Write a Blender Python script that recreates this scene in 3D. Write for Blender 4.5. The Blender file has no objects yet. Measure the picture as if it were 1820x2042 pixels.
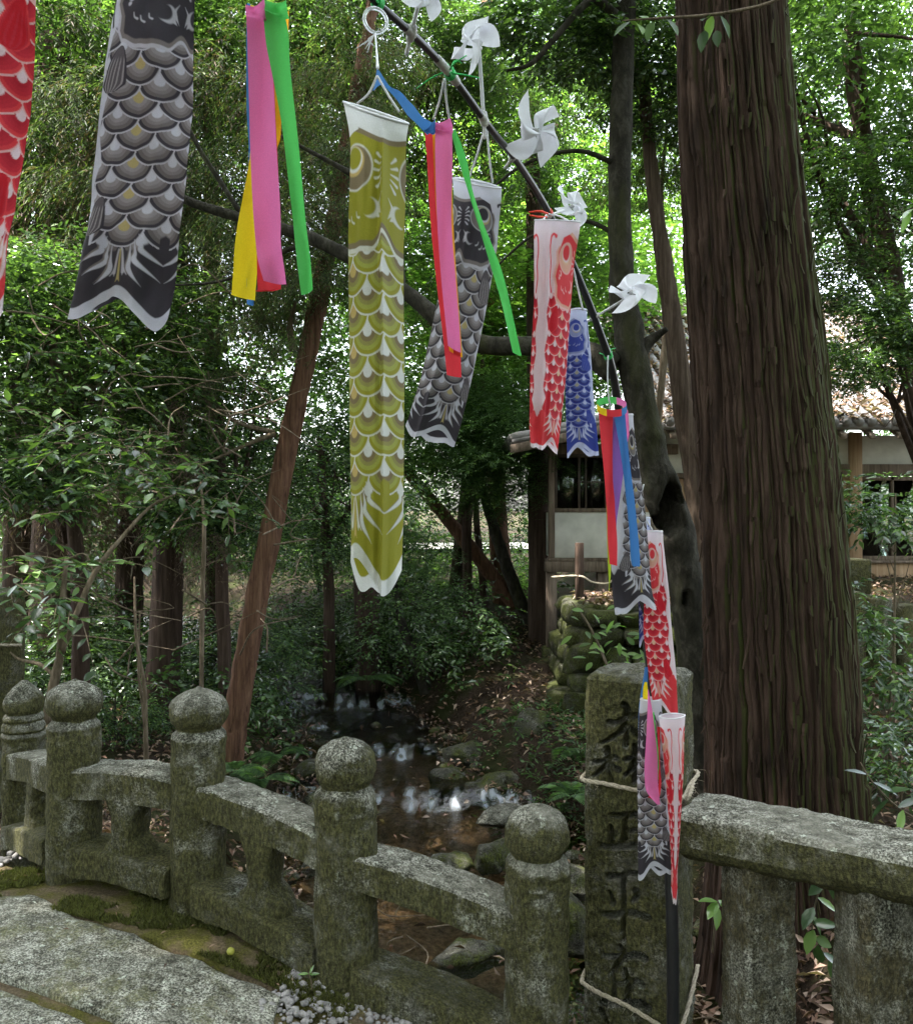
import bpy, math, random
import numpy as np
from mathutils import Vector, Matrix

# ------------------------------------------------------------------ camera, sky, sun, exposure
SC = bpy.context.scene
COL = SC.collection
EYE = 1.55
cam_d = bpy.data.cameras.new('camera')
cam = bpy.data.objects.new('camera', cam_d)
COL.objects.link(cam)
cam.location = (0, 0, EYE)
cam.rotation_euler = (math.radians(90), 0, 0)
cam_d.sensor_fit = 'HORIZONTAL'
cam_d.angle = 2 * math.atan(456 / 878)
cam_d.clip_start = 0.05
cam_d.clip_end = 500
SC.camera = cam

SUN_EL, SUN_AZ = 64.0, 252.0            # azimuth clockwise from +Y (the way the camera looks)
world = bpy.data.worlds.new('World')
SC.world = world
world.use_nodes = True
wn = world.node_tree
bg = wn.nodes['Background']
sky = wn.nodes.new('ShaderNodeTexSky')
sky.sky_type = 'NISHITA'
sky.sun_disc = False
sky.sun_elevation = math.radians(SUN_EL)
sky.sun_rotation = math.radians(SUN_AZ)
sky.air_density = 1.2
sky.dust_density = 3.0
sky.ozone_density = 0.6
hs = wn.nodes.new('ShaderNodeHueSaturation')       # hazy, milky sky
hs.inputs['Saturation'].default_value = 0.40
wn.links.new(sky.outputs[0], hs.inputs['Color'])
wn.links.new(hs.outputs[0], bg.inputs[0])
bg.inputs[1].default_value = 0.15

sun_d = bpy.data.lights.new('sun', 'SUN')
sun = bpy.data.objects.new('sun', sun_d)
COL.objects.link(sun)
sun_d.energy = 3.4
sun_d.angle = math.radians(0.55)
sun_d.color = (1.0, 0.95, 0.86)
_el, _az = math.radians(SUN_EL), math.radians(SUN_AZ)
SUNV = Vector((math.sin(_az) * math.cos(_el), math.cos(_az) * math.cos(_el), math.sin(_el)))
sun.rotation_euler = SUNV.to_track_quat('Z', 'Y').to_euler()

SC.view_settings.view_transform = 'Standard'
SC.view_settings.look = 'None'
SC.view_settings.exposure = 3.15
SC.view_settings.gamma = 1.0
SC.render.engine = 'CYCLES'
SC.cycles.use_denoising = True
SC.cycles.max_bounces = 6
SC.cycles.diffuse_bounces = 3
SC.cycles.glossy_bounces = 3
SC.cycles.transmission_bounces = 4
SC.cycles.transparent_max_bounces = 8
SC.cycles.caustics_reflective = False
SC.cycles.caustics_refractive = False

# ------------------------------------------------------------------ helpers
F = 1752.0


def P(x, y, d):
    """A point seen at (x, y) of the 1820 x 2041 photograph, d metres ahead."""
    return Vector(((x - 910) / F * d, d, EYE - (y - 1020.5) / F * d))


def tag(o, label=None, cat=None, group=None, kind=None):
    if label: o['label'] = label
    if cat: o['category'] = cat
    if group: o['group'] = group
    if kind: o['kind'] = kind
    return o


def empty(name, loc=(0, 0, 0), label=None, cat=None, group=None):
    o = bpy.data.objects.new(name, None)
    COL.objects.link(o)
    o.location = loc
    o.empty_display_size = 0.1
    return tag(o, label, cat, group)


def mk_mesh(name, V, Fc, col=None, smooth=False, mat=None, sharp=0):
    """V (n,3), Fc: (m,k) array or a list of such arrays; col (n,3) linear rgb per vertex."""
    me = bpy.data.meshes.new(name)
    V = np.asarray(V, dtype=np.float32)
    groups = Fc if isinstance(Fc, list) else [Fc]
    groups = [np.asarray(g, dtype=np.int32) for g in groups if len(g)]
    nl = sum(g.size for g in groups)
    npoly = sum(len(g) for g in groups)
    me.vertices.add(len(V))
    me.vertices.foreach_set('co', V.ravel())
    me.loops.add(nl)
    me.loops.foreach_set('vertex_index', np.concatenate([g.ravel() for g in groups]))
    me.polygons.add(npoly)
    starts, off = [], 0
    for g in groups:
        starts.append(off + np.arange(len(g)) * g.shape[1])
        off += g.size
    me.polygons.foreach_set('loop_start', np.concatenate(starts).astype(np.int32))
    if smooth:
        me.polygons.foreach_set('use_smooth', np.ones(npoly, dtype=bool))
    if col is not None:
        a = me.color_attributes.new('Col', 'FLOAT_COLOR', 'POINT')
        c = np.ones((len(V), 4), dtype=np.float32)
        c[:, :3] = col
        a.data.foreach_set('color', c.ravel())
    if mat: me.materials.append(mat)
    me.update(calc_edges=True)
    if sharp: me.set_sharp_from_angle(angle=math.radians(sharp))
    return me


def link(name, me, parent=None, loc=None):
    o = bpy.data.objects.new(name, me)
    COL.objects.link(o)
    if loc is not None: o.location = loc
    if parent is not None: o.parent = parent
    return o


def part(name, me, parent):
    """A child whose mesh is written in world coordinates."""
    o = link(name, me)
    o.parent = parent
    o.matrix_parent_inverse = Matrix.Translation(-Vector(parent.location)) if parent.type == 'EMPTY' or parent.parent is None else Matrix.Identity(4)
    return o


def joinm(*ms):
    Vs, Fs, off = [], {}, 0
    for V, Fc in ms:
        Vs.append(np.asarray(V, dtype=float))
        for g in (Fc if isinstance(Fc, list) else [Fc]):
            g = np.asarray(g)
            if len(g): Fs.setdefault(g.shape[1], []).append(g + off)
        off += len(V)
    return np.concatenate(Vs), [np.concatenate(v) for v in Fs.values()]


def _hash(ix, iy, iz, seed):
    h = (ix * 374761393 + iy * 668265263 + iz * 2147483647 + seed * 144665) & 0x7fffffff
    h = ((h ^ (h >> 13)) * 1274126177) & 0x7fffffff
    h = (h ^ (h >> 16)) & 0xffff
    return h / 65535.0


def vnoise(p, scale=1.0, seed=0):
    """Value noise in -1..1."""
    q = np.asarray(p, dtype=float) * scale
    i = np.floor(q).astype(np.int64)
    f = q - i
    f = f * f * (3 - 2 * f)
    out = 0
    for dx in (0, 1):
        wx = f[:, 0] if dx else 1 - f[:, 0]
        for dy in (0, 1):
            wy = f[:, 1] if dy else 1 - f[:, 1]
            for dz in (0, 1):
                wz = f[:, 2] if dz else 1 - f[:, 2]
                out = out + wx * wy * wz * _hash(i[:, 0] + dx, i[:, 1] + dy, i[:, 2] + dz, seed)
    return out * 2 - 1


def fbm(p, scale=1.0, seed=0, octs=3):
    r, a = 0, 1.0
    for k in range(octs):
        r = r + a * vnoise(p, scale * 2 ** k, seed + 7 * k)
        a *= 0.5
    return r


def spline(pts, n):
    """Catmull-Rom through pts (any dimension), n samples."""
    p = np.asarray(pts, dtype=float)
    if len(p) == 2:
        t = np.linspace(0, 1, n)[:, None]
        return p[0] * (1 - t) + p[1] * t
    p = np.vstack([2 * p[0] - p[1], p, 2 * p[-1] - p[-2]])
    m = len(p) - 3
    u = np.linspace(0, m - 1e-6, n)
    i = u.astype(int)
    t = (u - i)[:, None]
    a, b, c, d = p[i], p[i + 1], p[i + 2], p[i + 3]
    return 0.5 * (2 * b + (c - a) * t + (2 * a - 5 * b + 4 * c - d) * t ** 2 + (3 * b - 3 * c + d - a) * t ** 3)


def tube(pts, rad, n=24, seg=10, cap=True, rough=0.0, seed=0, rscale=3.0, spl=True, oval=None):
    c = spline(pts, n) if spl else np.asarray(pts, dtype=float)
    n = len(c)
    r = spline(np.asarray(rad, dtype=float)[:, None], n)[:, 0] if np.ndim(rad) else np.full(n, float(rad))
    tan = np.gradient(c, axis=0)
    tan /= np.linalg.norm(tan, axis=1)[:, None] + 1e-12
    ref = np.array([1.0, 0, 0]) if abs(tan[:, 0]).mean() < 0.8 else np.array([0, 1.0, 0])
    b = np.cross(tan, ref)
    b /= np.linalg.norm(b, axis=1)[:, None] + 1e-12
    a = np.cross(b, tan)
    th = np.arange(seg) / seg * 2 * math.pi
    V = c[:, None, :] + r[:, None, None] * (np.cos(th)[None, :, None] * a[:, None, :] + np.sin(th)[None, :, None] * b[:, None, :])
    V = V.reshape(-1, 3)
    if rough:
        cc = np.repeat(c, seg, axis=0)
        V = cc + (V - cc) * (1 + rough * fbm(V, rscale / max(r.max(), 1e-3) * 0.3, seed))[:, None]
    i, j = np.meshgrid(np.arange(n - 1), np.arange(seg), indexing='ij')
    j2 = (j + 1) % seg
    Q = np.stack([i * seg + j, i * seg + j2, (i + 1) * seg + j2, (i + 1) * seg + j], -1).reshape(-1, 4)
    if not cap: return V, [Q]
    V = np.vstack([V, c[0], c[-1]])
    k = np.arange(seg)
    T = np.vstack([np.stack([np.full(seg, n * seg), (k + 1) % seg, k], -1),
                   np.stack([np.full(seg, n * seg + 1), (n - 1) * seg + k, (n - 1) * seg + (k + 1) % seg], -1)])
    return V, [Q, T]


def grid_faces(n, m, wrap=False):
    i, j = np.meshgrid(np.arange(n - 1), np.arange(m if wrap else m - 1), indexing='ij')
    j2 = (j + 1) % m
    return np.stack([i * m + j, i * m + j2, (i + 1) * m + j2, (i + 1) * m + j], -1).reshape(-1, 4)


def box(cx, cy, cz, sx, sy, sz, rot=0.0, bev=0.0):
    """Box of full sizes about a centre, with an optional bevel (24-vertex chamfer box)."""
    if bev <= 0:
        V = np.array([(x, y, z) for z in (-.5, .5) for y in (-.5, .5) for x in (-.5, .5)]) * (sx, sy, sz)
        Q = np.array([(0, 2, 3, 1), (4, 5, 7, 6), (0, 1, 5, 4), (2, 6, 7, 3), (0, 4, 6, 2), (1, 3, 7, 5)])
        Fs = [Q]
    else:
        V, idx = [], {}
        h = np.array([sx, sy, sz]) / 2
        for s in [(x, y, z) for x in (-1, 1) for y in (-1, 1) for z in (-1, 1)]:
            for ax in range(3):
                v = np.array(s) * (h - bev)
                v[ax] = s[ax] * h[ax]
                idx[s, ax] = len(V)
                V.append(v)
        Q, T = [], []
        for ax in range(3):
            o = [k for k in range(3) if k != ax]
            for sg in (-1, 1):
                f = []
                for a, b in ((-1, -1), (1, -1), (1, 1), (-1, 1)):
                    s = [0, 0, 0]; s[ax] = sg; s[o[0]] = a; s[o[1]] = b
                    f.append(idx[tuple(s), ax])
                Q.append(f)
        for ax in range(3):
            o = [k for k in range(3) if k != ax]
            for a in (-1, 1):
                for b in (-1, 1):
                    s1 = [0, 0, 0]; s1[o[0]] = a; s1[o[1]] = b; s2 = list(s1); s1[ax] = -1; s2[ax] = 1
                    Q.append([idx[tuple(s1), o[0]], idx[tuple(s2), o[0]], idx[tuple(s2), o[1]], idx[tuple(s1), o[1]]])
        for s in [(x, y, z) for x in (-1, 1) for y in (-1, 1) for z in (-1, 1)]:
            T.append([idx[s, 0], idx[s, 1], idx[s, 2]])
        V = np.array(V)
        Fs = [np.array(Q), np.array(T)]
        # outward winding
        for g in Fs:
            for k, f in enumerate(g):
                p = V[f]
                nn = np.cross(p[1] - p[0], p[2] - p[0])
                if nn @ p.mean(0) < 0: g[k] = f[::-1]
    c, s = math.cos(rot), math.sin(rot)
    V = V @ np.array([[c, s, 0], [-s, c, 0], [0, 0, 1]]) + (cx, cy, cz)
    return V, Fs


def ico(sub=2):
    import bmesh
    bm = bmesh.new()
    bmesh.ops.create_icosphere(bm, subdivisions=sub, radius=1.0)
    V = np.array([v.co[:] for v in bm.verts])
    T = np.array([[v.index for v in f.verts] for f in bm.faces])
    bm.free()
    return V, T


ICO1, ICO2, ICO3, ICO4 = ico(1), ico(2), ico(3), ico(4)


def boulder(rng, size, seed, base=ICO3, amp=0.28, square=0.0, cuts=0):
    V, T = base
    V = V.copy()
    if square: V = np.sign(V) * np.abs(V) ** (1 - square)
    V = V * (1 + amp * fbm(V, 1.3, seed, 3) * 0.6)[:, None]
    rp = np.random.default_rng(int(seed) + 5)
    for _ in range(cuts):               # split faces
        nn = rp.normal(size=3); nn /= np.linalg.norm(nn)
        h = V @ nn
        lim = rp.uniform(0.55, 0.85) * h.max()
        V = V - np.where(h > lim, (h - lim) * 0.92, 0)[:, None] * nn
    if cuts: V = V * (1 + 0.035 * fbm(V, 5.0, seed + 3, 3))[:, None]
    return V * np.asarray(size), [T]


def xf(m, loc=(0, 0, 0), rz=0.0, s=1.0):
    V, Fc = m
    c, n = math.cos(rz), math.sin(rz)
    return V * s @ np.array([[c, n, 0], [-n, c, 0], [0, 0, 1]]) + np.asarray(loc, dtype=float), Fc


def smooth01(a, b, x):
    t = np.clip((x - a) / (b - a), 0, 1)
    return t * t * (3 - 2 * t)


# ------------------------------------------------------------------ materials
class N:
    """Small node-graph writer."""
    def __init__(self, name):
        self.m = bpy.data.materials.new(name)
        self.m.use_nodes = True
        self.t = self.m.node_tree
        self.t.nodes.clear()
        self.out = self.t.nodes.new('ShaderNodeOutputMaterial')

    def n(self, typ, **kw):
        nd = self.t.nodes.new(typ)
        for k, v in kw.items(): setattr(nd, k, v)
        return nd

    def put(self, sock, v):
        if v is None: return
        if hasattr(v, 'is_output'): self.t.links.new(v, sock)
        elif isinstance(v, (tuple, list)) and len(v) == 3 and sock.type == 'RGBA': sock.default_value = (*v, 1)
        else: sock.default_value = v

    def math(self, op, a, b=0.0, c=None, clamp=False):
        nd = self.n('ShaderNodeMath', operation=op, use_clamp=clamp)
        self.put(nd.inputs[0], a); self.put(nd.inputs[1], b)
        if c is not None: self.put(nd.inputs[2], c)
        return nd.outputs[0]

    def pos(self):
        return self.n('ShaderNodeNewGeometry').outputs['Position']

    def normal_z(self):
        s = self.n('ShaderNodeSeparateXYZ')
        self.put(s.inputs[0], self.n('ShaderNodeNewGeometry').outputs['Normal'])
        return s.outputs[2]

    def scaled(self, vec, sc):
        nd = self.n('ShaderNodeVectorMath', operation='MULTIPLY')
        self.put(nd.inputs[0], vec); nd.inputs[1].default_value = sc
        return nd.outputs[0]

    def noise(self, vec, scale, detail=3.0, rough=0.55, dist=0.0):
        nd = self.n('ShaderNodeTexNoise')
        self.put(nd.inputs['Vector'], vec)
        nd.inputs['Scale'].default_value = scale
        nd.inputs['Detail'].default_value = detail
        nd.inputs['Roughness'].default_value = rough
        nd.inputs['Distortion'].default_value = dist
        return nd.outputs[0]

    def ramp(self, fac, stops, interp='LINEAR'):
        nd = self.n('ShaderNodeValToRGB')
        nd.color_ramp.interpolation = interp
        e = nd.color_ramp.elements
        while len(e) < len(stops): e.new(0.5)
        for el, (p, c) in zip(e, stops):
            el.position = p
            el.color = (*c, 1) if isinstance(c, tuple) else (c, c, c, 1)
        self.put(nd.inputs[0], fac)
        return nd.outputs[0]

    def mix(self, fac, a, b, blend='MIX'):
        nd = self.n('ShaderNodeMix', data_type='RGBA', blend_type=blend)
        self.put(nd.inputs[0], fac); self.put(nd.inputs[6], a); self.put(nd.inputs[7], b)
        return nd.outputs[2]

    def bump(self, h, strength=0.5, dist=0.01, base=None):
        nd = self.n('ShaderNodeBump')
        nd.inputs['Strength'].default_value = strength
        nd.inputs['Distance'].default_value = dist
        self.put(nd.inputs['Height'], h)
        if base is not None: self.put(nd.inputs['Normal'], base)
        return nd.outputs[0]

    def attr(self, name='Col'):
        return self.n('ShaderNodeAttribute', attribute_name=name).outputs['Color']

    def bsdf(self, col, rough=0.8, spec=0.3, normal=None, **kw):
        nd = self.n('ShaderNodeBsdfPrincipled')
        self.put(nd.inputs['Base Color'], col)
        self.put(nd.inputs['Roughness'], rough)
        self.put(nd.inputs['Specular IOR Level'], spec)
        if normal is not None: self.put(nd.inputs['Normal'], normal)
        for k, v in kw.items(): self.put(nd.inputs[k], v)
        return nd.outputs[0]

    def done(self, sh):
        self.t.links.new(sh, self.out.inputs['Surface'])
        return self.m


def m_stone(name, moss=0.5, tone=1.0, mossc=(0.062, 0.060, 0.023), up=0.0, blot=0.75):
    k = N(name)
    p = k.pos()
    sp = k.noise(p, 150, 2, 0.75)
    base = k.ramp(sp, [(0.36, (0.07 * tone, 0.07 * tone, 0.055 * tone)), (0.48, (0.24 * tone, 0.235 * tone, 0.20 * tone)), (0.60, (0.66 * tone, 0.65 * tone, 0.57 * tone))])
    big = k.noise(p, 6.5, 4, 0.62)
    stain = k.ramp(k.noise(p, 17, 5, 0.7), [(0.35, (0.40, 0.40, 0.36)), (0.6, (1.0, 1.0, 0.98))])
    base = k.mix(1.0, base, stain, 'MULTIPLY')
    drip = k.ramp(k.noise(k.scaled(p, (1, 1, 0.10)), 26, 4, 0.65), [(0.40, (0.30, 0.29, 0.25)), (0.56, (1.0, 1.0, 1.0))])
    base = k.mix(0.75, base, k.mix(1.0, base, drip, 'MULTIPLY'))
    flat = k.ramp(k.noise(p, 4.5, 3, 0.6), [(0.42, 0.0), (0.62, blot)])
    base = k.mix(flat, base, k.mix(1.0, k.ramp(k.noise(p, 40, 3, 0.6), [(0.35, (0.17 * tone, 0.165 * tone, 0.135 * tone)), (0.65, (0.33 * tone, 0.32 * tone, 0.27 * tone))]), stain, 'MULTIPLY'))
    lich = k.ramp(k.noise(p, 22, 5, 0.7), [(0.615, 0.0), (0.635, 0.9)])
    base = k.mix(lich, base, k.ramp(sp, [(0.35, (0.30 * tone, 0.32 * tone, 0.26 * tone)), (0.6, (0.62 * tone, 0.64 * tone, 0.54 * tone))]))
    fine = k.noise(p, 55, 4, 0.7)
    mm = k.math('ADD', k.math('MULTIPLY', big, 0.72), k.math('MULTIPLY', fine, 0.28))
    if up:
        mm = k.math('SUBTRACT', mm, k.math('MULTIPLY', k.normal_z(), up))
    mask = k.ramp(mm, [(0.62 - 0.3 * moss, 0.0), (0.76 - 0.3 * moss, 0.92)])
    mcol = k.ramp(k.noise(k.scaled(p, (1, 1, 0.45)), 110, 3, 0.75), [(0.34, tuple(c * 0.35 for c in mossc)), (0.5, mossc), (0.66, tuple(min(1, c * 2.1) for c in mossc))])
    col = k.mix(mask, base, mcol)
    h = k.math('ADD', k.math('MULTIPLY', sp, 0.5), k.math('MULTIPLY', k.noise(p, 90, 4, 0.7), 0.9))
    h = k.math('ADD', h, k.math('MULTIPLY', mask, 0.5))
    return k.done(k.bsdf(col, 0.92, 0.15, k.bump(h, 1.0, 0.012)))


def m_bark(name, a, b, c, zs=0.12, scale=28, moss=None, moss_x=None, rough=0.9, bs=0.9):
    k = N(name)
    p = k.pos()
    st = k.scaled(p, (1, 1, zs))
    n1 = k.noise(st, scale, 5, 0.7, 0.4)
    col = k.ramp(n1, [(0.3, a), (0.5, b), (0.72, c)])
    if moss:
        mk = k.noise(k.scaled(p, (1, 1, 0.25)), 5.0, 4, 0.6)
        if moss_x is not None:
            s = k.n('ShaderNodeSeparateXYZ')
            k.put(s.inputs[0], k.n('ShaderNodeNewGeometry').outputs['Normal'])
            mk = k.math('ADD', mk, k.math('MULTIPLY', s.outputs[0], moss_x))
        col = k.mix(k.ramp(mk, [(0.55, 0.0), (0.78, 0.8)]), col, moss)
    h = k.math('ADD', n1, k.math('MULTIPLY', k.noise(st, scale * 3.5, 3, 0.7), 0.5))
    return k.done(k.bsdf(col, rough, 0.15, k.bump(h, bs, 0.012)))


def m_leaf(name, gloss=0.35, trans=0.45, spec=0.5):
    k = N(name)
    c0 = k.n('ShaderNodeHueSaturation')
    c0.inputs['Saturation'].default_value = 0.84
    k.put(c0.inputs['Color'], k.attr())
    c = c0.outputs[0]
    nd = k.noise(k.pos(), 9, 2, 0.5)
    c = k.mix(0.35, c, k.mix(1.0, c, k.ramp(nd, [(0.3, 0.5), (0.7, 1.5)]), 'MULTIPLY'))
    b = k.bsdf(c, gloss, spec)
    t = k.n('ShaderNodeBsdfTranslucent')
    k.put(t.inputs[0], k.mix(1.0, c, (1.3, 1.55, 0.55), 'MULTIPLY'))
    mx = k.n('ShaderNodeMixShader')
    mx.inputs[0].default_value = trans
    k.t.links.new(b, mx.inputs[1]); k.t.links.new(t.outputs[0], mx.inputs[2])
    return k.done(mx.outputs[0])


def m_plain(name, col, rough=0.6, spec=0.4, var=0.25, scale=40, bump=0.0, **kw):
    k = N(name)
    p = k.pos()
    nz = k.noise(p, scale, 4, 0.6)
    lo = tuple(c * (1 - var) for c in col); hi = tuple(min(1, c * (1 + var)) for c in col)
    cc = k.ramp(nz, [(0.3, lo), (0.7, hi)])
    nn = k.bump(k.noise(p, scale * 4, 3, 0.6), bump, 0.003) if bump else None
    return k.done(k.bsdf(cc, rough, spec, nn, **kw))


def m_cloth(name, attr=True, col=(1, 1, 1), trans=0.42):
    k = N(name)
    c = k.attr() if attr else k.mix(0.0, col, col)
    wv = k.noise(k.pos(), 900, 1, 0.5)
    c = k.mix(1.0, c, k.ramp(wv, [(0.3, 0.86), (0.7, 1.0)]), 'MULTIPLY')
    nrm = k.bump(k.noise(k.scaled(k.pos(), (1, 1, 0.35)), 42, 4, 0.55), 0.4, 0.006)
    d = k.bsdf(c, 0.75, 0.2, nrm)
    t = k.n('ShaderNodeBsdfTranslucent')
    k.put(t.inputs[0], c)
    mx = k.n('ShaderNodeMixShader')
    mx.inputs[0].default_value = trans
    k.t.links.new(d, mx.inputs[1]); k.t.links.new(t.outputs[0], mx.inputs[2])
    return k.done(mx.outputs[0])


M = {}
M['stone'] = m_stone('mossy granite', 0.84, 0.62)
M['stone_post'] = m_stone('mossy granite of the posts', 0.90, 0.80, up=0.30)
M['stone_pillar'] = m_stone('mossy granite of the pillar', 0.84, 0.56, up=0.12)
M['stone_rail'] = m_stone('lichen granite of the rail', 0.86, 0.90, up=0.34)
M['stone_baluster'] = m_stone('weathered granite of the balusters', 0.60, 0.86, (0.070, 0.060, 0.030))
M['slab'] = m_stone('weathered slab granite', 0.40, 1.12, (0.15, 0.148, 0.075), blot=0.25)
M['boulder'] = m_stone('stream boulder', 0.55, 0.34, (0.05, 0.06, 0.012))
M['wallstone'] = m_stone('retaining wall stone', 0.8, 0.36, (0.042, 0.05, 0.012))
M['bark_big'] = m_bark('cypress bark', (0.009, 0.006, 0.0046), (0.034, 0.0205, 0.0145), (0.076, 0.049, 0.037), 0.12, 18, (0.036, 0.043, 0.010), 0.60, bs=0.6)
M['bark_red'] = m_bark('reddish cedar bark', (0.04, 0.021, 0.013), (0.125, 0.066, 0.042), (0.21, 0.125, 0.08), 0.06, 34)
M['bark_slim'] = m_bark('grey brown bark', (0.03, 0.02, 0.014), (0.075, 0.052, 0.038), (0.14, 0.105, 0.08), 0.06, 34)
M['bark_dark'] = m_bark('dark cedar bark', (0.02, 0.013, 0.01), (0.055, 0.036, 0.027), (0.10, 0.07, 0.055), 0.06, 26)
M['bark_moss'] = m_bark('dark mossy bark', (0.012, 0.011, 0.008), (0.03, 0.027, 0.02), (0.07, 0.066, 0.052), 0.5, 18, (0.05, 0.055, 0.018), 0.0)
M['twig'] = m_bark('pale twig bark', (0.06, 0.045, 0.03), (0.14, 0.11, 0.075), (0.25, 0.2, 0.15), 0.2, 30)
M['leaf'] = m_leaf('leaf', 0.42, 0.5, 0.4)
M['leaf_gloss'] = m_leaf('glossy leaf', 0.24, 0.32, 0.75)
M['needle'] = m_leaf('conifer spray', 0.6, 0.35, 0.2)
M['litter'] = m_leaf('dead leaf', 0.7, 0.15, 0.2)
M['cloth'] = m_cloth('printed cloth')
M['white_sheet'] = m_cloth('white sheet', False, (0.78, 0.79, 0.84), 0.3)
M['cord'] = m_plain('white cord', (0.66, 0.67, 0.7), 0.8, 0.2, 0.1)
M['rope'] = m_plain('straw rope', (0.40, 0.35, 0.27), 0.95, 0.1, 0.35, 160, 0.6)
M['pole'] = m_plain('black pole', (0.014, 0.014, 0.016), 0.38, 0.5, 0.2)
M['tape'] = m_plain('grey tape', (0.42, 0.42, 0.40), 0.45, 0.4, 0.3, 60)
M['green_tie'] = m_plain('green tie', (0.03, 0.45, 0.1), 0.5)
M['red_tie'] = m_plain('red tie', (0.75, 0.05, 0.02), 0.5)
# ------------------------------------------------------------------ terrain, stream, deck
def _interp(y, tab):
    t = np.asarray(tab, dtype=float)
    return np.interp(y, t[:, 0], t[:, 1])


STREAM = [(1.5, 0.05), (3.0, 0.0), (4.4, -0.05), (5.6, -0.05), (6.5, -0.15), (7.6, -0.62), (8.6, -0.85), (10.3, -1.95), (11.6, -2.7), (14, -4.6), (18, -7.0)]
SWID = [(1.5, 1.0), (4.5, 1.0), (6.0, 0.95), (6.9, 0.75), (7.8, 0.55), (8.6, 0.62), (9.5, 0.75), (10.5, 0.9), (14, 0.9)]
WATER = [(2, -0.82), (6.9, -0.80), (7.15, -0.70), (7.9, -0.68), (8.15, -0.60), (9.4, -0.58), (9.7, -0.46), (12, -0.42), (18, -0.3)]
LEFT_H = [(0, -0.02), (4.2, -0.06), (5.5, -0.42), (8, -0.42), (12, -0.12), (18, 0.25), (30, 0.55), (60, 1.6)]
RIGHT_H = [(0, -0.2), (4, -0.3), (6.5, -0.30), (8.0, -0.30), (12, 0.1), (18, 0.3), (30, 0.55), (60, 1.6)]


def ground(x, y):
    x = np.asarray(x, dtype=float); y = np.asarray(y, dtype=float)
    xs, w = _interp(y, STREAM), _interp(y, SWID)
    bed = _interp(y, WATER) - 0.20
    L = _interp(y, LEFT_H) + 0.05 * np.clip(-x - 3, 0, 30)
    R = _interp(y, RIGHT_H)
    # the right bank climbs to the building
    R = R + smooth01(1.6, 3.0, x) * smooth01(3.2, 5.2, y) * (0.12 + 0.30 * np.clip(y - 5.2, 0, 2.6)) * smooth01(20, 12, y)
    dl, dr = xs - w - x, x - (xs + w)
    z = np.where(dl > 0, bed + (L - bed) * smooth01(-0.05, 0.9, dl), bed)
    z = np.where(dr > 0, bed + (R - bed) * smooth01(-0.05, 0.8, dr), z)
    mid = np.minimum(np.abs(x - xs) / w, 1)
    z = np.where((dl <= 0) & (dr <= 0), bed - 0.08 * (1 - mid ** 2), z)
    return z


def ground1(x, y):
    return float(ground(np.array([x]), np.array([y]))[0])


ys = np.concatenate([np.arange(2.2, 13, 0.07), np.arange(13, 30, 0.5), np.arange(30, 131, 10)])
nx = 220
rows = []
for y in ys:
    half = max(9.0, 1.1 * y + 4)
    u = np.linspace(-1, 1, nx)
    xs_ = np.sign(u) * (np.abs(u) ** 1.7) * half
    rows.append(np.stack([xs_, np.full(nx, y), np.zeros(nx)], -1))
G = np.concatenate(rows)
G[:, 2] = ground(G[:, 0], G[:, 1]) + 0.035 * fbm(G, 2.2, 3, 4) + 0.02 * fbm(G, 9, 8, 2)

k = N('forest floor')
p = k.pos()
c = k.ramp(k.noise(p, 60, 5, 0.75), [(0.3, (0.016, 0.012, 0.008)), (0.5, (0.045, 0.032, 0.022)), (0.7, (0.10, 0.07, 0.05))])
c = k.mix(k.ramp(k.noise(p, 2.0, 4, 0.65), [(0.45, 0.0), (0.60, 0.8)]), c, (0.032, 0.042, 0.012))
s_ = k.n('ShaderNodeSeparateXYZ')
k.put(s_.inputs[0], p)
bed = k.n('ShaderNodeMapRange')
k.put(bed.inputs[0], s_.outputs[2])
for i_, v_ in ((1, -0.78), (2, -0.92), (3, 0.0), (4, 1.0)): bed.inputs[i_].default_value = v_
c = k.mix(bed.outputs[0], c, k.ramp(k.noise(p, 25, 4, 0.7), [(0.35, (0.085, 0.066, 0.047)), (0.65, (0.27, 0.215, 0.155))]))
M['floor'] = k.done(k.bsdf(c, 0.95, 0.1, k.bump(k.noise(p, 70, 5, 0.75), 1.0, 0.03)))
g = link('ground', mk_mesh('ground', G, grid_faces(len(ys), nx), smooth=True, mat=M['floor']))
tag(g, 'brown leaf-strewn forest floor with stream banks', None, None, 'structure')

# near ground under the viewer, behind the deck
V, Fc = box(2.5, -3.0, -0.78, 19, 11.0, 1.0)
o = link('bank_ground', mk_mesh('bank_ground', V, Fc, mat=M['floor']))
tag(o, 'earth bank on the near side of the bridge', None, None, 'structure')

# pale sunlit lane far behind the trees
yy = np.linspace(24, 27, 8)
xx = np.linspace(-3.5, 12, 60)
XX, YY = np.meshgrid(xx, yy)
YY = YY + 0.04 * XX
LV = np.stack([XX.ravel(), YY.ravel(), ground(XX.ravel(), YY.ravel()) + 0.12], -1)
o = link('lane', mk_mesh('lane', LV, grid_faces(8, 60), mat=m_plain('pale gravel lane', (0.55, 0.53, 0.49), 0.95, 0.1, 0.15, 9)))
tag(o, 'pale sunlit gravel lane far behind the trees', None, None, 'structure')

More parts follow.
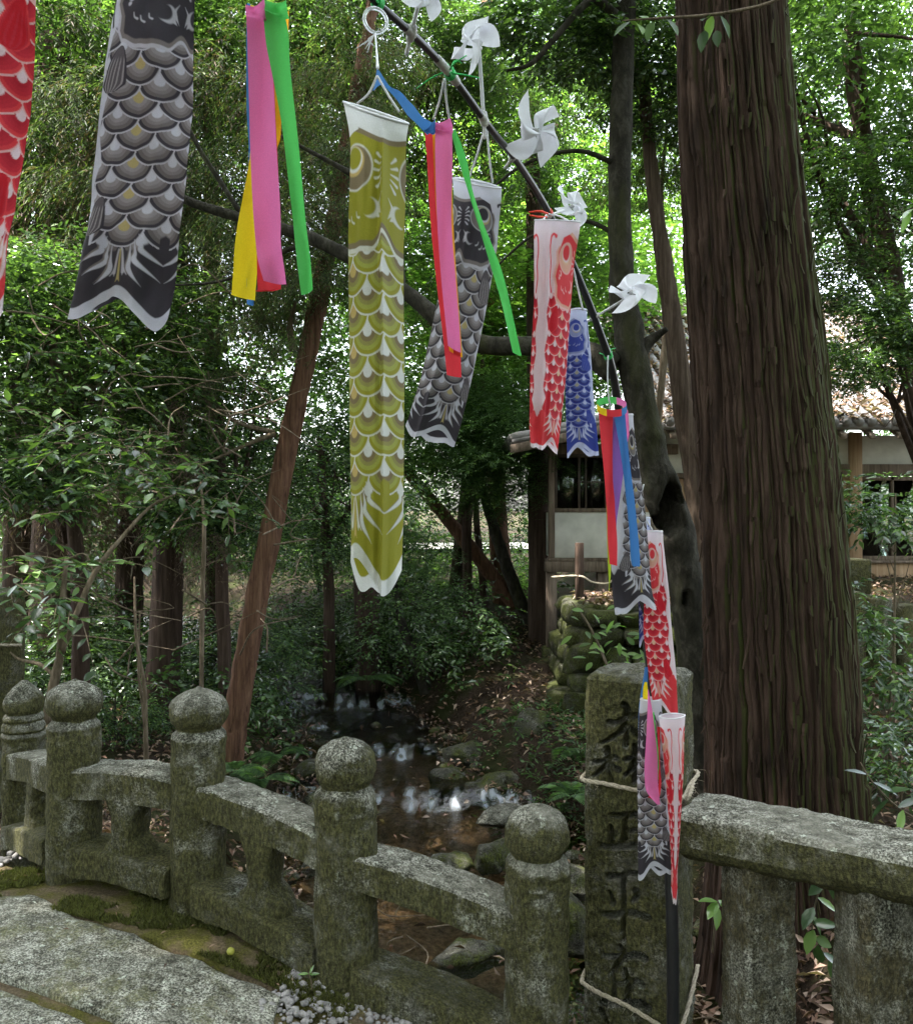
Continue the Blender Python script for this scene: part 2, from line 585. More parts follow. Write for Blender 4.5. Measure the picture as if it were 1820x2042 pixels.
# stream surface
sy = np.arange(2.3, 16, 0.05)
m = 60
W = []
for y in sy:
    xs0, w0 = np.interp(y, *zip(*STREAM)), np.interp(y, *zip(*SWID))
    xr = np.linspace(xs0 - w0 - 0.35, xs0 + w0 + 0.35, m)
    W.append(np.stack([xr, np.full(m, y), np.full(m, np.interp(y, *zip(*WATER)))], -1))
W = np.concatenate(W)
slope = np.abs(np.gradient(_interp(sy, WATER), sy)).repeat(m)
W[:, 2] += 0.004 * fbm(W, 7, 5, 3) + (0.004 + 0.05 * np.clip(slope * 2, 0, 1)) * fbm(W * (1, 0.6, 1), 9, 15, 3)
k = N('stream water')
p = k.pos()
r1 = k.noise(k.scaled(p, (1, 0.55, 1)), 9, 3, 0.6, 0.5)
r2 = k.noise(p, 34, 3, 0.6)
nrm = k.bump(k.math('ADD', r1, k.math('MULTIPLY', r2, 0.5)), 0.55, 0.025)
gl = k.n('ShaderNodeBsdfGlossy')
gl.inputs['Roughness'].default_value = 0.03
k.put(gl.inputs['Normal'], nrm)
tr = k.n('ShaderNodeBsdfTransparent')
tr.inputs[0].default_value = (0.80, 0.71, 0.58, 1)
fr = k.n('ShaderNodeFresnel')
fr.inputs['IOR'].default_value = 1.6
k.put(fr.inputs['Normal'], nrm)
mx = k.n('ShaderNodeMixShader')
k.t.links.new(fr.outputs[0], mx.inputs[0]); k.t.links.new(tr.outputs[0], mx.inputs[1]); k.t.links.new(gl.outputs[0], mx.inputs[2])
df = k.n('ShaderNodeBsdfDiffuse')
df.inputs[0].default_value = (0.62, 0.68, 0.74, 1)          # pale colour painted in for sky reflected on broken water
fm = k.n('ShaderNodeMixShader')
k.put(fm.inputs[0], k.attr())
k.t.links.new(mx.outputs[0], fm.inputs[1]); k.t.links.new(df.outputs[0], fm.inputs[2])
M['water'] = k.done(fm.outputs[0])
painted_sheen = np.clip(slope * 2.2, 0, 1) * smooth01(-0.15, 0.75, fbm(W * (1, 0.35, 1), 11, 41, 4)) + 0.55 * smooth01(0.55, 1.0, fbm(W * (1, 0.4, 1), 6, 47, 4)) * smooth01(7.0, 8.0, W[:, 1])  # painted sky reflection: pale streaks on the steps and upstream water
painted_sheen = np.clip(painted_sheen * smooth01(-0.5, 0.6, fbm(W * (1, 0.3, 1), 38, 53, 3)) * 0.75, 0, 0.5)[:, None] * np.ones((1, 3))
o = link('stream', mk_mesh('stream', W, grid_faces(len(sy), m), painted_sheen, smooth=True, mat=M['water']))
tag(o, 'shallow brown stream running between mossy rocks', None, None, 'structure')

# ------------------------------------------------------------------ arched deck: s runs along the rail, n towards the viewer
PD = np.array([-1.43, 3.29]); E_S = np.array([0.945, -0.327]); E_S /= np.linalg.norm(E_S); E_N = np.array([-0.327, -0.945]); E_N /= np.linalg.norm(E_N)


def deck_z(s):
    return np.where(s < 1.25, 0.2 - 0.132 * (s - 0.1) ** 2, 0.0254 - 0.20 * (s - 1.25))


def SN(s, n, z=0.0):
    p = PD + s * E_S + n * E_N
    return np.array([p[0], p[1], z])


def deck_patch(s0, s1, n0, n1, ds=0.02, top=0.0, thick=0.16, edge_wob=0.0, seed=1, amp=0.004, sround=0.007, s_end=None):
    ss = np.arange(s0, s1 + 1e-6, ds); nn = np.arange(n0, n1 + 1e-6, ds)
    S, Nn = np.meshgrid(ss, nn, indexing='ij')
    if edge_wob:
        q = np.stack([S.ravel(), np.zeros(S.size), np.zeros(S.size)], -1)
        wob = edge_wob * fbm(q, 3.0, seed, 3).reshape(S.shape)
        Nn = Nn + wob * smooth01(n0 + 0.25, n0, Nn)
    if s_end is not None:       # right end cut back as n shrinks
        S = np.minimum(S, s_end(Nn))
    X = PD[0] + S * E_S[0] + Nn * E_N[0]; Y = PD[1] + S * E_S[1] + Nn * E_N[1]
    Z = deck_z(S) + top
    e = np.minimum.reduce([np.arange(len(nn))[None, :] + 0 * S, (len(nn) - 1 - np.arange(len(nn)))[None, :] + 0 * S, np.arange(len(ss))[:, None] + 0 * S, (len(ss) - 1 - np.arange(len(ss)))[:, None] + 0 * S])
    Vt = np.stack([X, Y, Z], -1).reshape(-1, 3)
    Vt[:, 2] += amp * fbm(Vt, 14, seed, 4) + 0.5 * amp * vnoise(Vt, 60, seed + 3)
    ee = e.ravel()
    Vt[:, 2] -= np.where(ee == 0, thick, np.where(ee == 1, sround, np.where(ee == 2, sround * 0.25, 0)))
    return Vt, [grid_faces(len(ss), len(nn))]


bridge = empty('bridge_deck', SN(0.5, 0.8), 'arched deck of speckled grey-green stone slabs in front of the posts', None)
tag(bridge, kind='structure')
slab_end = lambda n: 1.02 + 0.30 * np.clip(n - 0.22, 0, 0.5) + 0.03 * n
part('slab', mk_mesh('slab', *deck_patch(-1.8, 1.5, 0.225, 0.675, top=0.004, edge_wob=0.05, seed=4, s_end=slab_end), smooth=True, mat=M['slab']), bridge)
part('slab', mk_mesh('slab', *deck_patch(-1.8, 1.5, 0.682, 2.2, top=0.003, seed=9, s_end=slab_end, ds=0.02), smooth=True, mat=M['slab']), bridge)
part('slab', mk_mesh('slab', *deck_patch(-1.8, 1.5, 2.225, 3.4, top=0.008, seed=11, s_end=slab_end, ds=0.05), smooth=True, mat=M['slab']), bridge)

# earth and moss beside the slab, under the rails
k = N('moss carpet')
p = k.pos()
mc = k.ramp(k.noise(p, 150, 3, 0.7), [(0.3, (0.045, 0.042, 0.012)), (0.5, (0.10, 0.095, 0.026)), (0.72, (0.19, 0.18, 0.05))])
dirt = k.ramp(k.noise(p, 110, 4, 0.7), [(0.3, (0.06, 0.045, 0.028)), (0.7, (0.22, 0.17, 0.11))])
mc = k.mix(k.ramp(k.noise(p, 8, 4, 0.65), [(0.42, 0.0), (0.56, 1.0)]), mc, dirt)
M['moss'] = k.done(k.bsdf(mc, 1.0, 0.05, k.bump(k.noise(p, 220, 3, 0.7), 1.0, 0.008)))
mv, mf = joinm(deck_patch(-1.9, 2.3, -0.05, 0.29, top=-0.006, thick=0.5, seed=21, amp=0.006), deck_patch(0.9, 2.3, 0.30, 1.4, top=-0.012, thick=0.5, seed=22, amp=0.006), deck_patch(-1.9, 0.88, 0.30, 1.4, top=-0.020, thick=0.5, seed=23, amp=0.002))
tag(link('moss', mk_mesh('moss', mv, mf, smooth=True, mat=M['moss'])), 'strip of moss and earth between the slab and the low rails', None, None, 'stuff')

# moss tufts as tiny blades
rng = np.random.default_rng(5)


def tufts(n, smin, smax, nmin, nmax, size):
    s = rng.uniform(smin, smax, n); q = rng.uniform(nmin, nmax, n)
    b = np.stack([PD[0] + s * E_S[0] + q * E_N[0], PD[1] + s * E_S[1] + q * E_N[1], deck_z(s) - 0.006], -1)
    keep = fbm(b, 7, 31, 3) > -0.05
    b = b[keep]; n = len(b)
    a = rng.uniform(0, 6.28, n); ln = size * rng.uniform(0.5, 1.4, n)
    d = np.stack([np.cos(a), np.sin(a), 0 * a], -1)
    w = (ln * 0.22)[:, None]
    t = b + np.stack([rng.normal(0, 0.5, n), rng.normal(0, 0.5, n), np.ones(n)], -1) * ln[:, None]
    V = np.stack([b - d * w, b + d * w, t], 1).reshape(-1, 3)
    c = np.array([0.085, 0.088, 0.02]) * rng.uniform(0.5, 1.7, (n, 1)) * np.array([1.0, 1.0, 0.8])
    return V, np.arange(3 * n).reshape(-1, 3), np.repeat(c, 3, 0)


V, T, c = tufts(60000, -1.2, 1.25, 0.0, 0.27, 0.014)
tag(link('moss_tufts', mk_mesh('moss_tufts', V, T, c, mat=M['needle'])), 'short green moss tufts along the edge of the slab', None, None, 'stuff')

# gravel by the end of the slab and beyond the arch on the left
def pebbles(cx, n, smin, smax, nmin, nmax, r0, r1, seed):
    rg = np.random.default_rng(seed)
    ms = []
    for i in range(n):
        s, q = rg.uniform(smin, smax), rg.uniform(nmin, nmax)
        r = r0 + (r1 - r0) * rg.random() ** 2.2
        b = boulder(rg, (r, r * rg.uniform(0.6, 1), r * rg.uniform(0.5, 0.8)), seed + i, ICO1, 0.4)
        ms.append(xf(b, SN(s, q, float(deck_z(s)) - 0.008 + r * 0.4), rg.uniform(0, 6.28)))
    return joinm(*ms)


M['pebble'] = m_plain('grey gravel', (0.26, 0.245, 0.24), 0.85, 0.3, 0.5, 50, 0.3)
tag(link('gravel', mk_mesh('gravel', *pebbles(0, 1700, 1.02, 1.75, 0.09, 0.6, 0.005, 0.019, 50), mat=M['pebble'])), 'loose grey gravel at the end of the slab by the rail', None, None, 'stuff')
tag(link('gravel', mk_mesh('gravel', *pebbles(0, 500, -1.5, -0.35, -0.15, 0.25, 0.006, 0.022, 90), mat=M['pebble'])), 'patch of gravel and litter at the far end of the arch', None, None, 'stuff')
# ------------------------------------------------------------------ stone railing of the bridge
def lathe(profile, loc, seg=44, nprof=90, power=2.6, rot=0.0, rough=0.004, seed=1):
    """Profile [(r, z)] turned about the vertical, with a slightly squared section low down."""
    pr = spline(profile, nprof)
    th = np.arange(seg) / seg * 2 * math.pi
    c, s = np.cos(th), np.sin(th)
    zmax = pr[:, 1].max()
    V = []
    for r, z in pr:
        pw = 2 + (power - 2) * float(smooth01(zmax - 0.12, zmax - 0.25, z))
        rr = r / (np.abs(c) ** pw + np.abs(s) ** pw) ** (1 / pw)
        V.append(np.stack([rr * np.cos(th + rot), rr * np.sin(th + rot), np.full(seg, z)], -1))
    V = np.concatenate(V)
    q = V + np.asarray(loc)
    rad = V * (1, 1, 0)
    rad /= np.linalg.norm(rad, axis=1)[:, None] + 1e-9
    V = V + rad * (rough * (1.6 * fbm(q, 9, seed, 3) + 0.9 * vnoise(q, 55, seed + 2)))[:, None]
    return V + np.asarray(loc), [grid_faces(len(pr), seg, True)]


def post_profile(h, r, kind):
    z = h
    if kind == 'onion':
        return [(0.001, z), (0.010, z - 0.002), (0.018, z - 0.008), (0.052, z - 0.020), (0.088, z - 0.044), (0.101, z - 0.078), (0.098, z - 0.115), (0.080, z - 0.138), (0.076, z - 0.150), (0.094, z - 0.172), (r, z - 0.20), (r, z - 0.30), (r + 0.002, 0.3), (r + 0.004, 0.1), (r + 0.006, -0.12)]
    if kind == 'ball':
        return [(0.001, z), (0.012, z - 0.002), (0.018, z - 0.008), (0.050, z - 0.018), (0.083, z - 0.045), (0.097, z - 0.085), (0.094, z - 0.125), (0.078, z - 0.152), (0.080, z - 0.160), (0.092, z - 0.178), (0.096, z - 0.200), (r - 0.002, z - 0.215), (r, z - 0.235), (r, z - 0.245), (r, z - 0.30), (r + 0.002, 0.3), (r + 0.004, 0.1), (r + 0.006, -0.3)]
    return [(0.001, z), (0.014, z - 0.004), (0.03, z - 0.016), (0.062, z - 0.05), (0.083, z - 0.085), (0.082, z - 0.125), (0.070, z - 0.145), (0.080, z - 0.155), (0.084, z - 0.17), (0.078, z - 0.18), (0.086, z - 0.195), (0.090, z - 0.215), (0.083, z - 0.225), (0.093, z - 0.24), (r, z - 0.27), (r, z - 0.34), (r, 0.3), (r, 0.1), (r, -0.12)]


# x, y, base z, top z, radius, head
POSTS = dict(
    A=(0.246, 2.70, -0.22, 0.655, 0.094, 'ball'), B=(-0.36, 2.85, -0.005, 0.822, 0.098, 'ball'),
    C=(-0.91, 3.10, 0.155, 0.935, 0.093, 'onion'), D=(-1.43, 3.29, 0.19, 0.925, 0.093, 'onion'),
    E=(-1.93, 3.92, 0.03, 0.80, 0.088, 'ring'))
_pl = dict(A='rounded mossy stone post at the right end of the bridge rail, beside the inscribed pillar',
           B='tall stone post with round mossy head, second from the inscribed pillar',
           C='stone post with pale onion-shaped head, in front of the leaning red trunk',
           D='stone post with pale flattened onion head, second from the left edge',
           E='dark shaded stone post with ringed neck, furthest and leftmost in the rail')
for key, (x, y, z0, z1, r, kd) in POSTS.items():
    V, Fc = lathe(post_profile(z1 - z0, r, kd), (x, y, z0), rot=0.33, seed=ord(key))
    if key in 'CD':
        pass
    o = link('bridge_post', mk_mesh('bridge_post', V, Fc, smooth=True, mat=M['stone_post']))
    tag(o, _pl[key], 'stone post', 'stone posts of the bridge railing')


def beam(a, b, width, height, sag=0.0, n=46, seed=1, rough=0.006, rnd=0.02, cham=0.0, taper=1.0):
    """Stone bar from a to b (centre of the TOP face), rounded edges, optional upward arch."""
    a, b = np.asarray(a, float), np.asarray(b, float)
    d = b - a
    side = np.array([d[1], -d[0], 0.0]); side /= np.linalg.norm(side)
    w, h = width / 2, height
    pr = [(-w, -rnd), (-w + rnd * 0.35, -rnd * 0.35), (-w + rnd, 0), (-w * 0.4, 0.003), (w * 0.4, 0.003), (w - rnd, 0), (w - rnd * 0.35, -rnd * 0.35), (w, -rnd), (w, -h * 0.35), (w, -h * 0.62), (w - cham * 0.3, -h * 0.8), (w - cham, -h + rnd * 0.3), (w - cham - rnd, -h), (0, -h), (-w + cham + rnd, -h), (-w + cham, -h + rnd * 0.3), (-w + cham * 0.3, -h * 0.8), (-w, -h * 0.62), (-w, -h * 0.35)]
    # refine the outline
    pr = np.array(pr)
    fine = []
    for i in range(len(pr)):
        p0, p1 = pr[i], pr[(i + 1) % len(pr)]
        kk = max(1, int(np.linalg.norm(p1 - p0) / 0.018))
        for q in range(kk): fine.append(p0 + (p1 - p0) * q / kk)
    pr = np.array(fine)
    mm = len(pr)
    V = []
    for i in range(n):
        t = i / (n - 1)
        e = min(t, 1 - t) * (n - 1)
        sc = 1.0 if e >= 1 else 0.94
        c = a + d * t + np.array([0, 0, sag * (1 - (2 * t - 1) ** 2)])
        V.append(c + (pr[:, :1] * sc) * side + np.stack([0 * pr[:, 0], 0 * pr[:, 0], (pr[:, 1] + h / 2) * sc - h / 2], -1))
    V = np.concatenate(V)
    cen = np.repeat(np.stack([a + d * i / (n - 1) - np.array([0, 0, h / 2]) for i in range(n)]), mm, 0)
    nrm = V - cen
    nrm /= np.linalg.norm(nrm, axis=1)[:, None] + 1e-9
    V = V + nrm * (rough * (1.3 * fbm(V, 8, seed, 3) + 0.8 * vnoise(V, 50, seed + 1)))[:, None]
    Q = grid_faces(n, mm, True)
    ca, cb = len(V), len(V) + 1
    V = np.vstack([V, V[:mm].mean(0), V[-mm:].mean(0)])
    kk = np.arange(mm)
    T = np.vstack([np.stack([np.full(mm, ca), (kk + 1) % mm, kk], -1), np.stack([np.full(mm, cb), (n - 1) * mm + kk, (n - 1) * mm + (kk + 1) % mm], -1)])
    return V, [Q, T]


def pp(k, drop):
    x, y, z0, z1, r, kd = POSTS[k]
    return np.array([x, y, z1 - drop])


_bays = [('E', 'D', 'bar between the ringed post and the flattened onion post'), ('D', 'C', 'bar between the two pale onion-headed posts'),
         ('C', 'B', 'bar from the onion-headed post down to the round-headed post'), ('B', 'A', 'bar from the round-headed post to the rail end post')]
for i, (a, b, txt) in enumerate(_bays):
    pa, pb = pp(a, 0.318 if a != 'B' else 0.345), pp(b, 0.335 if b == 'A' else 0.318)
    u = (pb - pa) / np.linalg.norm(pb - pa)
    off = np.array([0, 0, 0.0])
    V, Fc = beam(pa + u * 0.055, pb - u * 0.055, 0.165, 0.108, 0.014, seed=40 + i, rnd=0.009, rough=0.0040)
    tag(link('top_rail', mk_mesh('top_rail', V, Fc, smooth=True, mat=M['stone_rail'], sharp=20)), 'upper arched mossy stone ' + txt, 'stone rail', 'upper rails of the bridge')
    x, y, z0, z1, r, kd = POSTS[a]; x2, y2, z02, z12, r2, kd2 = POSTS[b]
    sh = np.array([E_N[0], E_N[1], 0]) * 0.02
    la, lb = np.array([x, y, z0 + 0.145]) + sh, np.array([x2, y2, z02 + (0.18 if b == 'A' else 0.155)]) + sh
    u = (lb - la) / np.linalg.norm(lb - la)
    V, Fc = beam(la + u * 0.06, lb - u * 0.06, 0.19, 0.100, 0.016, seed=60 + i, rnd=0.010, rough=0.0045)
    tag(link('bottom_rail', mk_mesh('bottom_rail', V, Fc, smooth=True, mat=M['stone'], sharp=20)), 'low mossy kerb-like stone ' + txt, 'stone rail', 'lower rails of the bridge')
    if i in (0, 1, 2):      # waisted strut between the two bars
        mid = (pa + pb) / 2 + np.array([0, 0, 0.02]); lo = (la + lb) / 2
        if i == 2: mid = pa * 0.5 + pb * 0.5 + np.array([0, 0, 0.02])
        H = mid[2] - 0.10 - lo[2] + 0.01
        zz = np.linspace(0, 1, 26)
        wid = 0.050 + 0.048 * smooth01(0.42, 0.08, zz) + 0.036 * smooth01(0.62, 1.0, zz) - 0.012 * np.exp(-((zz - 0.33) / 0.06) ** 2)
        dir2 = (pb - pa) * (1, 1, 0); dir2 /= np.linalg.norm(dir2)
        sd = np.array([dir2[1], -dir2[0], 0])
        ring = []
        for z_, w_ in zip(zz, wid):
            for q in range(24):
                t = q / 24 * 2 * math.pi
                cx, cy = math.cos(t), math.sin(t)
                rr = 1 / (abs(cx) ** 4 + abs(cy) ** 4) ** 0.25
                ring.append(lo - np.array([0, 0, 0.01]) + dir2 * (w_ * rr * cx) + sd * (0.062 * rr * cy) + np.array([0, 0, z_ * H]))
        V = np.array(ring)
        V += 0.006 * np.stack([fbm(V, 9, 3 + i), fbm(V, 9, 13 + i), 0 * V[:, 0]], -1)
        V_, F_ = V, [grid_faces(26, 24, True)]
        tag(link('rail_strut', mk_mesh('rail_strut', V_, F_, smooth=True, mat=M['stone'])), ['waisted stone strut under the bar by the ringed post', 'waisted stone strut between the two onion-headed posts', 'waisted stone strut left of the round-headed post'][i], 'stone strut', 'struts of the bridge railing')

# ------------------------------------------------------------------ inscribed pillar
PN = np.array([0.680, 2.750]); PW = 0.30
a_ = math.radians(27.5)
P_U = np.array([-math.cos(a_), math.sin(a_)])       # along the inscribed face, to the left
P_V = np.array([math.sin(a_), math.cos(a_)])        # along the right face, away
PZ0, PZ1 = -0.30, 1.0


def zy(y, x):      # zoomed (3.4x, origin 1920,y0) -> face coords handled below
    return y


def face_uv(zx, zyv, y0):
    """Pixel of the enlarged views (scale 3.4025, origin x 1920, y y0, source 3024 wide) -> metres on the face: across from the left edge, height."""
    sx = (1920 + zx / 3.4025) * 0.60185; sy_ = (y0 + zyv / 3.4025) * 0.60185
    # ray through the pixel meets the face plane through PN along P_U
    dx = (sx - 910) / F
    # (PN + t*P_U): x = dx*y
    t = (dx * PN[1] - PN[0]) / (P_U[0] - dx * P_U[1])
    y = PN[1] + t * P_U[1]
    return PW - t, EYE - (sy_ - 1020.5) / F * y


_S = []


def stroke(y0, pts, w0, w1=None):
    uv = [face_uv(a, b, y0) for a, b in pts]
    c = spline(uv, 16)
    _S.append((c, 1.2 * np.linspace(w0, w1 if w1 is not None else w0, 16)))


u1, u2 = 2200, 2792
# first character: a tree over two trees
stroke(u1, [(500, 465), (525, 520), (515, 640), (510, 780), (512, 930)], .016, .011)
stroke(u1, [(320, 655), (400, 660), (520, 620), (640, 590), (700, 610)], .010, .014)
stroke(u1, [(490, 700), (420, 790), (330, 850), (230, 890)], .013, .006)
stroke(u1, [(535, 700), (600, 760), (680, 800), (760, 850)], .010, .018)
stroke(u1, [(150, 1100), (250, 1090), (360, 1050), (400, 1060)], .009, .012)
stroke(u1, [(300, 960), (310, 1080), (320, 1220), (345, 1360)], .014, .010)
stroke(u1, [(290, 1110), (240, 1190), (150, 1260)], .012, .006)
stroke(u1, [(320, 1120), (380, 1170), (430, 1200)], .009, .014)
stroke(u1, [(500, 1080), (580, 1070), (700, 1030), (820, 1040)], .009, .012)
stroke(u1, [(620, 940), (625, 1080), (620, 1220), (610, 1340)], .014, .010)
stroke(u1, [(600, 1110), (560, 1210), (500, 1260)], .012, .006)
stroke(u1, [(640, 1120), (720, 1190), (830, 1230)], .010, .018)
# second: correct
stroke(u1, [(340, 1710), (460, 1715), (600, 1700), (720, 1720)], .012, .015)
stroke(u1, [(510, 1720), (505, 1850), (500, 2000)], .013, .013)
stroke(u1, [(510, 1890), (600, 1880), (670, 1880)], .010, .013)
stroke(u1, [(340, 1840), (350, 1930), (355, 2010)], .012, .012)
stroke(u2, [(215, 35), (340, 50), (520, 35), (700, 40), (780, 60)], .012, .017)
# third: level
stroke(u2, [(320, 385), (450, 385), (560, 345), (680, 350)], .012, .012)
stroke(u2, [(330, 570), (350, 620), (370, 680)], .010, .014)
stroke(u2, [(640, 560), (640, 610), (590, 650)], .018, .008)
stroke(u2, [(250, 810), (400, 815), (560, 800), (680, 820), (760, 850)], .012, .018)
stroke(u2, [(490, 400), (490, 600), (488, 850), (490, 1020), (485, 1120)], .013, .009)
# fourth: to be at
stroke(u2, [(260, 1270), (380, 1285), (520, 1290), (640, 1270), (720, 1310)], .010, .018)
stroke(u2, [(440, 1180), (490, 1260), (420, 1380), (340, 1490)], .013, .008)
stroke(u2, [(370, 1500), (385, 1600), (380, 1720), (375, 1800)], .011, .012)
stroke(u2, [(430, 1600), (520, 1595), (620, 1575), (690, 1610)], .009, .016)
stroke(u2, [(500, 1440), (535, 1540), (540, 1660), (540, 1790)], .011, .012)
stroke(u2, [(240, 1800), (400, 1810), (560, 1815), (680, 1830), (750, 1880)], .012, .019)
# fifth, cut by the frame
stroke(u2, [(230, 1900), (280, 2000), (300, 2120)], .014, .014)


def carve(u, z):
    q = np.stack([u, z], -1)
    # wobble
    q3 = np.stack([u, z, 0 * u], -1)
    q = q + 0.0025 * np.stack([vnoise(q3, 45, 4), vnoise(q3, 45, 9)], -1)
    dep = np.zeros(len(u))
    for c, w in _S:
        near = (np.abs(q[:, 0] - c[:, 0].mean()) < 0.16) & (np.abs(q[:, 1] - c[:, 1].mean()) < 0.16)
        if not near.any(): continue
        qq = q[near]
        best = np.full(len(qq), 9.0)
        for i in range(len(c) - 1):
            a0, b0 = c[i], c[i + 1]
            dd = b0 - a0
            t = np.clip(((qq - a0) @ dd) / (dd @ dd + 1e-12), 0, 1)
            dist = np.linalg.norm(qq - a0 - t[:, None] * dd, axis=1) / (w[i] * (1 - t) + w[i + 1] * t)
            best = np.minimum(best, dist)
        dep[near] = np.maximum(dep[near], smooth01(0.78, 0.40, best))
    return dep


nu, nz = 116, 430
uu = np.linspace(0, 1, nu); zz = np.linspace(PZ0, PZ1, nz)
rings = []
# walk round the four faces: inscribed, right, back, left
C0 = PN + P_U * PW                       # left corner
corners = [C0, PN, PN + P_V * PW, C0 + P_V * PW]
side_n = [nu, 30, 6, 14]
ring2d, faceid, facet = [], [], []
for f in range(4):
    a0, b0 = corners[f], corners[(f + 1) % 4]
    for i in range(side_n[f]):
        t = i / side_n[f]
        ring2d.append(a0 + (b0 - a0) * t); faceid.append(f); facet.append(t)
ring2d = np.array(ring2d); faceid = np.array(faceid); facet = np.array(facet)
cen = np.mean(corners, 0)
R = len(ring2d)
# rounded arrises
dcor = np.min([np.linalg.norm(ring2d - np.array(c_), axis=1) for c_ in corners], 0)
rb = 0.012 * smooth01(0.02, 0.0, dcor)
inw = cen - ring2d; inw /= np.linalg.norm(inw, axis=1)[:, None]
ring2d = ring2d + inw * rb[:, None]
fn = {0: -P_V, 1: -P_U, 2: P_V, 3: P_U}
nrm2 = np.array([fn[f] for f in faceid])
V = np.zeros((nz, R, 3))
V[:, :, :2] = ring2d[None]
V[:, :, 2] = zz[:, None]
taper = 1 - 0.03 * (zz - PZ0)[:, None, None]
V[:, :, :2] = cen + (V[:, :, :2] - cen) * (1 - 0.018 * np.clip(zz - 0, 0, 1))[:, None, None]
V = V.reshape(-1, 3)
NN = np.tile(np.concatenate([nrm2, np.zeros((R, 1))], 1), (nz, 1))
disp = 0.0045 * fbm(V, 10, 3, 4) + 0.003 * vnoise(V, 45, 8) + 0.0014 * vnoise(V, 130, 8)
fr = np.tile(faceid == 0, nz)
uf = np.tile(facet * PW, nz)
dep = np.zeros(len(V))
dep[fr] = carve(uf[fr], V[fr, 2])
V = V + NN * (disp - 0.045 * dep)[:, None]
pill = [(V, [grid_faces(nz, R, True)])]
# low hipped top
base_ring = V[-R:]
capV = []
ncap = 16
apex = np.array([*cen, PZ1 + 0.045])
for i in range(ncap + 1):
    t = i / ncap
    rr = base_ring * (1 - t) + np.array([*cen, 0]) * t
    rr[:, 2] = base_ring[:, 2] * (1 - t) + apex[2] * t + 0.012 * math.sin(math.pi * min(1, t * 4)) * (t < 0.25)
    capV.append(rr)
capV = np.concatenate(capV)
capV[R:, 2] += 0.004 * fbm(capV[R:], 12, 5, 4)
pill.append((capV, [grid_faces(ncap + 1, R, True)]))
Vp, Fp = joinm(*pill)
o = link('inscribed_pillar', mk_mesh('inscribed_pillar', Vp, Fp, smooth=True, mat=M['stone_pillar']))
tag(o, 'square mossy stone pillar with carved characters, black pole tied to its corner', 'stone pillar', 'pillars at the bridge ends')

# far pillar at the left edge
c2 = P(-26, 1180, 5.35)
zz = np.linspace(-0.25, 1.06, 60)
sq = np.array([(math.cos(t), math.sin(t)) for t in np.linspace(0, 2 * math.pi, 60, endpoint=False)])
sq = sq / (np.abs(sq) ** 9).sum(1)[:, None] ** (1 / 9) * 0.16
ca, sa = math.cos(-0.5), math.sin(-0.5)
sq = sq @ np.array([[ca, sa], [-sa, ca]])
V = np.array([(c2.x + x, c2.y + y, z) for z in zz for x, y in sq])
V[:, :2] += 0.005 * np.stack([fbm(V, 8, 2), fbm(V, 8, 5)], -1)
top = [(c2.x + x * k_, c2.y + y * k_, 1.06 + 0.05 * (1 - k_)) for k_ in (0.98, 0.6, 0.3, 0.02) for x, y in sq]
V2 = np.vstack([V, top])
o = link('far_pillar', mk_mesh('far_pillar', V2, grid_faces(64, 60, True), smooth=True, mat=M['stone_pillar']))
tag(o, 'square mossy stone pillar at the left edge with a rope round it', 'stone pillar', 'pillars at the bridge ends')

# ------------------------------------------------------------------ right-hand rail with square balusters
R_D = np.array([0.83, -0.56]); R_D /= np.linalg.norm(R_D)
R_N = np.array([-R_D[1], R_D[0]])   # away
r0 = np.array([0.715, 2.775])
a3 = np.array([*(r0 + R_D * 0.02), 0.640]); b3 = np.array([*(r0 + R_D * 1.7), 0.640])
rr_ = empty('right_rail', (r0[0] + 0.8 * R_D[0], r0[1] + 0.8 * R_D[1], -0.3), 'thick lichen-covered stone handrail on square balusters at the right', 'stone railing')
V, Fc = beam(a3, b3, 0.27, 0.15, 0.0, n=120, seed=77, rough=0.006, rnd=0.018, cham=0.05)
part('handrail', mk_mesh('handrail', V, Fc, smooth=True, mat=M['stone_rail'], sharp=20), rr_)
for i, t in enumerate((0.232, 0.552, 0.872, 1.19)):
    p2 = r0 + R_D * t
    n2 = 70
    zz = np.linspace(-0.42, 0.52, 90)
    th = np.linspace(0, 2 * math.pi, n2, endpoint=False)
    sq = np.stack([np.cos(th), np.sin(th)], -1)
    sq = sq / (np.abs(sq) ** 10).sum(1)[:, None] ** 0.1 * 0.082
    an = math.radians(11)
    sq = sq @ np.array([[math.cos(an), math.sin(an)], [-math.sin(an), math.cos(an)]])
    V = np.array([(p2[0] + x, p2[1] + y, z) for z in zz for x, y in sq])
    d_ = 0.005 * fbm(V, 9, 20 + i, 4) + 0.0025 * vnoise(V, 60, 30 + i)
    ctr = np.array([p2[0], p2[1], 0]) * (1, 1, 0)
    q = V * (1, 1, 0) - ctr
    q /= np.linalg.norm(q, axis=1)[:, None]
    part('baluster', mk_mesh('baluster', V + q * d_[:, None], grid_faces(90, n2, True), smooth=True, mat=M['stone_baluster'], sharp=25), rr_)

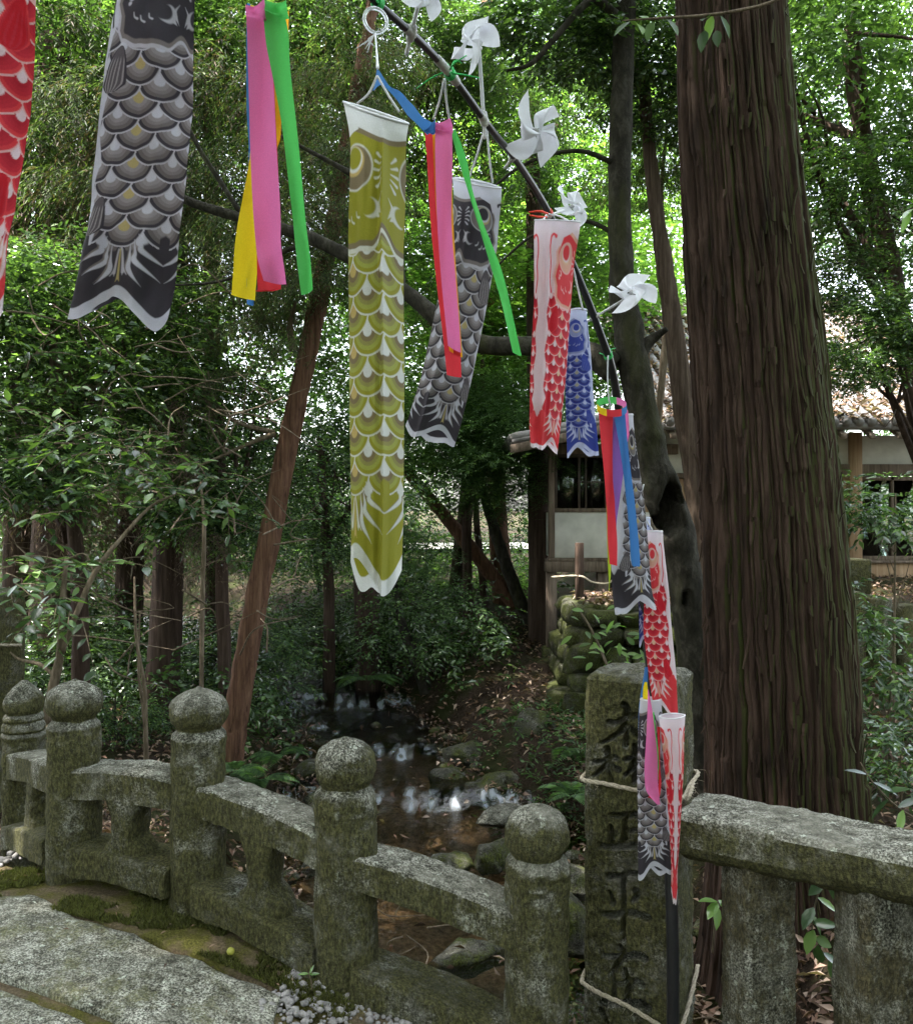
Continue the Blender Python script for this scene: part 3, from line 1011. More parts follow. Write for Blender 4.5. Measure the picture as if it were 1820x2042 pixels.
# ------------------------------------------------------------------ straw ropes round the pillars
def rope(pts, r=0.0066, n=70, seed=3, fray=None):
    c = spline(pts, n)
    ms = []
    for ph in (0, 2.1, 4.2):
        t = np.arange(n) * 0.75 + ph
        tan = np.gradient(c, axis=0); tan /= np.linalg.norm(tan, axis=1)[:, None]
        a = np.cross(tan, [0.1, 0.2, 1.0]); a /= np.linalg.norm(a, axis=1)[:, None]
        b = np.cross(tan, a)
        q = c + r * 0.55 * (np.cos(t)[:, None] * a + np.sin(t)[:, None] * b)
        ms.append(tube(q, r * 0.62, n, 6, spl=False))
    rg = np.random.default_rng(seed)
    for i in range(26):       # loose fibres
        j = rg.integers(2, n - 3)
        e = c[j] + rg.normal(0, 1, 3) * 0.016 + np.array([0, 0, -0.008])
        ms.append(tube([c[j], (c[j] + e) / 2 + rg.normal(0, 0.003, 3), e], 0.0006, 4, 3, False))
    if fray is not None:
        for i in range(30):
            e = c[-1] + np.asarray(fray) * rg.uniform(0.6, 1.1) + rg.normal(0, 0.012, 3)
            ms.append(tube([c[-1], (c[-1] + e) / 2 + rg.normal(0, 0.004, 3), e], 0.0011, 5, 3, False))
    return joinm(*ms)


def fpt(px, py, t_face, out=0.010):
    """On the inscribed face at fraction t (0 left .. 1 right) with height from pixel y."""
    q = C0 + (PN - C0) * t_face - P_V * out
    return np.array([q[0], q[1], EYE - (py - 1020.5) / F * q[1]])


def rpt(py, t, out=0.010):
    q = PN + P_V * PW * t - P_U * out
    return np.array([q[0], q[1], EYE - (py - 1020.5) / F * q[1]])


V, Fc = rope([np.array([*(C0 + P_U * 0.004 + P_V * 0.05), fpt(0, 1552, 0)[2]]), np.array([*(C0 + P_U * 0.002), fpt(0, 1553, 0)[2]]), fpt(0, 1556, 0.04), fpt(0, 1562, 0.25), fpt(0, 1575, 0.6), fpt(0, 1588, 1.0), rpt(1590, 0.25, 0.012), rpt(1565, 0.6), rpt(1540, 1.0), rpt(1535, 1.03, -0.05)], fray=None)
tag(link('straw_rope', mk_mesh('straw_rope', V, Fc, smooth=True, mat=M['rope'])), 'straw rope tied round the middle of the inscribed pillar', 'rope', 'ropes on the pillars')
kn = rpt(1590, 0.35, 0.02)
V, Fc = rope([rpt(1560, 0.7, 0.014), kn + np.array([0.0, -0.015, 0.01]), kn + np.array([-0.02, -0.01, -0.02])], fray=(0.02, -0.01, -0.075), n=26, seed=9)
tag(link('rope_end', mk_mesh('rope_end', V, Fc, smooth=True, mat=M['rope'])), 'frayed straw rope end on the side of the inscribed pillar', 'rope', 'ropes on the pillars')
V, Fc = rope([np.array([*(C0 + P_U * 0.004 + P_V * 0.05), fpt(0, 1950, 0)[2]]), np.array([*(C0 + P_U * 0.002), fpt(0, 1958, 0)[2]]), fpt(0, 1963, 0.04), fpt(0, 1980, 0.2), fpt(0, 2005, 0.5), fpt(0, 2038, 0.8), fpt(0, 2060, 1.0), rpt(2050, 0.1, 0.016), rpt(2000, 0.5, 0.014), rpt(1925, 1.0)], seed=5)
tag(link('straw_rope', mk_mesh('straw_rope', V, Fc, smooth=True, mat=M['rope'])), 'straw rope tied low round the inscribed pillar near the bottom edge', 'rope', 'ropes on the pillars')
q = []
for x, y in [(-0.26, 0), (-0.1, -0.17), (0.06, -0.22), (0.20, -0.06), (0.17, 0.1)]:
    q.append((c2.x + x, c2.y + y, EYE - (1286 - 1020.5) / F * (c2.y + y)))
V, Fc = rope(q, 0.008, 40, 7)
tag(link('straw_rope', mk_mesh('straw_rope', V, Fc, smooth=True, mat=M['rope'])), 'rope round the stone pillar at the left edge', 'rope', 'ropes on the pillars')
# ------------------------------------------------------------------ leaves
def unit(a):
    return a / (np.linalg.norm(a, axis=-1, keepdims=True) + 1e-9)


def leaves(B, D, Nn, L, Wd, col, fold=0.25, six=False, curl=0.12):
    """Leaf blades: base B, direction D, normal Nn, length L, width Wd, colour col - all per leaf."""
    n = len(B)
    D = unit(D)
    S = unit(np.cross(D, Nn))
    U = unit(np.cross(S, D))
    L = L[:, None]; Wd = Wd[:, None]
    if not six:
        mid = B + D * L * 0.45
        tip = B + D * L - U * L * curl
        l = mid + S * Wd * 0.5 + U * Wd * fold * 0.5
        r = mid - S * Wd * 0.5 + U * Wd * fold * 0.5
        V = np.stack([B, l, tip, r], 1).reshape(-1, 3)
        i = np.arange(n)[:, None] * 4
        T = np.concatenate([i + np.array([[0, 2, 1]]), i + np.array([[0, 3, 2]])])
        return V, T, np.repeat(col, 4, 0)
    p = []
    for t, w in ((0.0, 0.06), (0.22, 0.40), (0.5, 0.5), (0.78, 0.30), (1.0, 0.0)):
        c = B + D * L * t - U * L * curl * t * t
        p.append((c, c + S * Wd * w + U * Wd * w * fold, c - S * Wd * w + U * Wd * w * fold))
    V = np.stack([q for tr in p for q in tr], 1).reshape(-1, 3)     # 15 per leaf
    i = np.arange(n)[:, None] * 15
    Q = []
    for k_ in range(4):
        a, b = 3 * k_, 3 * k_ + 3
        Q += [i + np.array([[a, b, b + 1, a + 1]]), i + np.array([[a, a + 2, b + 2, b]])]
    return V, np.concatenate(Q), np.repeat(col, 15, 0)


PAL = dict(
    camellia=[(0.030, 0.066, 0.026), (0.045, 0.095, 0.032), (0.062, 0.125, 0.036), (0.12, 0.22, 0.04)],
    broad=[(0.032, 0.068, 0.022), (0.050, 0.105, 0.028), (0.085, 0.16, 0.036)],
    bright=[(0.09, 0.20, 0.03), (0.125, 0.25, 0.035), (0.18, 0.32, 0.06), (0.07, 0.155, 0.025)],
    cedar=[(0.028, 0.052, 0.020), (0.045, 0.078, 0.028), (0.065, 0.105, 0.034), (0.10, 0.14, 0.04), (0.09, 0.065, 0.045)],
    hinoki=[(0.03, 0.075, 0.025), (0.05, 0.11, 0.03), (0.08, 0.16, 0.045)],
    dead=[(0.07, 0.04, 0.028), (0.12, 0.075, 0.055), (0.17, 0.115, 0.09)],
    litter=[(0.10, 0.05, 0.03), (0.17, 0.09, 0.055), (0.26, 0.16, 0.11), (0.05, 0.028, 0.02), (0.34, 0.24, 0.18)])


def pick(rng, pal, n, v=0.35):
    p = np.array(PAL[pal])
    c = p[rng.integers(0, len(p), n)]
    return c * rng.uniform(1 - v, 1 + v, (n, 1))


def twigs(rng, O, D, nl, tl, L, Wd, pal, up=0.7, droop=0.3, ang=0.8, six=False, jit=0.3, v=0.35):
    """nl leaves alternating along each twig that starts at O and points along D."""
    n = len(O)
    D = unit(D)
    j = (np.arange(nl) + 0.6) / nl
    ln = tl * rng.uniform(0.6, 1.3, (n, 1, 1))
    pos = O[:, None, :] + D[:, None, :] * ln * j[None, :, None]
    pos[:, :, 2] -= droop * (ln[:, :, 0] * j[None, :] ** 2)
    tang = D[:, None, :] + np.array([0, 0, -2 * droop]) * j[None, :, None]
    tang = unit(tang)
    side = unit(np.cross(tang, np.array([0, 0, 1.0]) + 0.15 * rng.normal(size=(n, 1, 3))))
    sg = np.where(np.arange(nl) % 2 == 0, 1, -1)[None, :, None]
    d = tang * math.cos(ang) + side * sg * math.sin(ang) + jit * rng.normal(size=(n, nl, 3)) * 0.5
    nr = np.array([0, 0, 1.0]) * up + jit * rng.normal(size=(n, nl, 3))
    N_ = n * nl
    return leaves(pos.reshape(N_, 3), d.reshape(N_, 3), nr.reshape(N_, 3), L * rng.uniform(0.6, 1.25, N_), Wd * rng.uniform(0.7, 1.2, N_), pick(rng, pal, N_, v), six=six)


def cat(ms):
    Vs, Fs, Cs, off = [], {}, [], 0
    for V, T, c in ms:
        Vs.append(V); Cs.append(c)
        Fs.setdefault(T.shape[1], []).append(T + off)
        off += len(V)
    return np.concatenate(Vs), [np.concatenate(f) for f in Fs.values()], np.concatenate(Cs)


def ball(rng, n, hollow=0.0):
    d = unit(rng.normal(size=(n, 3)))
    r = rng.uniform(hollow ** 3, 1, (n, 1)) ** (1 / 3)
    return d * r


def crown_broad(seed, nc=60, ntw=16, nl=7, R=(1, 1, 0.8), cr=0.26, tl=0.22, L=0.055, Wd=0.026, pal='broad', flat=0.75, six=False, hollow=0.45, droop=0.25):
    """Unit-size crown of leaf clumps."""
    rng = np.random.default_rng(seed)
    c = ball(rng, nc, hollow) * np.array(R)
    c += 0.18 * np.stack([vnoise(c, 1.7, seed), vnoise(c, 1.7, seed + 1), vnoise(c, 1.7, seed + 2)], -1)
    sz = rng.uniform(0.5, 1.3, nc)
    k_ = rng.integers(0, nc, nc * ntw)
    o = c[k_] + ball(rng, nc * ntw) * (cr * sz[k_])[:, None] * np.array([1, 1, flat])
    d = unit(o - c[k_]) + 0.6 * unit(o) + 0.5 * rng.normal(size=o.shape)
    d[:, 2] *= 0.5
    return twigs(rng, o, d, nl, tl, L, Wd, pal, droop=droop, six=six)


def crown_pads(seed, nc=46, ntw=46, nl=6, R=(1, 1, 0.75), cr=0.42, tl=0.2, L=0.05, Wd=0.035, pal='bright'):
    """Layered flat pads, as maples and hinoki carry them."""
    rng = np.random.default_rng(seed)
    c = ball(rng, nc, 0.25) * np.array(R)
    sz = rng.uniform(0.5, 1.35, nc)
    k_ = rng.integers(0, nc, nc * ntw)
    a = rng.uniform(0, 6.283, nc * ntw)
    r = np.sqrt(rng.uniform(0, 1, nc * ntw)) * cr * sz[k_]
    o = c[k_] + np.stack([r * np.cos(a), r * np.sin(a), 0.05 * rng.normal(size=len(a)) - 0.25 * r * r / cr], -1)
    d = np.stack([np.cos(a), np.sin(a), 0.25 * rng.normal(size=len(a))], -1) + 0.5 * rng.normal(size=o.shape) * (1, 1, 0.2)
    return twigs(rng, o, d, nl, tl, L, Wd, pal, up=1.0, droop=0.2, jit=0.22)


def crown_conifer(seed, nb=34, ns=26, nl=13, R=1.0, H=0.8, L=0.06, Wd=0.011, tl=0.26, pal='cedar', droop=0.75, bdroop=0.35):
    """Branches from the axis outwards, each hung with sprays."""
    rng = np.random.default_rng(seed)
    ms = []
    a = rng.uniform(0, 6.283, nb); z = rng.uniform(-H, H, nb)
    ln = R * rng.uniform(0.55, 1.1, nb)
    k_ = np.repeat(np.arange(nb), ns)
    t = rng.uniform(0.15, 1.0, nb * ns)
    rad = ln[k_] * t
    dirv = np.stack([np.cos(a[k_]), np.sin(a[k_]), 0 * t], -1)
    sidev = np.stack([-np.sin(a[k_]), np.cos(a[k_]), 0 * t], -1)
    o = dirv * rad[:, None] + np.stack([0 * t, 0 * t, z[k_] + 0.10 * t - bdroop * t ** 2 * ln[k_]], -1)
    sp = rng.normal(0, 0.09, (nb * ns, 1))
    o = o + sidev * sp + rng.normal(0, 0.03, o.shape)
    d = dirv * 0.8 + sidev * np.sign(sp) * rng.uniform(0.2, 1.2, (nb * ns, 1)) + np.array([0, 0, -0.25]) + 0.25 * rng.normal(size=o.shape)
    return twigs(rng, o, d, nl, tl, L, Wd, pal, up=0.6, droop=droop, ang=0.55, jit=0.25)


CROWN = {}


def crown_mesh(kind):
    if kind in CROWN: return CROWN[kind]
    mat = M['leaf']
    if kind == 'broad1': m = crown_broad(11, 60, 26, 8, L=0.055, Wd=0.026, tl=0.22, pal='broad')
    elif kind == 'broad2': m = crown_broad(12, 46, 24, 8, R=(1, 1, 0.95), L=0.056, Wd=0.027, tl=0.22, pal='broad')
    elif kind == 'cam1': m = crown_broad(13, 54, 22, 8, L=0.062, Wd=0.032, tl=0.24, pal='camellia'); mat = M['leaf_gloss']
    elif kind == 'cam2': m = crown_broad(14, 40, 15, 7, R=(1, 1, 0.7), L=0.11, Wd=0.055, tl=0.32, pal='camellia', cr=0.22); mat = M['leaf_gloss']
    elif kind == 'maple1': m = crown_pads(15, 36, 40, 6, pal='bright')
    elif kind == 'maple2': m = crown_pads(16, 28, 38, 6, pal='bright', R=(1, 1, 0.9), L=0.055, Wd=0.04)
    elif kind == 'hinoki': m = crown_pads(17, 60, 50, 11, pal='hinoki', L=0.04, Wd=0.011, tl=0.24); mat = M['needle']
    elif kind == 'cedar1': m = crown_conifer(18, 30, 28, 13); mat = M['needle']
    elif kind == 'cedar2': m = crown_conifer(19, 24, 28, 13, H=1.0, pal='cedar', droop=0.9); mat = M['needle']
    elif kind == 'dead': m = crown_conifer(20, 12, 16, 10, R=0.9, H=0.4, pal='dead', droop=1.5, tl=0.5, L=0.1, Wd=0.012); mat = M['litter']
    elif kind == 'shrub1': m = crown_broad(21, 44, 22, 8, R=(1, 1, 0.7), L=0.075, Wd=0.034, tl=0.28, pal='broad', cr=0.3); mat = M['leaf_gloss']
    elif kind == 'shrub2': m = crown_broad(22, 40, 22, 8, R=(1, 1, 0.8), L=0.08, Wd=0.032, tl=0.28, pal='camellia', cr=0.3); mat = M['leaf_gloss']
    elif kind == 'sprigs': m = crown_broad(23, 12, 7, 6, R=(1, 1, 0.8), L=0.30, Wd=0.12, tl=0.55, pal='camellia', cr=0.4); mat = M['leaf_gloss']
    V, T, c = m
    CROWN[kind] = mk_mesh('crown_' + kind, V, T, c, mat=mat)
    return CROWN[kind]


RNG = np.random.default_rng(77)


def crown_obj(parent, kind, c, R, rz=None, sq=1.0, name='crown'):
    o = link(name, crown_mesh(kind))
    o.parent = parent
    o.location = Vector(c) - Vector(parent.location)
    o.scale = (R, R, R * sq)
    o.rotation_euler = (RNG.uniform(-.15, .15), RNG.uniform(-.15, .15), RNG.uniform(0, 6.28) if rz is None else rz)
    return o


def limbs(c, base, R, n, r0, seed):
    """A handful of limbs from the trunk into the crown."""
    rg = np.random.default_rng(seed)
    ms = []
    c, base = np.array(c), np.array(base)
    for i in range(n):
        t = rg.uniform(0.55, 0.95)
        s = base + (c - base) * t
        e = c + unit(rg.normal(size=3)) * R * rg.uniform(0.5, 0.9) * np.array([1, 1, 0.6])
        m_ = (s + e) / 2 + rg.normal(0, 0.08 * R, 3)
        ms.append(tube([s, m_, e], [r0, r0 * 0.6, r0 * 0.15], 10, 6))
        for j in range(3):
            q = s + (e - s) * rg.uniform(0.4, 0.9)
            e2 = q + rg.normal(0, 0.3 * R, 3)
            ms.append(tube([q, (q + e2) / 2 + rg.normal(0, 0.04 * R, 3), e2], [r0 * 0.35, r0 * 0.2, r0 * 0.06], 6, 4))
    return joinm(*ms)


def tree(name, label, cat_, kind, px, py, d, R, rtrunk=0.06, base=None, sq=1.0, group=None, bark='bark_dark', extra=(), nl=6, rz=None):
    """A tree or shrub whose crown centre is seen at (px, py), d metres ahead; extra crowns as further (kind, px, py, d, R)."""
    c = P(px, py, d)
    if base is None:
        bx, by = c.x + RNG.uniform(-.15, .15) * R, c.y + RNG.uniform(0, 0.3) * R
    else:
        bx, by = base
    b = Vector((bx, by, ground1(bx, by) - 0.08))
    root = empty(name, b, label, cat_, group)
    mid = (np.array(b) + np.array(c)) / 2 + RNG.normal(0, 0.06 * R, 3)
    part('trunk', mk_mesh('trunk', *tube([b, mid, c, np.array(c) + [0, 0, R * 0.5 * sq]], [rtrunk * 1.25, rtrunk, rtrunk * 0.7, rtrunk * 0.2], 26, 10, rough=0.12, seed=int(px)), smooth=True, mat=M[bark]), root)
    part('limbs', mk_mesh('limbs', *limbs(c, b, R, nl, rtrunk * 0.55, int(px + py)), smooth=True, mat=M[bark]), root)
    crown_obj(root, kind, c, R, rz, sq)
    for (k2, x2, y2, d2, R2) in extra:
        crown_obj(root, k2, P(x2, y2, d2), R2)
    return root


# ------------------------------------------------------------------ the great cypress
def bark_trunk(axis, rad, h0, h1, nth, nh, ridges, depth, seed, flare=0.0, twist=0.0):
    """Trunk with long peeling bark ribs: axis(z)->(x,y), rad(z)."""
    z = np.concatenate([np.linspace(h0, 4.4, nh - 40, endpoint=False), np.linspace(4.4, h1, 40)])
    nf = int(nth * 0.8)           # finer on the side towards the bridge
    th = np.concatenate([np.linspace(-0.15, math.pi - 0.15, nth - nf, endpoint=False), np.linspace(math.pi - 0.15, 2 * math.pi - 0.15, nf, endpoint=False)])
    Z, TH = np.meshgrid(z, th, indexing='ij')
    x0, y0 = axis(Z)
    r = rad(Z)
    cyl = np.stack([np.cos(TH), np.sin(TH), Z * 0.22], -1).reshape(-1, 3)
    warp = (0.10 * fbm(cyl * (1, 1, 2.2), 1.6, seed, 3) + 0.02 * vnoise(cyl * (1, 1, 10), 3, seed + 5)).reshape(Z.shape)
    a = (TH + warp + twist * Z) / (2 * math.pi) * ridges
    # ribs of uneven width and height, cut into lengths that end in steps
    def ribs(a, zoff, s):
        i = np.floor(a)
        f = a - i
        i = np.mod(i, ridges)
        cut = 0.35 + 0.6 * _hash(i.astype(np.int64), np.zeros_like(i, dtype=np.int64), np.zeros_like(i, dtype=np.int64), s)
        seg = np.floor(Z / cut + zoff + 9.7 * _hash(i.astype(np.int64), np.ones_like(i, dtype=np.int64), np.zeros_like(i, dtype=np.int64), s))
        hh = _hash(i.astype(np.int64), seg.astype(np.int64), np.zeros_like(i, dtype=np.int64), s + 1)
        gap = 0.05 + 0.11 * _hash(i.astype(np.int64), seg.astype(np.int64) + 40, np.zeros_like(i, dtype=np.int64), s + 2)
        prof = smooth01(0, 1, np.clip(np.minimum(f, 1 - f) / gap - 0.25, 0, 1))
        return prof * (0.45 + 0.55 * hh)
    h = 0.68 * ribs(a, 0, seed) + 0.32 * ribs(a * 2.0 + 0.3, 3, seed + 20)
    h = h + (0.07 * vnoise(cyl * (30, 30, 60), 1, seed + 3) + 0.26 * vnoise(cyl * (5, 5, 4), 1, seed + 6)).reshape(Z.shape)
    lob = 1 + 0.035 * np.cos(3 * TH + 1.0 + 0.3 * Z) + 0.022 * np.cos(5 * TH + 0.7 * Z)
    rr = r * lob + depth * (h - 0.7)
    V = np.stack([x0 + rr * np.cos(TH), y0 + rr * np.sin(TH), Z], -1).reshape(-1, 3)
    return V, [grid_faces(nh, nth, True)]


tb = P(1562, 1500, 4.3)
root = empty('cypress_tree', (1.60, 4.32, -0.5), 'huge cypress trunk with furrowed peeling bark behind the right handrail', 'tree')
ax = lambda z: (1.583 + (z - 0.372) * -0.0605 + 0.02 * np.sin(z * 1.3), 4.32 + 0 * z)
rd = lambda z: 0.348 - 0.0262 * (z - 0.372) + 0.05 * np.exp(-(z + 0.5) / 0.42) + 0.014 * np.exp(-((z - 1.0) / 0.8) ** 2)
V, Fc = bark_trunk(ax, rd, -0.75, 9.0, 400, 430, 34, 0.052, 5)
part('trunk', mk_mesh('trunk', V, Fc, smooth=False, mat=M['bark_big']), root)
# loose shreds of bark standing off the trunk
rg = np.random.default_rng(8)
ms = []
for i in range(300):
    z = rg.uniform(-0.2, 4.2); th = rg.uniform(math.pi * 0.98, math.pi * 2.02)
    x0, y0 = ax(z); r = rd(z) + 0.004
    ln, w = rg.uniform(0.04, 0.16), rg.uniform(0.008, 0.028)
    t = np.linspace(0, 1, 6)
    out = r + 0.028 * t ** 2 * rg.uniform(-0.2, 1) + 0.004
    thh = th + rg.normal(0, 0.02) * t
    zz = z - ln * t * np.sign(rg.normal() + 0.7)
    cc = np.stack([x0 + out * np.cos(thh), y0 + out * np.sin(thh), zz], -1)
    sd = np.array([-math.sin(th), math.cos(th), 0]) * w / 2
    wt = (1 - 0.6 * t ** 3)[:, None]
    Vs = np.concatenate([cc - sd * wt, cc + sd * wt, cc + sd * wt * 0.9 - np.array([math.cos(th), math.sin(th), 0]) * 0.004, cc - sd * wt * 0.9 - np.array([math.cos(th), math.sin(th), 0]) * 0.004])
    Vs = Vs.reshape(4, 6, 3).transpose(1, 0, 2).reshape(-1, 3)
    ms.append((Vs, [grid_faces(6, 4, True)]))
o = part('bark_shreds', mk_mesh('bark_shreds', *joinm(*ms), mat=M['bark_big']), root)
o['kind'] = 'stuff'
crown_obj(root, 'cedar1', (1.1, 4.4, 9.4), 2.0)

# ------------------------------------------------------------------ dark hollow broadleaf tree beside it
def limb_px(pts, wid, n=50, seg=18, rough=0.1, seed=1):
    """Points (x, y, d) and widths in photograph pixels."""
    p = [P(*q) for q in pts]
    r = [w / 2 / F * q[2] for w, q in zip(wid, pts)]
    return tube(p, r, n, seg, rough=rough, seed=seed)


b0 = P(1420, 1660, 5.3)
root = empty('hollow_tree', b0, 'dark leaning broadleaf tree with a hollow, left of the huge cypress', 'tree')
tr = limb_px([(1425, 1680, 5.25), (1400, 1480, 5.25), (1372, 1200, 5.25), (1340, 1040, 5.25), (1303, 930, 5.22), (1278, 800, 5.2), (1258, 700, 5.2), (1240, 560, 5.2), (1235, 350, 5.2), (1243, 100, 5.25), (1252, -150, 5.3)], [80, 68, 68, 78, 66, 62, 62, 50, 45, 43, 39], 150, 40, 0.11, 3)
Vt, Ft = tr
# the hollow: press the bark inwards where the hole is
for (hx, hy, rx, rz, dep) in ((1338, 1005, 0.075, 0.17, 0.24), (1372, 1195, 0.03, 0.075, 0.10)):
    hc = np.array(P(hx, hy, 5.12))
    q = np.sqrt(((Vt[:, 0] - hc[0]) / rx) ** 2 + ((Vt[:, 2] - hc[2]) / rz) ** 2)
    fr_ = Vt[:, 1] < 5.25
    q = q * (1 + 0.45 * fbm(Vt, 9, 71, 3))
    Vt[:, 1] += np.where(fr_, dep * smooth01(1.0, 0.62, q) - 0.012 * np.exp(-((q - 1.3) / 0.3) ** 2), 0)
part('trunk', mk_mesh('trunk', Vt, Ft, smooth=True, mat=M['bark_moss']), root)
bms = [
    ([(1225, 735, 5.2), (1160, 700, 5.25), (1060, 690, 5.4), (960, 685, 5.5), (880, 640, 5.6), (800, 575, 5.7), (660, 492, 5.8), (560, 455, 5.9), (380, 402, 6.0), (260, 330, 6.1)], [58, 46, 40, 37, 34, 30, 26, 23, 17, 8]),
    ([(800, 575, 5.7), (790, 480, 5.75), (745, 380, 5.8), (690, 340, 5.9), (560, 270, 6.0)], [20, 17, 14, 12, 5]),
    ([(1265, 720, 5.2), (1295, 680, 5.2), (1330, 655, 5.15)], [34, 24, 10]),
    ([(1240, 40, 5.2), (1180, 0, 5.1), (1110, 70, 5.0), (1060, 125, 5.0), (1010, 140, 5.0)], [20, 16, 13, 10, 5]),
    ([(1236, 330, 5.2), (1150, 300, 5.1), (1040, 330, 5.1), (930, 420, 5.2)], [13, 9, 7, 3]),
    ([(1236, 470, 5.2), (1160, 440, 5.2), (1060, 470, 5.2), (960, 560, 5.3)], [12, 8, 6, 3]),
    ([(620, 478, 5.85), (520, 520, 5.9), (440, 560, 6.0), (300, 570, 6.0)], [12, 9, 6, 3]),
    ([(480, 425, 5.95), (400, 300, 5.95), (330, 190, 6.0), (200, 150, 6.0)], [11, 9, 7, 3]),
]
part('limb', mk_mesh('limb', *limb_px(bms[0][0], bms[0][1], 70, 14, 0.12, 4), smooth=True, mat=M['bark_moss']), root)
for q, w in bms[1:]:
    part('limb', mk_mesh('limb', *limb_px(q, w, 30, 8, 0.12, int(q[0][0])), smooth=True, mat=M['bark_moss']), root)
for kind, x, y, d, R in (('cam2', 1120, 50, 5.4, 0.5), ('cam2', 1270, 60, 5.6, 0.5), ('cam2', 1330, 200, 5.9, 0.42)):
    crown_obj(root, kind, P(x, y, d), R)

# shaggy slim trunk and a thin stem between the two
root = empty('slim_cedar', P(1400, 1500, 6.0), 'slim shaggy-barked trunk leaning just left of the huge cypress', 'tree')
part('trunk', mk_mesh('trunk', *limb_px([(1420, 1500, 6), (1395, 1050, 6), (1362, 800, 6), (1330, 560, 6), (1310, 430, 6), (1290, 250, 6), (1278, 60, 6), (1270, -200, 6)], [52, 46, 42, 35, 29, 25, 22, 20], 90, 26, 0.13, 9), smooth=False, mat=M['bark_slim']), root)
crown_obj(root, 'cedar2', P(1290, 190, 6.1), 0.62)
crown_obj(root, 'cedar2', P(1330, 330, 6.3), 0.4)
root = empty('thin_stem', P(1300, 1100, 6.4), 'thin bare grey stem rising between the hollow tree and the cypress', 'sapling')
part('stem', mk_mesh('stem', *limb_px([(1300, 1150, 6.4), (1312, 850, 6.4), (1325, 700, 6.4), (1335, 560, 6.4), (1318, 400, 6.4), (1330, 250, 6.4)], [15, 13, 16, 12, 9, 6], 40, 8, 0.1, 2), smooth=True, mat=M['twig']), root)
crown_obj(root, 'maple2', P(1340, 300, 6.6), 0.45, name='leaves')

# ------------------------------------------------------------------ trunks on the left
root = empty('leaning_cedar', P(455, 1560, 7.0), 'slender reddish cedar trunk leaning right behind the onion-headed posts', 'tree')
V, Fc = limb_px([(450, 1580, 7), (475, 1400, 7), (510, 1200, 7), (540, 1060, 7), (575, 880, 7), (610, 720, 7), (650, 520, 7.1), (700, 250, 7.2), (745, 0, 7.3), (790, -250, 7.4)], [52, 45, 42, 40, 38, 36, 33, 30, 26, 22], 170, 44, 0.05, 6)
q = V.copy()
V[:, 0] += 0.010 * np.sign(np.sin(np.arctan2(V[:, 1] - 7, V[:, 0] - np.interp(V[:, 2], [-0.8, 5], [-1.8, -0.5])) * 14)) * (vnoise(V * (1, 1, 0.2), 20, 3) > -0.2)
part('trunk', mk_mesh('trunk', V, Fc, smooth=False, mat=M['bark_red']), root)
for pts, w in (([(548, 865, 7), (505, 880, 6.9), (450, 905, 6.85), (390, 930, 6.8), (350, 935, 6.8)], [14, 9, 7, 5, 3]), ([(548, 862, 7), (470, 840, 6.9), (425, 790, 6.9), (415, 740, 6.9)], [10, 7, 5, 3]), ([(585, 700, 6.95), (578, 650, 6.9), (590, 600, 6.9)], [16, 12, 6]), ([(450, 905, 6.85), (420, 850, 6.8), (418, 800, 6.8)], [6, 4, 2])):
    part('branch', mk_mesh('branch', *limb_px(pts, w, 20, 6, 0.1, 2), smooth=True, mat=M['twig']), root)
for kind, x, y, d, R in (('cedar2', 610, 560, 6.7, 0.6), ('cedar2', 650, 430, 6.7, 0.6), ('cedar2', 690, 300, 6.8, 0.65), ('cedar1', 690, 470, 7.2, 0.8), ('cedar2', 720, 120, 6.9, 0.7), ('cedar1', 560, 380, 7.4, 0.9), ('cedar2', 650, 180, 7.5, 1.0), ('cedar2', 480, 640, 7.0, 0.55)):
    crown_obj(root, kind, P(x, y, d), R)
for x, y, d, R in ((380, 790, 6.8, 0.30), (345, 890, 6.7, 0.28), (165, 740, 6.9, 0.30), (420, 1060, 7.2, 0.3), (90, 960, 7.0, 0.35)):
    crown_obj(root, 'dead', P(x, y, d), R, name='dead_sprays')

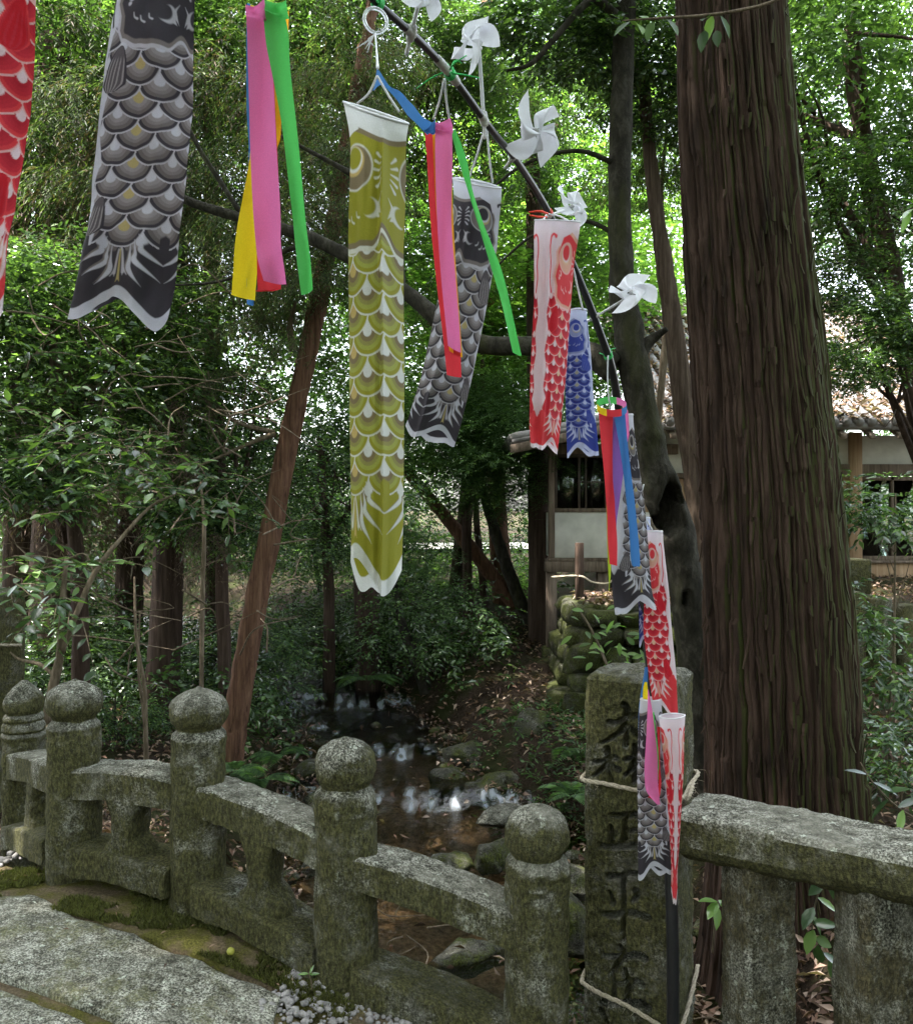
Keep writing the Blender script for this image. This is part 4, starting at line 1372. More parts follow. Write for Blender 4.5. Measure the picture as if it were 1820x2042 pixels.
_tr = [
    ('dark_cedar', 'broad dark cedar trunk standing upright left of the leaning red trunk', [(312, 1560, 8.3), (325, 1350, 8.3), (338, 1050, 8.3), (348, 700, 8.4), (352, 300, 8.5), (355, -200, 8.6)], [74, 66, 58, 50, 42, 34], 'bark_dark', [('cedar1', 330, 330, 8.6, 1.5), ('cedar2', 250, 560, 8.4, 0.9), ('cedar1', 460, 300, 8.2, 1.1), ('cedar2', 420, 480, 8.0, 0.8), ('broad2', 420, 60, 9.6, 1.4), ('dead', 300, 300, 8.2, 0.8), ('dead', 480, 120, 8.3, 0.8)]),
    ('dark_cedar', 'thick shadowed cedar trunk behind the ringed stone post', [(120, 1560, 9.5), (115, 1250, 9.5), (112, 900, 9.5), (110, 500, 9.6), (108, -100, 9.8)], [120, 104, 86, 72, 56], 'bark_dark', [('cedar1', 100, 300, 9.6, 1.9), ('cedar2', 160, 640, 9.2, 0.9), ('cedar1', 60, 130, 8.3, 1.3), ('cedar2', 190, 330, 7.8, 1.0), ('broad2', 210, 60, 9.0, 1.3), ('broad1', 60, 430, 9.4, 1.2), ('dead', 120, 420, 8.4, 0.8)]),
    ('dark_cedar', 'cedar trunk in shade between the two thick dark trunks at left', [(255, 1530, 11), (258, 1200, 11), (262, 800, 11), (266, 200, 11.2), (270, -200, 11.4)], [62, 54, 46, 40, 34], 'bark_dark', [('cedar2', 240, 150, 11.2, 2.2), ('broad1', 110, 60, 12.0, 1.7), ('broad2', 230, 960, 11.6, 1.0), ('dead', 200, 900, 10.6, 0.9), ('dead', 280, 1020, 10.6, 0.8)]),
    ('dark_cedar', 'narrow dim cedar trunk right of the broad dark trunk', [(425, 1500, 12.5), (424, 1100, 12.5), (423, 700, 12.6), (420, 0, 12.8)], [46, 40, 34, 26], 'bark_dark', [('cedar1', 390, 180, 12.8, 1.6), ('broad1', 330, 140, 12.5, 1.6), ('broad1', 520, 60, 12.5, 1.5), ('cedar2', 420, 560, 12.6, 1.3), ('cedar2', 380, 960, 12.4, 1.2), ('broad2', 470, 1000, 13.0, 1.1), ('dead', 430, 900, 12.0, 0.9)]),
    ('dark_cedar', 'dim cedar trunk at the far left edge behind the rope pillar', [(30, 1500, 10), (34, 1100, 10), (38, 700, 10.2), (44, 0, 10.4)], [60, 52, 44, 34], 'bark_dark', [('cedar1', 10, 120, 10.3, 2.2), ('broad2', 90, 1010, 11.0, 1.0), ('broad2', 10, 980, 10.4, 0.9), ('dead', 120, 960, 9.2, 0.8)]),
    ('bank_cedar', 'straight brown cedar trunk on the far bank right of the slanting trunk', [(1012, 1330, 13.5), (1000, 1150, 13.5), (988, 950, 13.5), (978, 600, 13.7), (970, 0, 14)], [48, 42, 36, 30, 22], 'bark_red', [('hinoki', 985, 760, 13.6, 1.6)]),
    ('bank_cedar', 'dark cedar trunk just left of the raised hut', [(1078, 1420, 10.8), (1078, 1200, 10.8), (1074, 1000, 10.8), (1068, 700, 11), (1060, 200, 11.3)], [60, 50, 44, 36, 26], 'bark_dark', [('hinoki', 1015, 960, 10.9, 0.7), ('hinoki', 985, 830, 10.8, 0.8)]),
    ('slanting_trunk', 'brown trunk slanting down to the right behind the black carp', [(1030, 1210, 12), (960, 1120, 12), (900, 1045, 12), (850, 985, 12), (800, 925, 12), (720, 820, 12.2)], [30, 28, 26, 24, 20, 14], 'bark_red', []),
    ('curved_tree', 'thin curved grey trunk between the slanting trunk and the hut', [(1075, 1290, 11.5), (1045, 1220, 11.5), (1000, 1100, 11.5), (975, 1020, 11.5), (950, 940, 11.5), (900, 860, 11.6)], [30, 27, 24, 20, 16, 8], 'bark_moss', [('hinoki', 930, 880, 11.2, 1.0)]),
    ('stream_tree', 'short mossy trunk leaning over the stream bank beneath the olive carp', [(860, 1430, 9.6), (848, 1370, 9.6), (825, 1310, 9.6), (800, 1240, 9.7), (790, 1180, 9.8)], [36, 28, 24, 18, 8], 'bark_moss', [('shrub1', 800, 1240, 9.8, 0.75)]),
    ('pale_sapling', 'thin pale bare stem rising left of the leaning red trunk', [(405, 1540, 6.2), (402, 1350, 6.2), (404, 1180, 6.2), (407, 1050, 6.2), (400, 960, 6.3)], [9, 9, 10, 8, 4], 'twig', []),
    ('pale_sapling', 'pair of thin pale stems joined low behind the middle onion post', [(292, 1520, 5.6), (290, 1450, 5.6), (288, 1370, 5.6), (272, 1270, 5.6), (268, 1150, 5.7)], [11, 10, 8, 7, 4], 'twig', []),
    ('slim_cedar', 'slim dark trunk on the bright bank behind the red and blue carp', [(968, 1260, 12.8), (962, 1150, 12.8), (950, 1040, 12.9), (948, 900, 13)], [18, 16, 13, 10], 'bark_dark', []),
]
for name, lab, pts, w, bark, crowns in _tr:
    g0 = P(*pts[0])
    root = empty(name, g0, lab, 'tree' if 'sapling' not in name else 'sapling')
    part('trunk' if 'sapling' not in name else 'stem', mk_mesh('trunk', *limb_px(pts, w, 60, 20 if w[0] > 20 else 8, 0.07, int(pts[0][0])), smooth=True, mat=M[bark]), root)
    for kind, x, y, d, R in crowns:
        crown_obj(root, kind, P(x, y, d), R)
    if 'pair' in lab:
        part('stem', mk_mesh('stem', *limb_px([(290, 1450, 5.6), (284, 1400, 5.62), (276, 1330, 5.65), (279, 1220, 5.7)], [8, 7, 5, 3], 20, 6), smooth=True, mat=M['twig']), root)

# forked camellia sapling with glossy leaves
root = empty('forked_sapling', P(95, 1420, 4.4), 'forked pale sapling with glossy leaves rising behind the ringed stone post', 'sapling')
for pts, w in (([(92, 1440, 4.4), (108, 1360, 4.4), (120, 1300, 4.4), (125, 1200, 4.4), (133, 1110, 4.45)], [22, 20, 17, 13, 8]),
               ([(121, 1305, 4.4), (150, 1230, 4.4), (190, 1140, 4.45), (240, 1075, 4.5), (300, 1010, 4.6), (350, 985, 4.6)], [14, 12, 11, 8, 6, 3]),
               ([(112, 1350, 4.4), (80, 1325, 4.45), (40, 1315, 4.5), (20, 1300, 4.5)], [9, 8, 6, 3]),
               ([(188, 1142, 4.45), (170, 1105, 4.45), (140, 1112, 4.5), (90, 1125, 4.5)], [5, 4, 4, 2])):
    part('stem', mk_mesh('stem', *limb_px(pts, w, 24, 8, 0.08, 5), smooth=True, mat=M['twig']), root)
rg = np.random.default_rng(31)
ms = []
for (x, y, d, n, sx, sy) in ((270, 930, 4.9, 34, 75, 55), (330, 900, 5.0, 20, 60, 50), (90, 1150, 4.4, 14, 55, 45), (140, 1090, 4.6, 10, 50, 40), (30, 1130, 4.4, 10, 40, 60), (110, 1210, 4.3, 7, 40, 30), (420, 980, 5.2, 9, 55, 45), (190, 880, 4.9, 14, 60, 50), (60, 800, 4.9, 12, 60, 70)):
    o_ = np.array([P(x + rg.normal(0, sx), y + rg.normal(0, sy), d + rg.normal(0, 0.25)) for _ in range(n)])
    dd = np.stack([rg.normal(0.3, 0.8, n), rg.normal(-0.3, 0.6, n), rg.normal(-0.05, 0.25, n)], -1)
    ms.append(twigs(rg, o_, dd, 7, 0.26, 0.082, 0.040, 'camellia', up=1.0, droop=0.15, six=True, jit=0.25))
    ms2 = [tube([a, a + unit(b_) * 0.13 - [0, 0, .005], a + unit(b_) * 0.27 - [0, 0, .04]], [.003, .0025, .001], 5, 4) for a, b_ in zip(o_, dd)]
    part('twigs', mk_mesh('twigs', *joinm(*ms2), mat=M['twig']), root)['kind'] = 'stuff'
V, T, c = cat(ms)
part('leaves', mk_mesh('leaves', V, T, c, mat=M['leaf_gloss']), root)

# ------------------------------------------------------------------ trees and shrubs by crown
T_ = tree
T_('camellia_tree', 'dense camellia with sunlit upper leaves at the left edge', 'tree', 'cam1', 110, 740, 7.0, 1.25, extra=[('cam1', 260, 690, 7.3, 0.95), ('cam2', 60, 900, 6.6, 0.7), ('cam1', 30, 620, 7.6, 1.0)])
T_('camellia_tree', 'dark camellia filling the shade between the broad dark trunk and red trunk', 'tree', 'cam1', 440, 860, 8.2, 0.85, extra=[('cam1', 480, 1020, 8.0, 0.6), ('cam2', 380, 1010, 7.6, 0.5)])
T_('evergreen_tree', 'glossy evergreen behind the lower half of the olive carp', 'tree', 'cam1', 640, 930, 9.6, 0.95, extra=[('broad2', 700, 800, 10.2, 0.9), ('cam1', 600, 1080, 9.4, 0.6)])
T_('evergreen_tree', 'dark evergreen tree whose crown hangs high above the olive carp', 'tree', 'broad1', 730, 40, 9.6, 1.35, 0.12, extra=[('broad2', 590, 110, 9.4, 1.1), ('broad2', 870, 60, 9.2, 0.8), ('broad2', 1010, 30, 8.8, 0.75), ('cedar2', 690, 330, 10.0, 0.7), ('broad2', 880, 300, 10.3, 1.0), ('broad2', 1090, 120, 10.4, 0.95), ('cedar1', 820, 180, 9.6, 0.9), ('cedar2', 940, 170, 9.8, 0.8), ('broad2', 1180, 260, 11.0, 1.0), ('cedar2', 1060, 400, 11.5, 0.8), ('cedar2', 1010, 240, 10.8, 0.8), ('hinoki', 1120, 520, 11.5, 0.9), ('hinoki', 860, 560, 11.0, 0.9)])
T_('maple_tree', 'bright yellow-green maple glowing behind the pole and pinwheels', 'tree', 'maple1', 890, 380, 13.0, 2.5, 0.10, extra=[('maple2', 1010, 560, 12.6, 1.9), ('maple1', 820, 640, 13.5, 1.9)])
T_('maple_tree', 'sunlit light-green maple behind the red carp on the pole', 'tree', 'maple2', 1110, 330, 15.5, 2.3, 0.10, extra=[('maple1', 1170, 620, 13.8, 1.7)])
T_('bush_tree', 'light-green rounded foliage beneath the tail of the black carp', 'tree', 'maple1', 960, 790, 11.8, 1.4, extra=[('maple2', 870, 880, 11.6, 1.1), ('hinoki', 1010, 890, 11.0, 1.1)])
T_('broadleaf_tree', 'dark leafy tree spreading at the top right beside the cypress', 'tree', 'broad1', 1700, 160, 7.2, 1.35, 0.09, base=(4.3, 7.6), extra=[('broad2', 1790, 360, 7.0, 0.95), ('cam1', 1680, 410, 7.4, 0.75), ('broad1', 1640, 60, 8.0, 1.1)])
T_('broadleaf_tree', 'leafy branches hanging over the hall roof at right', 'tree', 'cam2', 1740, 690, 6.6, 0.42, 0.03, base=(4.6, 7.3), extra=[('cam2', 1810, 640, 6.4, 0.36), ('cam2', 1690, 740, 6.2, 0.24), ('cam2', 1670, 570, 7.0, 0.36)])
T_('holly_shrub', 'thin leafy shrub in front of the hall glass door', 'shrub', 'sprigs', 1785, 1020, 5.6, 0.24, 0.008, nl=4, bark='twig', extra=[('sprigs', 1705, 1000, 5.7, 0.18)])
T_('fern_shrub', 'grey-green low shrub right of the cypress by the stone fence', 'shrub', 'sprigs', 1780, 1330, 5.4, 0.26, 0.008, nl=4, bark='twig', extra=[('sprigs', 1715, 1230, 5.5, 0.22), ('sprigs', 1790, 1440, 5.2, 0.2)])
T_('fern_shrub', 'leafy low shrub at the right edge above the handrail', 'shrub', 'sprigs', 1795, 1520, 4.4, 0.18, 0.006, nl=4, bark='twig')
for i, (kind, x, y, d, R, lab) in enumerate([
    ('shrub1', 585, 1250, 10.8, 0.7, 'dark shrub on the left bank above the bright bend of the stream'),
    ('shrub2', 700, 1300, 11.0, 0.75, 'dark shrub directly beneath the olive carp tail'),
    ('shrub1', 860, 1300, 11.5, 0.7, 'shrub on the far bank with a few sunlit leaves'),
    ('shrub2', 960, 1345, 10.6, 0.65, 'dark glossy shrub at the foot of the bank cedars'),
    ('shrub1', 1010, 1400, 9.6, 0.35, 'dark shrub left of the stone retaining wall'),
    ('shrub2', 480, 1330, 9.2, 0.75, 'shadowed shrub just right of the leaning red trunk'),
    ('shrub1', 370, 1360, 10.0, 0.9, 'shadowed undergrowth between the broad dark trunk and red trunk'),
    ('shrub2', 200, 1330, 10.5, 1.0, 'shadowed undergrowth behind the forked sapling'),
    ('shrub1', 60, 1330, 8.8, 0.8, 'shadowed undergrowth behind the rope pillar at left'),
    ('shrub2', 230, 1450, 7.4, 0.45, 'low dark plants between the two onion-headed posts'),
    ('shrub1', 530, 1470, 8.4, 0.35, 'low plants on the bank at the foot of the red trunk'),
    ('maple2', 850, 1170, 14.0, 1.3, 'sunlit yellow-green bush seen low through the far trees'),
    ('maple1', 930, 1210, 15.5, 1.5, 'sunlit bush on the bright bank behind the slanting trunk'),
    ('hinoki', 790, 1110, 10.2, 0.6, 'pale green spray of hinoki beside the olive carp tail'),
    ('maple2', 640, 1010, 13.5, 1.2, 'sunlit foliage left of the olive carp'),
]):
    T_('bank_shrub', lab, 'shrub', kind, x, y, d, R, 0.02 + 0.01 * R, nl=4, bark='bark_moss')

# ------------------------------------------------------------------ far wood and the unseen leaf roof added for shade
rg = np.random.default_rng(99)
ms = []
n = 1500
d = rg.uniform(17, 36, n)
x = rg.uniform(-0.62, 0.66, n) * d
z = rg.uniform(0.0, 1, n) ** 0.9 * (2 + 0.62 * d)
c = np.stack([x, d, z + 0.3], -1)
keep = vnoise(c, 0.28, 12) > -0.30
keep &= (c[:, 2] < 0.20 * d + 1.5) | (vnoise(c, 0.35, 33) > 0.05)
keep &= ~((np.abs((c[:, 0] / c[:, 1]) - 0.03) < 0.10) & (c[:, 2] < 2.6) & (rg.random(n) < 0.75))
keep &= ~(c[:, 0] / c[:, 1] > 0.40) | (rg.random(n) < 0.5)
c = c[keep]; n = len(c)
kk = rg.integers(0, n, n * 55)
o_ = c[kk] + rg.normal(0, 1, (len(kk), 3)) * np.array([0.8, 0.8, 0.5])
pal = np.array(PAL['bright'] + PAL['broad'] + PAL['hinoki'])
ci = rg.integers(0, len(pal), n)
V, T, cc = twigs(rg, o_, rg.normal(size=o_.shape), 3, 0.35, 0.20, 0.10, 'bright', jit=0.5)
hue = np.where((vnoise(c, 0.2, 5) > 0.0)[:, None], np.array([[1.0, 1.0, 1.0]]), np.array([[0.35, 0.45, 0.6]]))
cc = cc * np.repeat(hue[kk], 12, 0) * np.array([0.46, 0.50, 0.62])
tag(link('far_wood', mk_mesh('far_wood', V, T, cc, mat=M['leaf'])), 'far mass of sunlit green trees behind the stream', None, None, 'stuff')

n = 800  # unseen leaf clumps added to shade the foreground, with openings to steer light
x = rg.uniform(-14, 4, n); y = rg.uniform(-6, 6.5, n)
z = np.maximum(rg.uniform(8.5, 13.0, n), 3.6 + 0.62 * y)
c = np.stack([x, y, z], -1)
keep = (vnoise(c * (1, 1, 0.3), 0.42, 21) > -0.5) & ((c[:, 0] - 1.7) ** 2 + (c[:, 1] - 1.2) ** 2 > 2.9 ** 2) & ~((c[:, 0] > -1.0) & (c[:, 1] > 3.6)) & ((c[:, 0] + 6.4) ** 2 + (c[:, 1] - 5.8) ** 2 > 1.2 ** 2)
c = c[keep]; n = len(c)
kk = rg.integers(0, n, n * 30)
o_ = c[kk] + rg.normal(0, 1, (len(kk), 3)) * np.array([0.6, 0.6, 0.35])
V, T, cc = twigs(rg, o_, rg.normal(size=o_.shape), 3, 0.35, 0.25, 0.15, 'broad', jit=0.4)
n2 = 230
x = rg.uniform(-17, -4, n2); y = rg.uniform(6.5, 17, n2)
c = np.stack([x, y, 2.6 + 0.62 * y + rg.uniform(0, 3.5, n2)], -1)
c = c[(c[:, 0] + 6.3) ** 2 + (c[:, 1] - 7.3) ** 2 > 1.3 ** 2]; n2 = len(c)
kk = rg.integers(0, n2, n2 * 40)
o_ = c[kk] + rg.normal(0, 1, (len(kk), 3)) * np.array([0.7, 0.7, 0.35])
V2, T2, c2_ = twigs(rg, o_, rg.normal(size=o_.shape), 3, 0.4, 0.2, 0.11, 'broad', jit=0.4)
V, T, cc = cat([(V, T, cc), (V2, T2, c2_)])
tag(link('shade_canopy', mk_mesh('shade_canopy', V, T, cc, mat=M['leaf'])), 'unseen roof of leaves added high over the bridge for shade', None, None, 'stuff')

# unseen foliage ring added behind and beside the viewer to cut low skylight
n = 1500
a = rg.uniform(0, 2 * math.pi, n); r_ = rg.uniform(9, 16, n)
c = np.stack([r_ * np.cos(a) - 1, r_ * np.sin(a) - 1.0, rg.uniform(0.3, 10.5, n)], -1)
c = c[(c[:, 1] < 4.5) & ~((np.abs(c[:, 0]) < 0.62 * c[:, 1] + 1.5) & (c[:, 1] > 0))]; n = len(c)
kk = rg.integers(0, n, n * 22)
o_ = c[kk] + rg.normal(0, 1, (len(kk), 3)) * np.array([0.8, 0.8, 0.6])
V, T, cc = twigs(rg, o_, rg.normal(size=o_.shape), 3, 0.4, 0.36, 0.20, 'broad', jit=0.4)
tag(link('shade_ring', mk_mesh('shade_ring', V, T, cc, mat=M['leaf'])), 'unseen ring of foliage added around the viewer to block low sky light', None, None, 'stuff')

# low undergrowth under the trees
n = 9000
yy = rg.uniform(7.5, 24, n); xx = rg.uniform(-0.62, 0.25, n) * yy
ok = (np.abs(xx - _interp(yy, STREAM)) > _interp(yy, SWID) + 0.35) & ~((xx > 0.55) & (yy < 11.5)) & (vnoise(np.stack([xx, yy, 0 * xx], -1), 0.6, 9) > -0.35)
xx, yy = xx[ok], yy[ok]; n = len(xx)
o_ = np.stack([xx, yy, ground(xx, yy) + rg.uniform(0.05, 0.75, n) * (0.5 + 0.05 * yy) * (1 + 1.6 * smooth01(11, 15, yy))], -1)
V, T, cc = twigs(rg, o_, rg.normal(size=o_.shape) * (1, 1, 0.4), 9, 0.35, 0.085, 0.038, 'broad', jit=0.35)
tag(link('undergrowth', mk_mesh('undergrowth', V, T, cc, mat=M['leaf_gloss'])), 'low green undergrowth covering the forest floor', None, None, 'stuff')

# ------------------------------------------------------------------ leaf litter, ferns, sticks
n = 60000
yy = 3.2 + 9 * rg.random(n) ** 1.5
xx = rg.uniform(-0.65, 0.75, n) * (yy + 1.5)
xs_, ws_ = _interp(yy, STREAM), _interp(yy, SWID)
ok = (np.abs(xx - xs_) > ws_ * 0.95) | (rg.random(n) < 0.04)
xx, yy = xx[ok], yy[ok]
zz = np.maximum(ground(xx, yy), _interp(yy, WATER)) + rg.uniform(0.0, 0.06, len(xx))
n = len(xx)
dd = rg.normal(size=(n, 3)) * (1, 1, 0.35)
V, T, c = leaves(np.stack([xx, yy, zz], -1), dd, np.array([0, 0, 1.0]) + 0.5 * rg.normal(size=(n, 3)), rg.uniform(0.03, 0.085, n), rg.uniform(0.012, 0.035, n), pick(rg, 'litter', n, 0.4), curl=0.3)
tag(link('leaf_litter', mk_mesh('leaf_litter', V, T, c, mat=M['litter'])), 'dead brown leaves strewn over the banks', None, None, 'stuff')


def fern(px, py, d, size, n=9, seed=1):
    rg_ = np.random.default_rng(seed)
    c = np.array(P(px, py, d))
    ms = []
    for i in range(n):
        a = rg_.uniform(0, 6.28); ln = size * rg_.uniform(0.7, 1.2)
        t = np.linspace(0.1, 1, 22)
        q = c + np.stack([np.cos(a) * ln * t, np.sin(a) * ln * t, ln * (0.75 * t - 0.8 * t * t)], -1)
        tg = unit(np.gradient(q, axis=0))
        sd = unit(np.cross(tg, [0, 0, 1.0]))
        for sg in (-1, 1):
            L = ln * 0.28 * np.sin(np.pi * np.clip(t * 0.9 + 0.1, 0, 1)) + 0.008
            ms.append(leaves(q, sd * sg + tg * 0.45, np.tile([0, 0, 1.0], (22, 1)), L, L * 0.28 + 0.004, pick(rg_, 'hinoki', 22, 0.3) * 1.2))
    V, T, c_ = cat(ms)
    return mk_mesh('fern', V, T, c_, mat=M['leaf'])


for i, (x, y, d, s, lab) in enumerate([
    (1150, 1500, 7.2, 0.34, 'fern on the right bank against the stone wall'), (1140, 1590, 6.4, 0.30, 'fern just left of the inscribed pillar'),
    (1085, 1490, 7.6, 0.26, 'fern at the foot of the retaining wall'), (520, 1560, 6.6, 0.32, 'fern behind the rail at the red trunk base'),
    (470, 1540, 6.4, 0.28, 'fern hugging the foot of the leaning red trunk'), (555, 1510, 7.2, 0.28, 'fern on the left bank beside the stream bend'),
    (730, 1360, 9.2, 0.35, 'fern on the far bank above the mossy boulders'), (1000, 1420, 8.6, 0.35, 'fern drooping over the rocks below the wall')]):
    tag(link('fern', fern(x, y, d, s, 10, 60 + i)), lab, 'fern', 'ferns by the stream')

# ------------------------------------------------------------------ boulders in the stream
_rk = [(920, 1545, 7.6, .30, .26, .15, 'broad flat mossy boulder beside the narrow cascade'), (950, 1500, 8.0, .30, .22, .14, 'large green boulder below the stone wall'),
       (880, 1475, 8.7, .26, .2, .13, 'rounded mossy boulder upstream of the large green one'), (690, 1425, 9.6, .42, .3, .13, 'long mossy rock at the upper bend of the stream'),
       (1010, 1560, 7.3, .28, .2, .12, 'mossy rock at the foot of the right bank'),
       (995, 1620, 6.45, .20, .15, .07, 'bare pinkish rock in the brown pool'), (970, 1700, 5.6, .11, .1, .10, 'small bright moss-topped boulder behind the middle rail'),
       (900, 1715, 5.7, .16, .11, .06, 'low grey rock left of the bright mossy boulder'), (1000, 1690, 5.75, .13, .1, .09, 'yellow-green rock touching the end post'),
       (930, 1890, 4.75, .26, .16, .09, 'flat grey slab of rock under the rail'), (680, 1590, 6.9, .34, .26, .16, 'dark boulder on the left bank behind the round-headed post'),
       (660, 1520, 7.6, .3, .22, .14, 'mossy boulder left of the cascade'), (1145, 1830, 4.6, .16, .16, .16, 'squarish boulder between the end post and the pillar'),
       (1140, 1740, 5.2, .18, .16, .12, 'mossy stone at the water edge beside the pillar'), (760, 1470, 8.9, .2, .16, .08, 'small dark rock splitting the stream'), (1060, 1520, 7.7, .24, .2, .2, 'upright rock leaning on the wall foot')]
rg = np.random.default_rng(44)
for i, (x, y, d, a, b_, h, lab) in enumerate(_rk):
    V, Fc = boulder(rg, (a, b_, h), 200 + i, ICO4, 0.45, 0.0, 7)
    c = np.array(P(x, y, d))
    c[2] = max(c[2] - h * 0.45, ground1(c[0], c[1]) - h * 0.3)
    V, Fc = xf((V, Fc), c, rg.uniform(0, 6.28) * 0.15)
    V[:, 2] += 0.012 * fbm(V, 12, i, 3)
    tag(link('boulder', mk_mesh('boulder', V, Fc, smooth=True, mat=M['boulder'] if 'pink' not in lab else M['rock'] if 'rock' in M else M.setdefault('rock', m_stone('bare pinkish rock', 0.25, 0.62, (0.12, 0.085, 0.05))))), lab, 'boulder', 'boulders in the stream')
ms = []
for i in range(300):
    y = 3.6 + 6.5 * rg.random()
    xs0, w0 = np.interp(y, *zip(*STREAM)), np.interp(y, *zip(*SWID))
    sd = rg.choice([-1, 1])
    x = xs0 + sd * (w0 + rg.normal(0.05, 0.22))
    r = 0.02 + 0.09 * rg.random() ** 3
    ms.append(xf(boulder(rg, (r, r * 0.8, r * 0.6), i, ICO2, 0.4, 0.0, 4), (x, y, max(ground1(x, y), np.interp(y, *zip(*WATER)) - 0.04) + r * 0.2), rg.uniform(0, 6)))
tag(link('cobbles', mk_mesh('cobbles', *joinm(*ms), smooth=True, mat=M['boulder'])), 'small mossy cobbles along the water edges', None, None, 'stuff')
# ------------------------------------------------------------------ carp windsocks
KC = dict(
    black=dict(base=(0.062, 0.055, 0.066), mid=(0.19, 0.165, 0.165), lite=(0.36, 0.33, 0.34), rim=(0.60, 0.58, 0.64), white=(0.66, 0.66, 0.74), gold=(0.55, 0.45, 0.20), fin=(0.13, 0.115, 0.125), ring=(0.24, 0.21, 0.20), tail=(0.062, 0.055, 0.066)),
    olive=dict(base=(0.34, 0.33, 0.035), mid=(0.40, 0.42, 0.09), lite=(0.24, 0.185, 0.10), rim=(0.72, 0.72, 0.66), white=(0.74, 0.75, 0.74), gold=(0.62, 0.46, 0.17), fin=(0.34, 0.33, 0.05), ring=(0.24, 0.19, 0.115), tail=(0.34, 0.33, 0.035)),
    red=dict(base=(0.72, 0.065, 0.080), mid=(0.58, 0.035, 0.060), lite=(0.46, 0.025, 0.045), rim=(0.80, 0.55, 0.55), white=(0.80, 0.72, 0.78), gold=(0.74, 0.55, 0.38), fin=(0.58, 0.02, 0.035), ring=(0.72, 0.45, 0.35), tail=(0.72, 0.065, 0.080)),
    blue=dict(base=(0.055, 0.080, 0.36), mid=(0.035, 0.045, 0.22), lite=(0.14, 0.18, 0.46), rim=(0.46, 0.50, 0.72), white=(0.60, 0.64, 0.84), gold=(0.48, 0.45, 0.33), fin=(0.06, 0.085, 0.40), ring=(0.30, 0.34, 0.55), tail=(0.055, 0.080, 0.36)))
PITCH, COLS, LEN = 0.339, 0.19, 4.20


def t_edge(s):
    """Length of the cloth at s: notched tail, lobes either side."""
    q = np.abs(np.mod(s + 1, 2) - 1)
    return 3.95 + 0.27 * smooth01(0.0, 0.40, np.abs(q - 0.38)) - 0.04 * smooth01(0.45, 0.62, np.abs(q - 0.38))


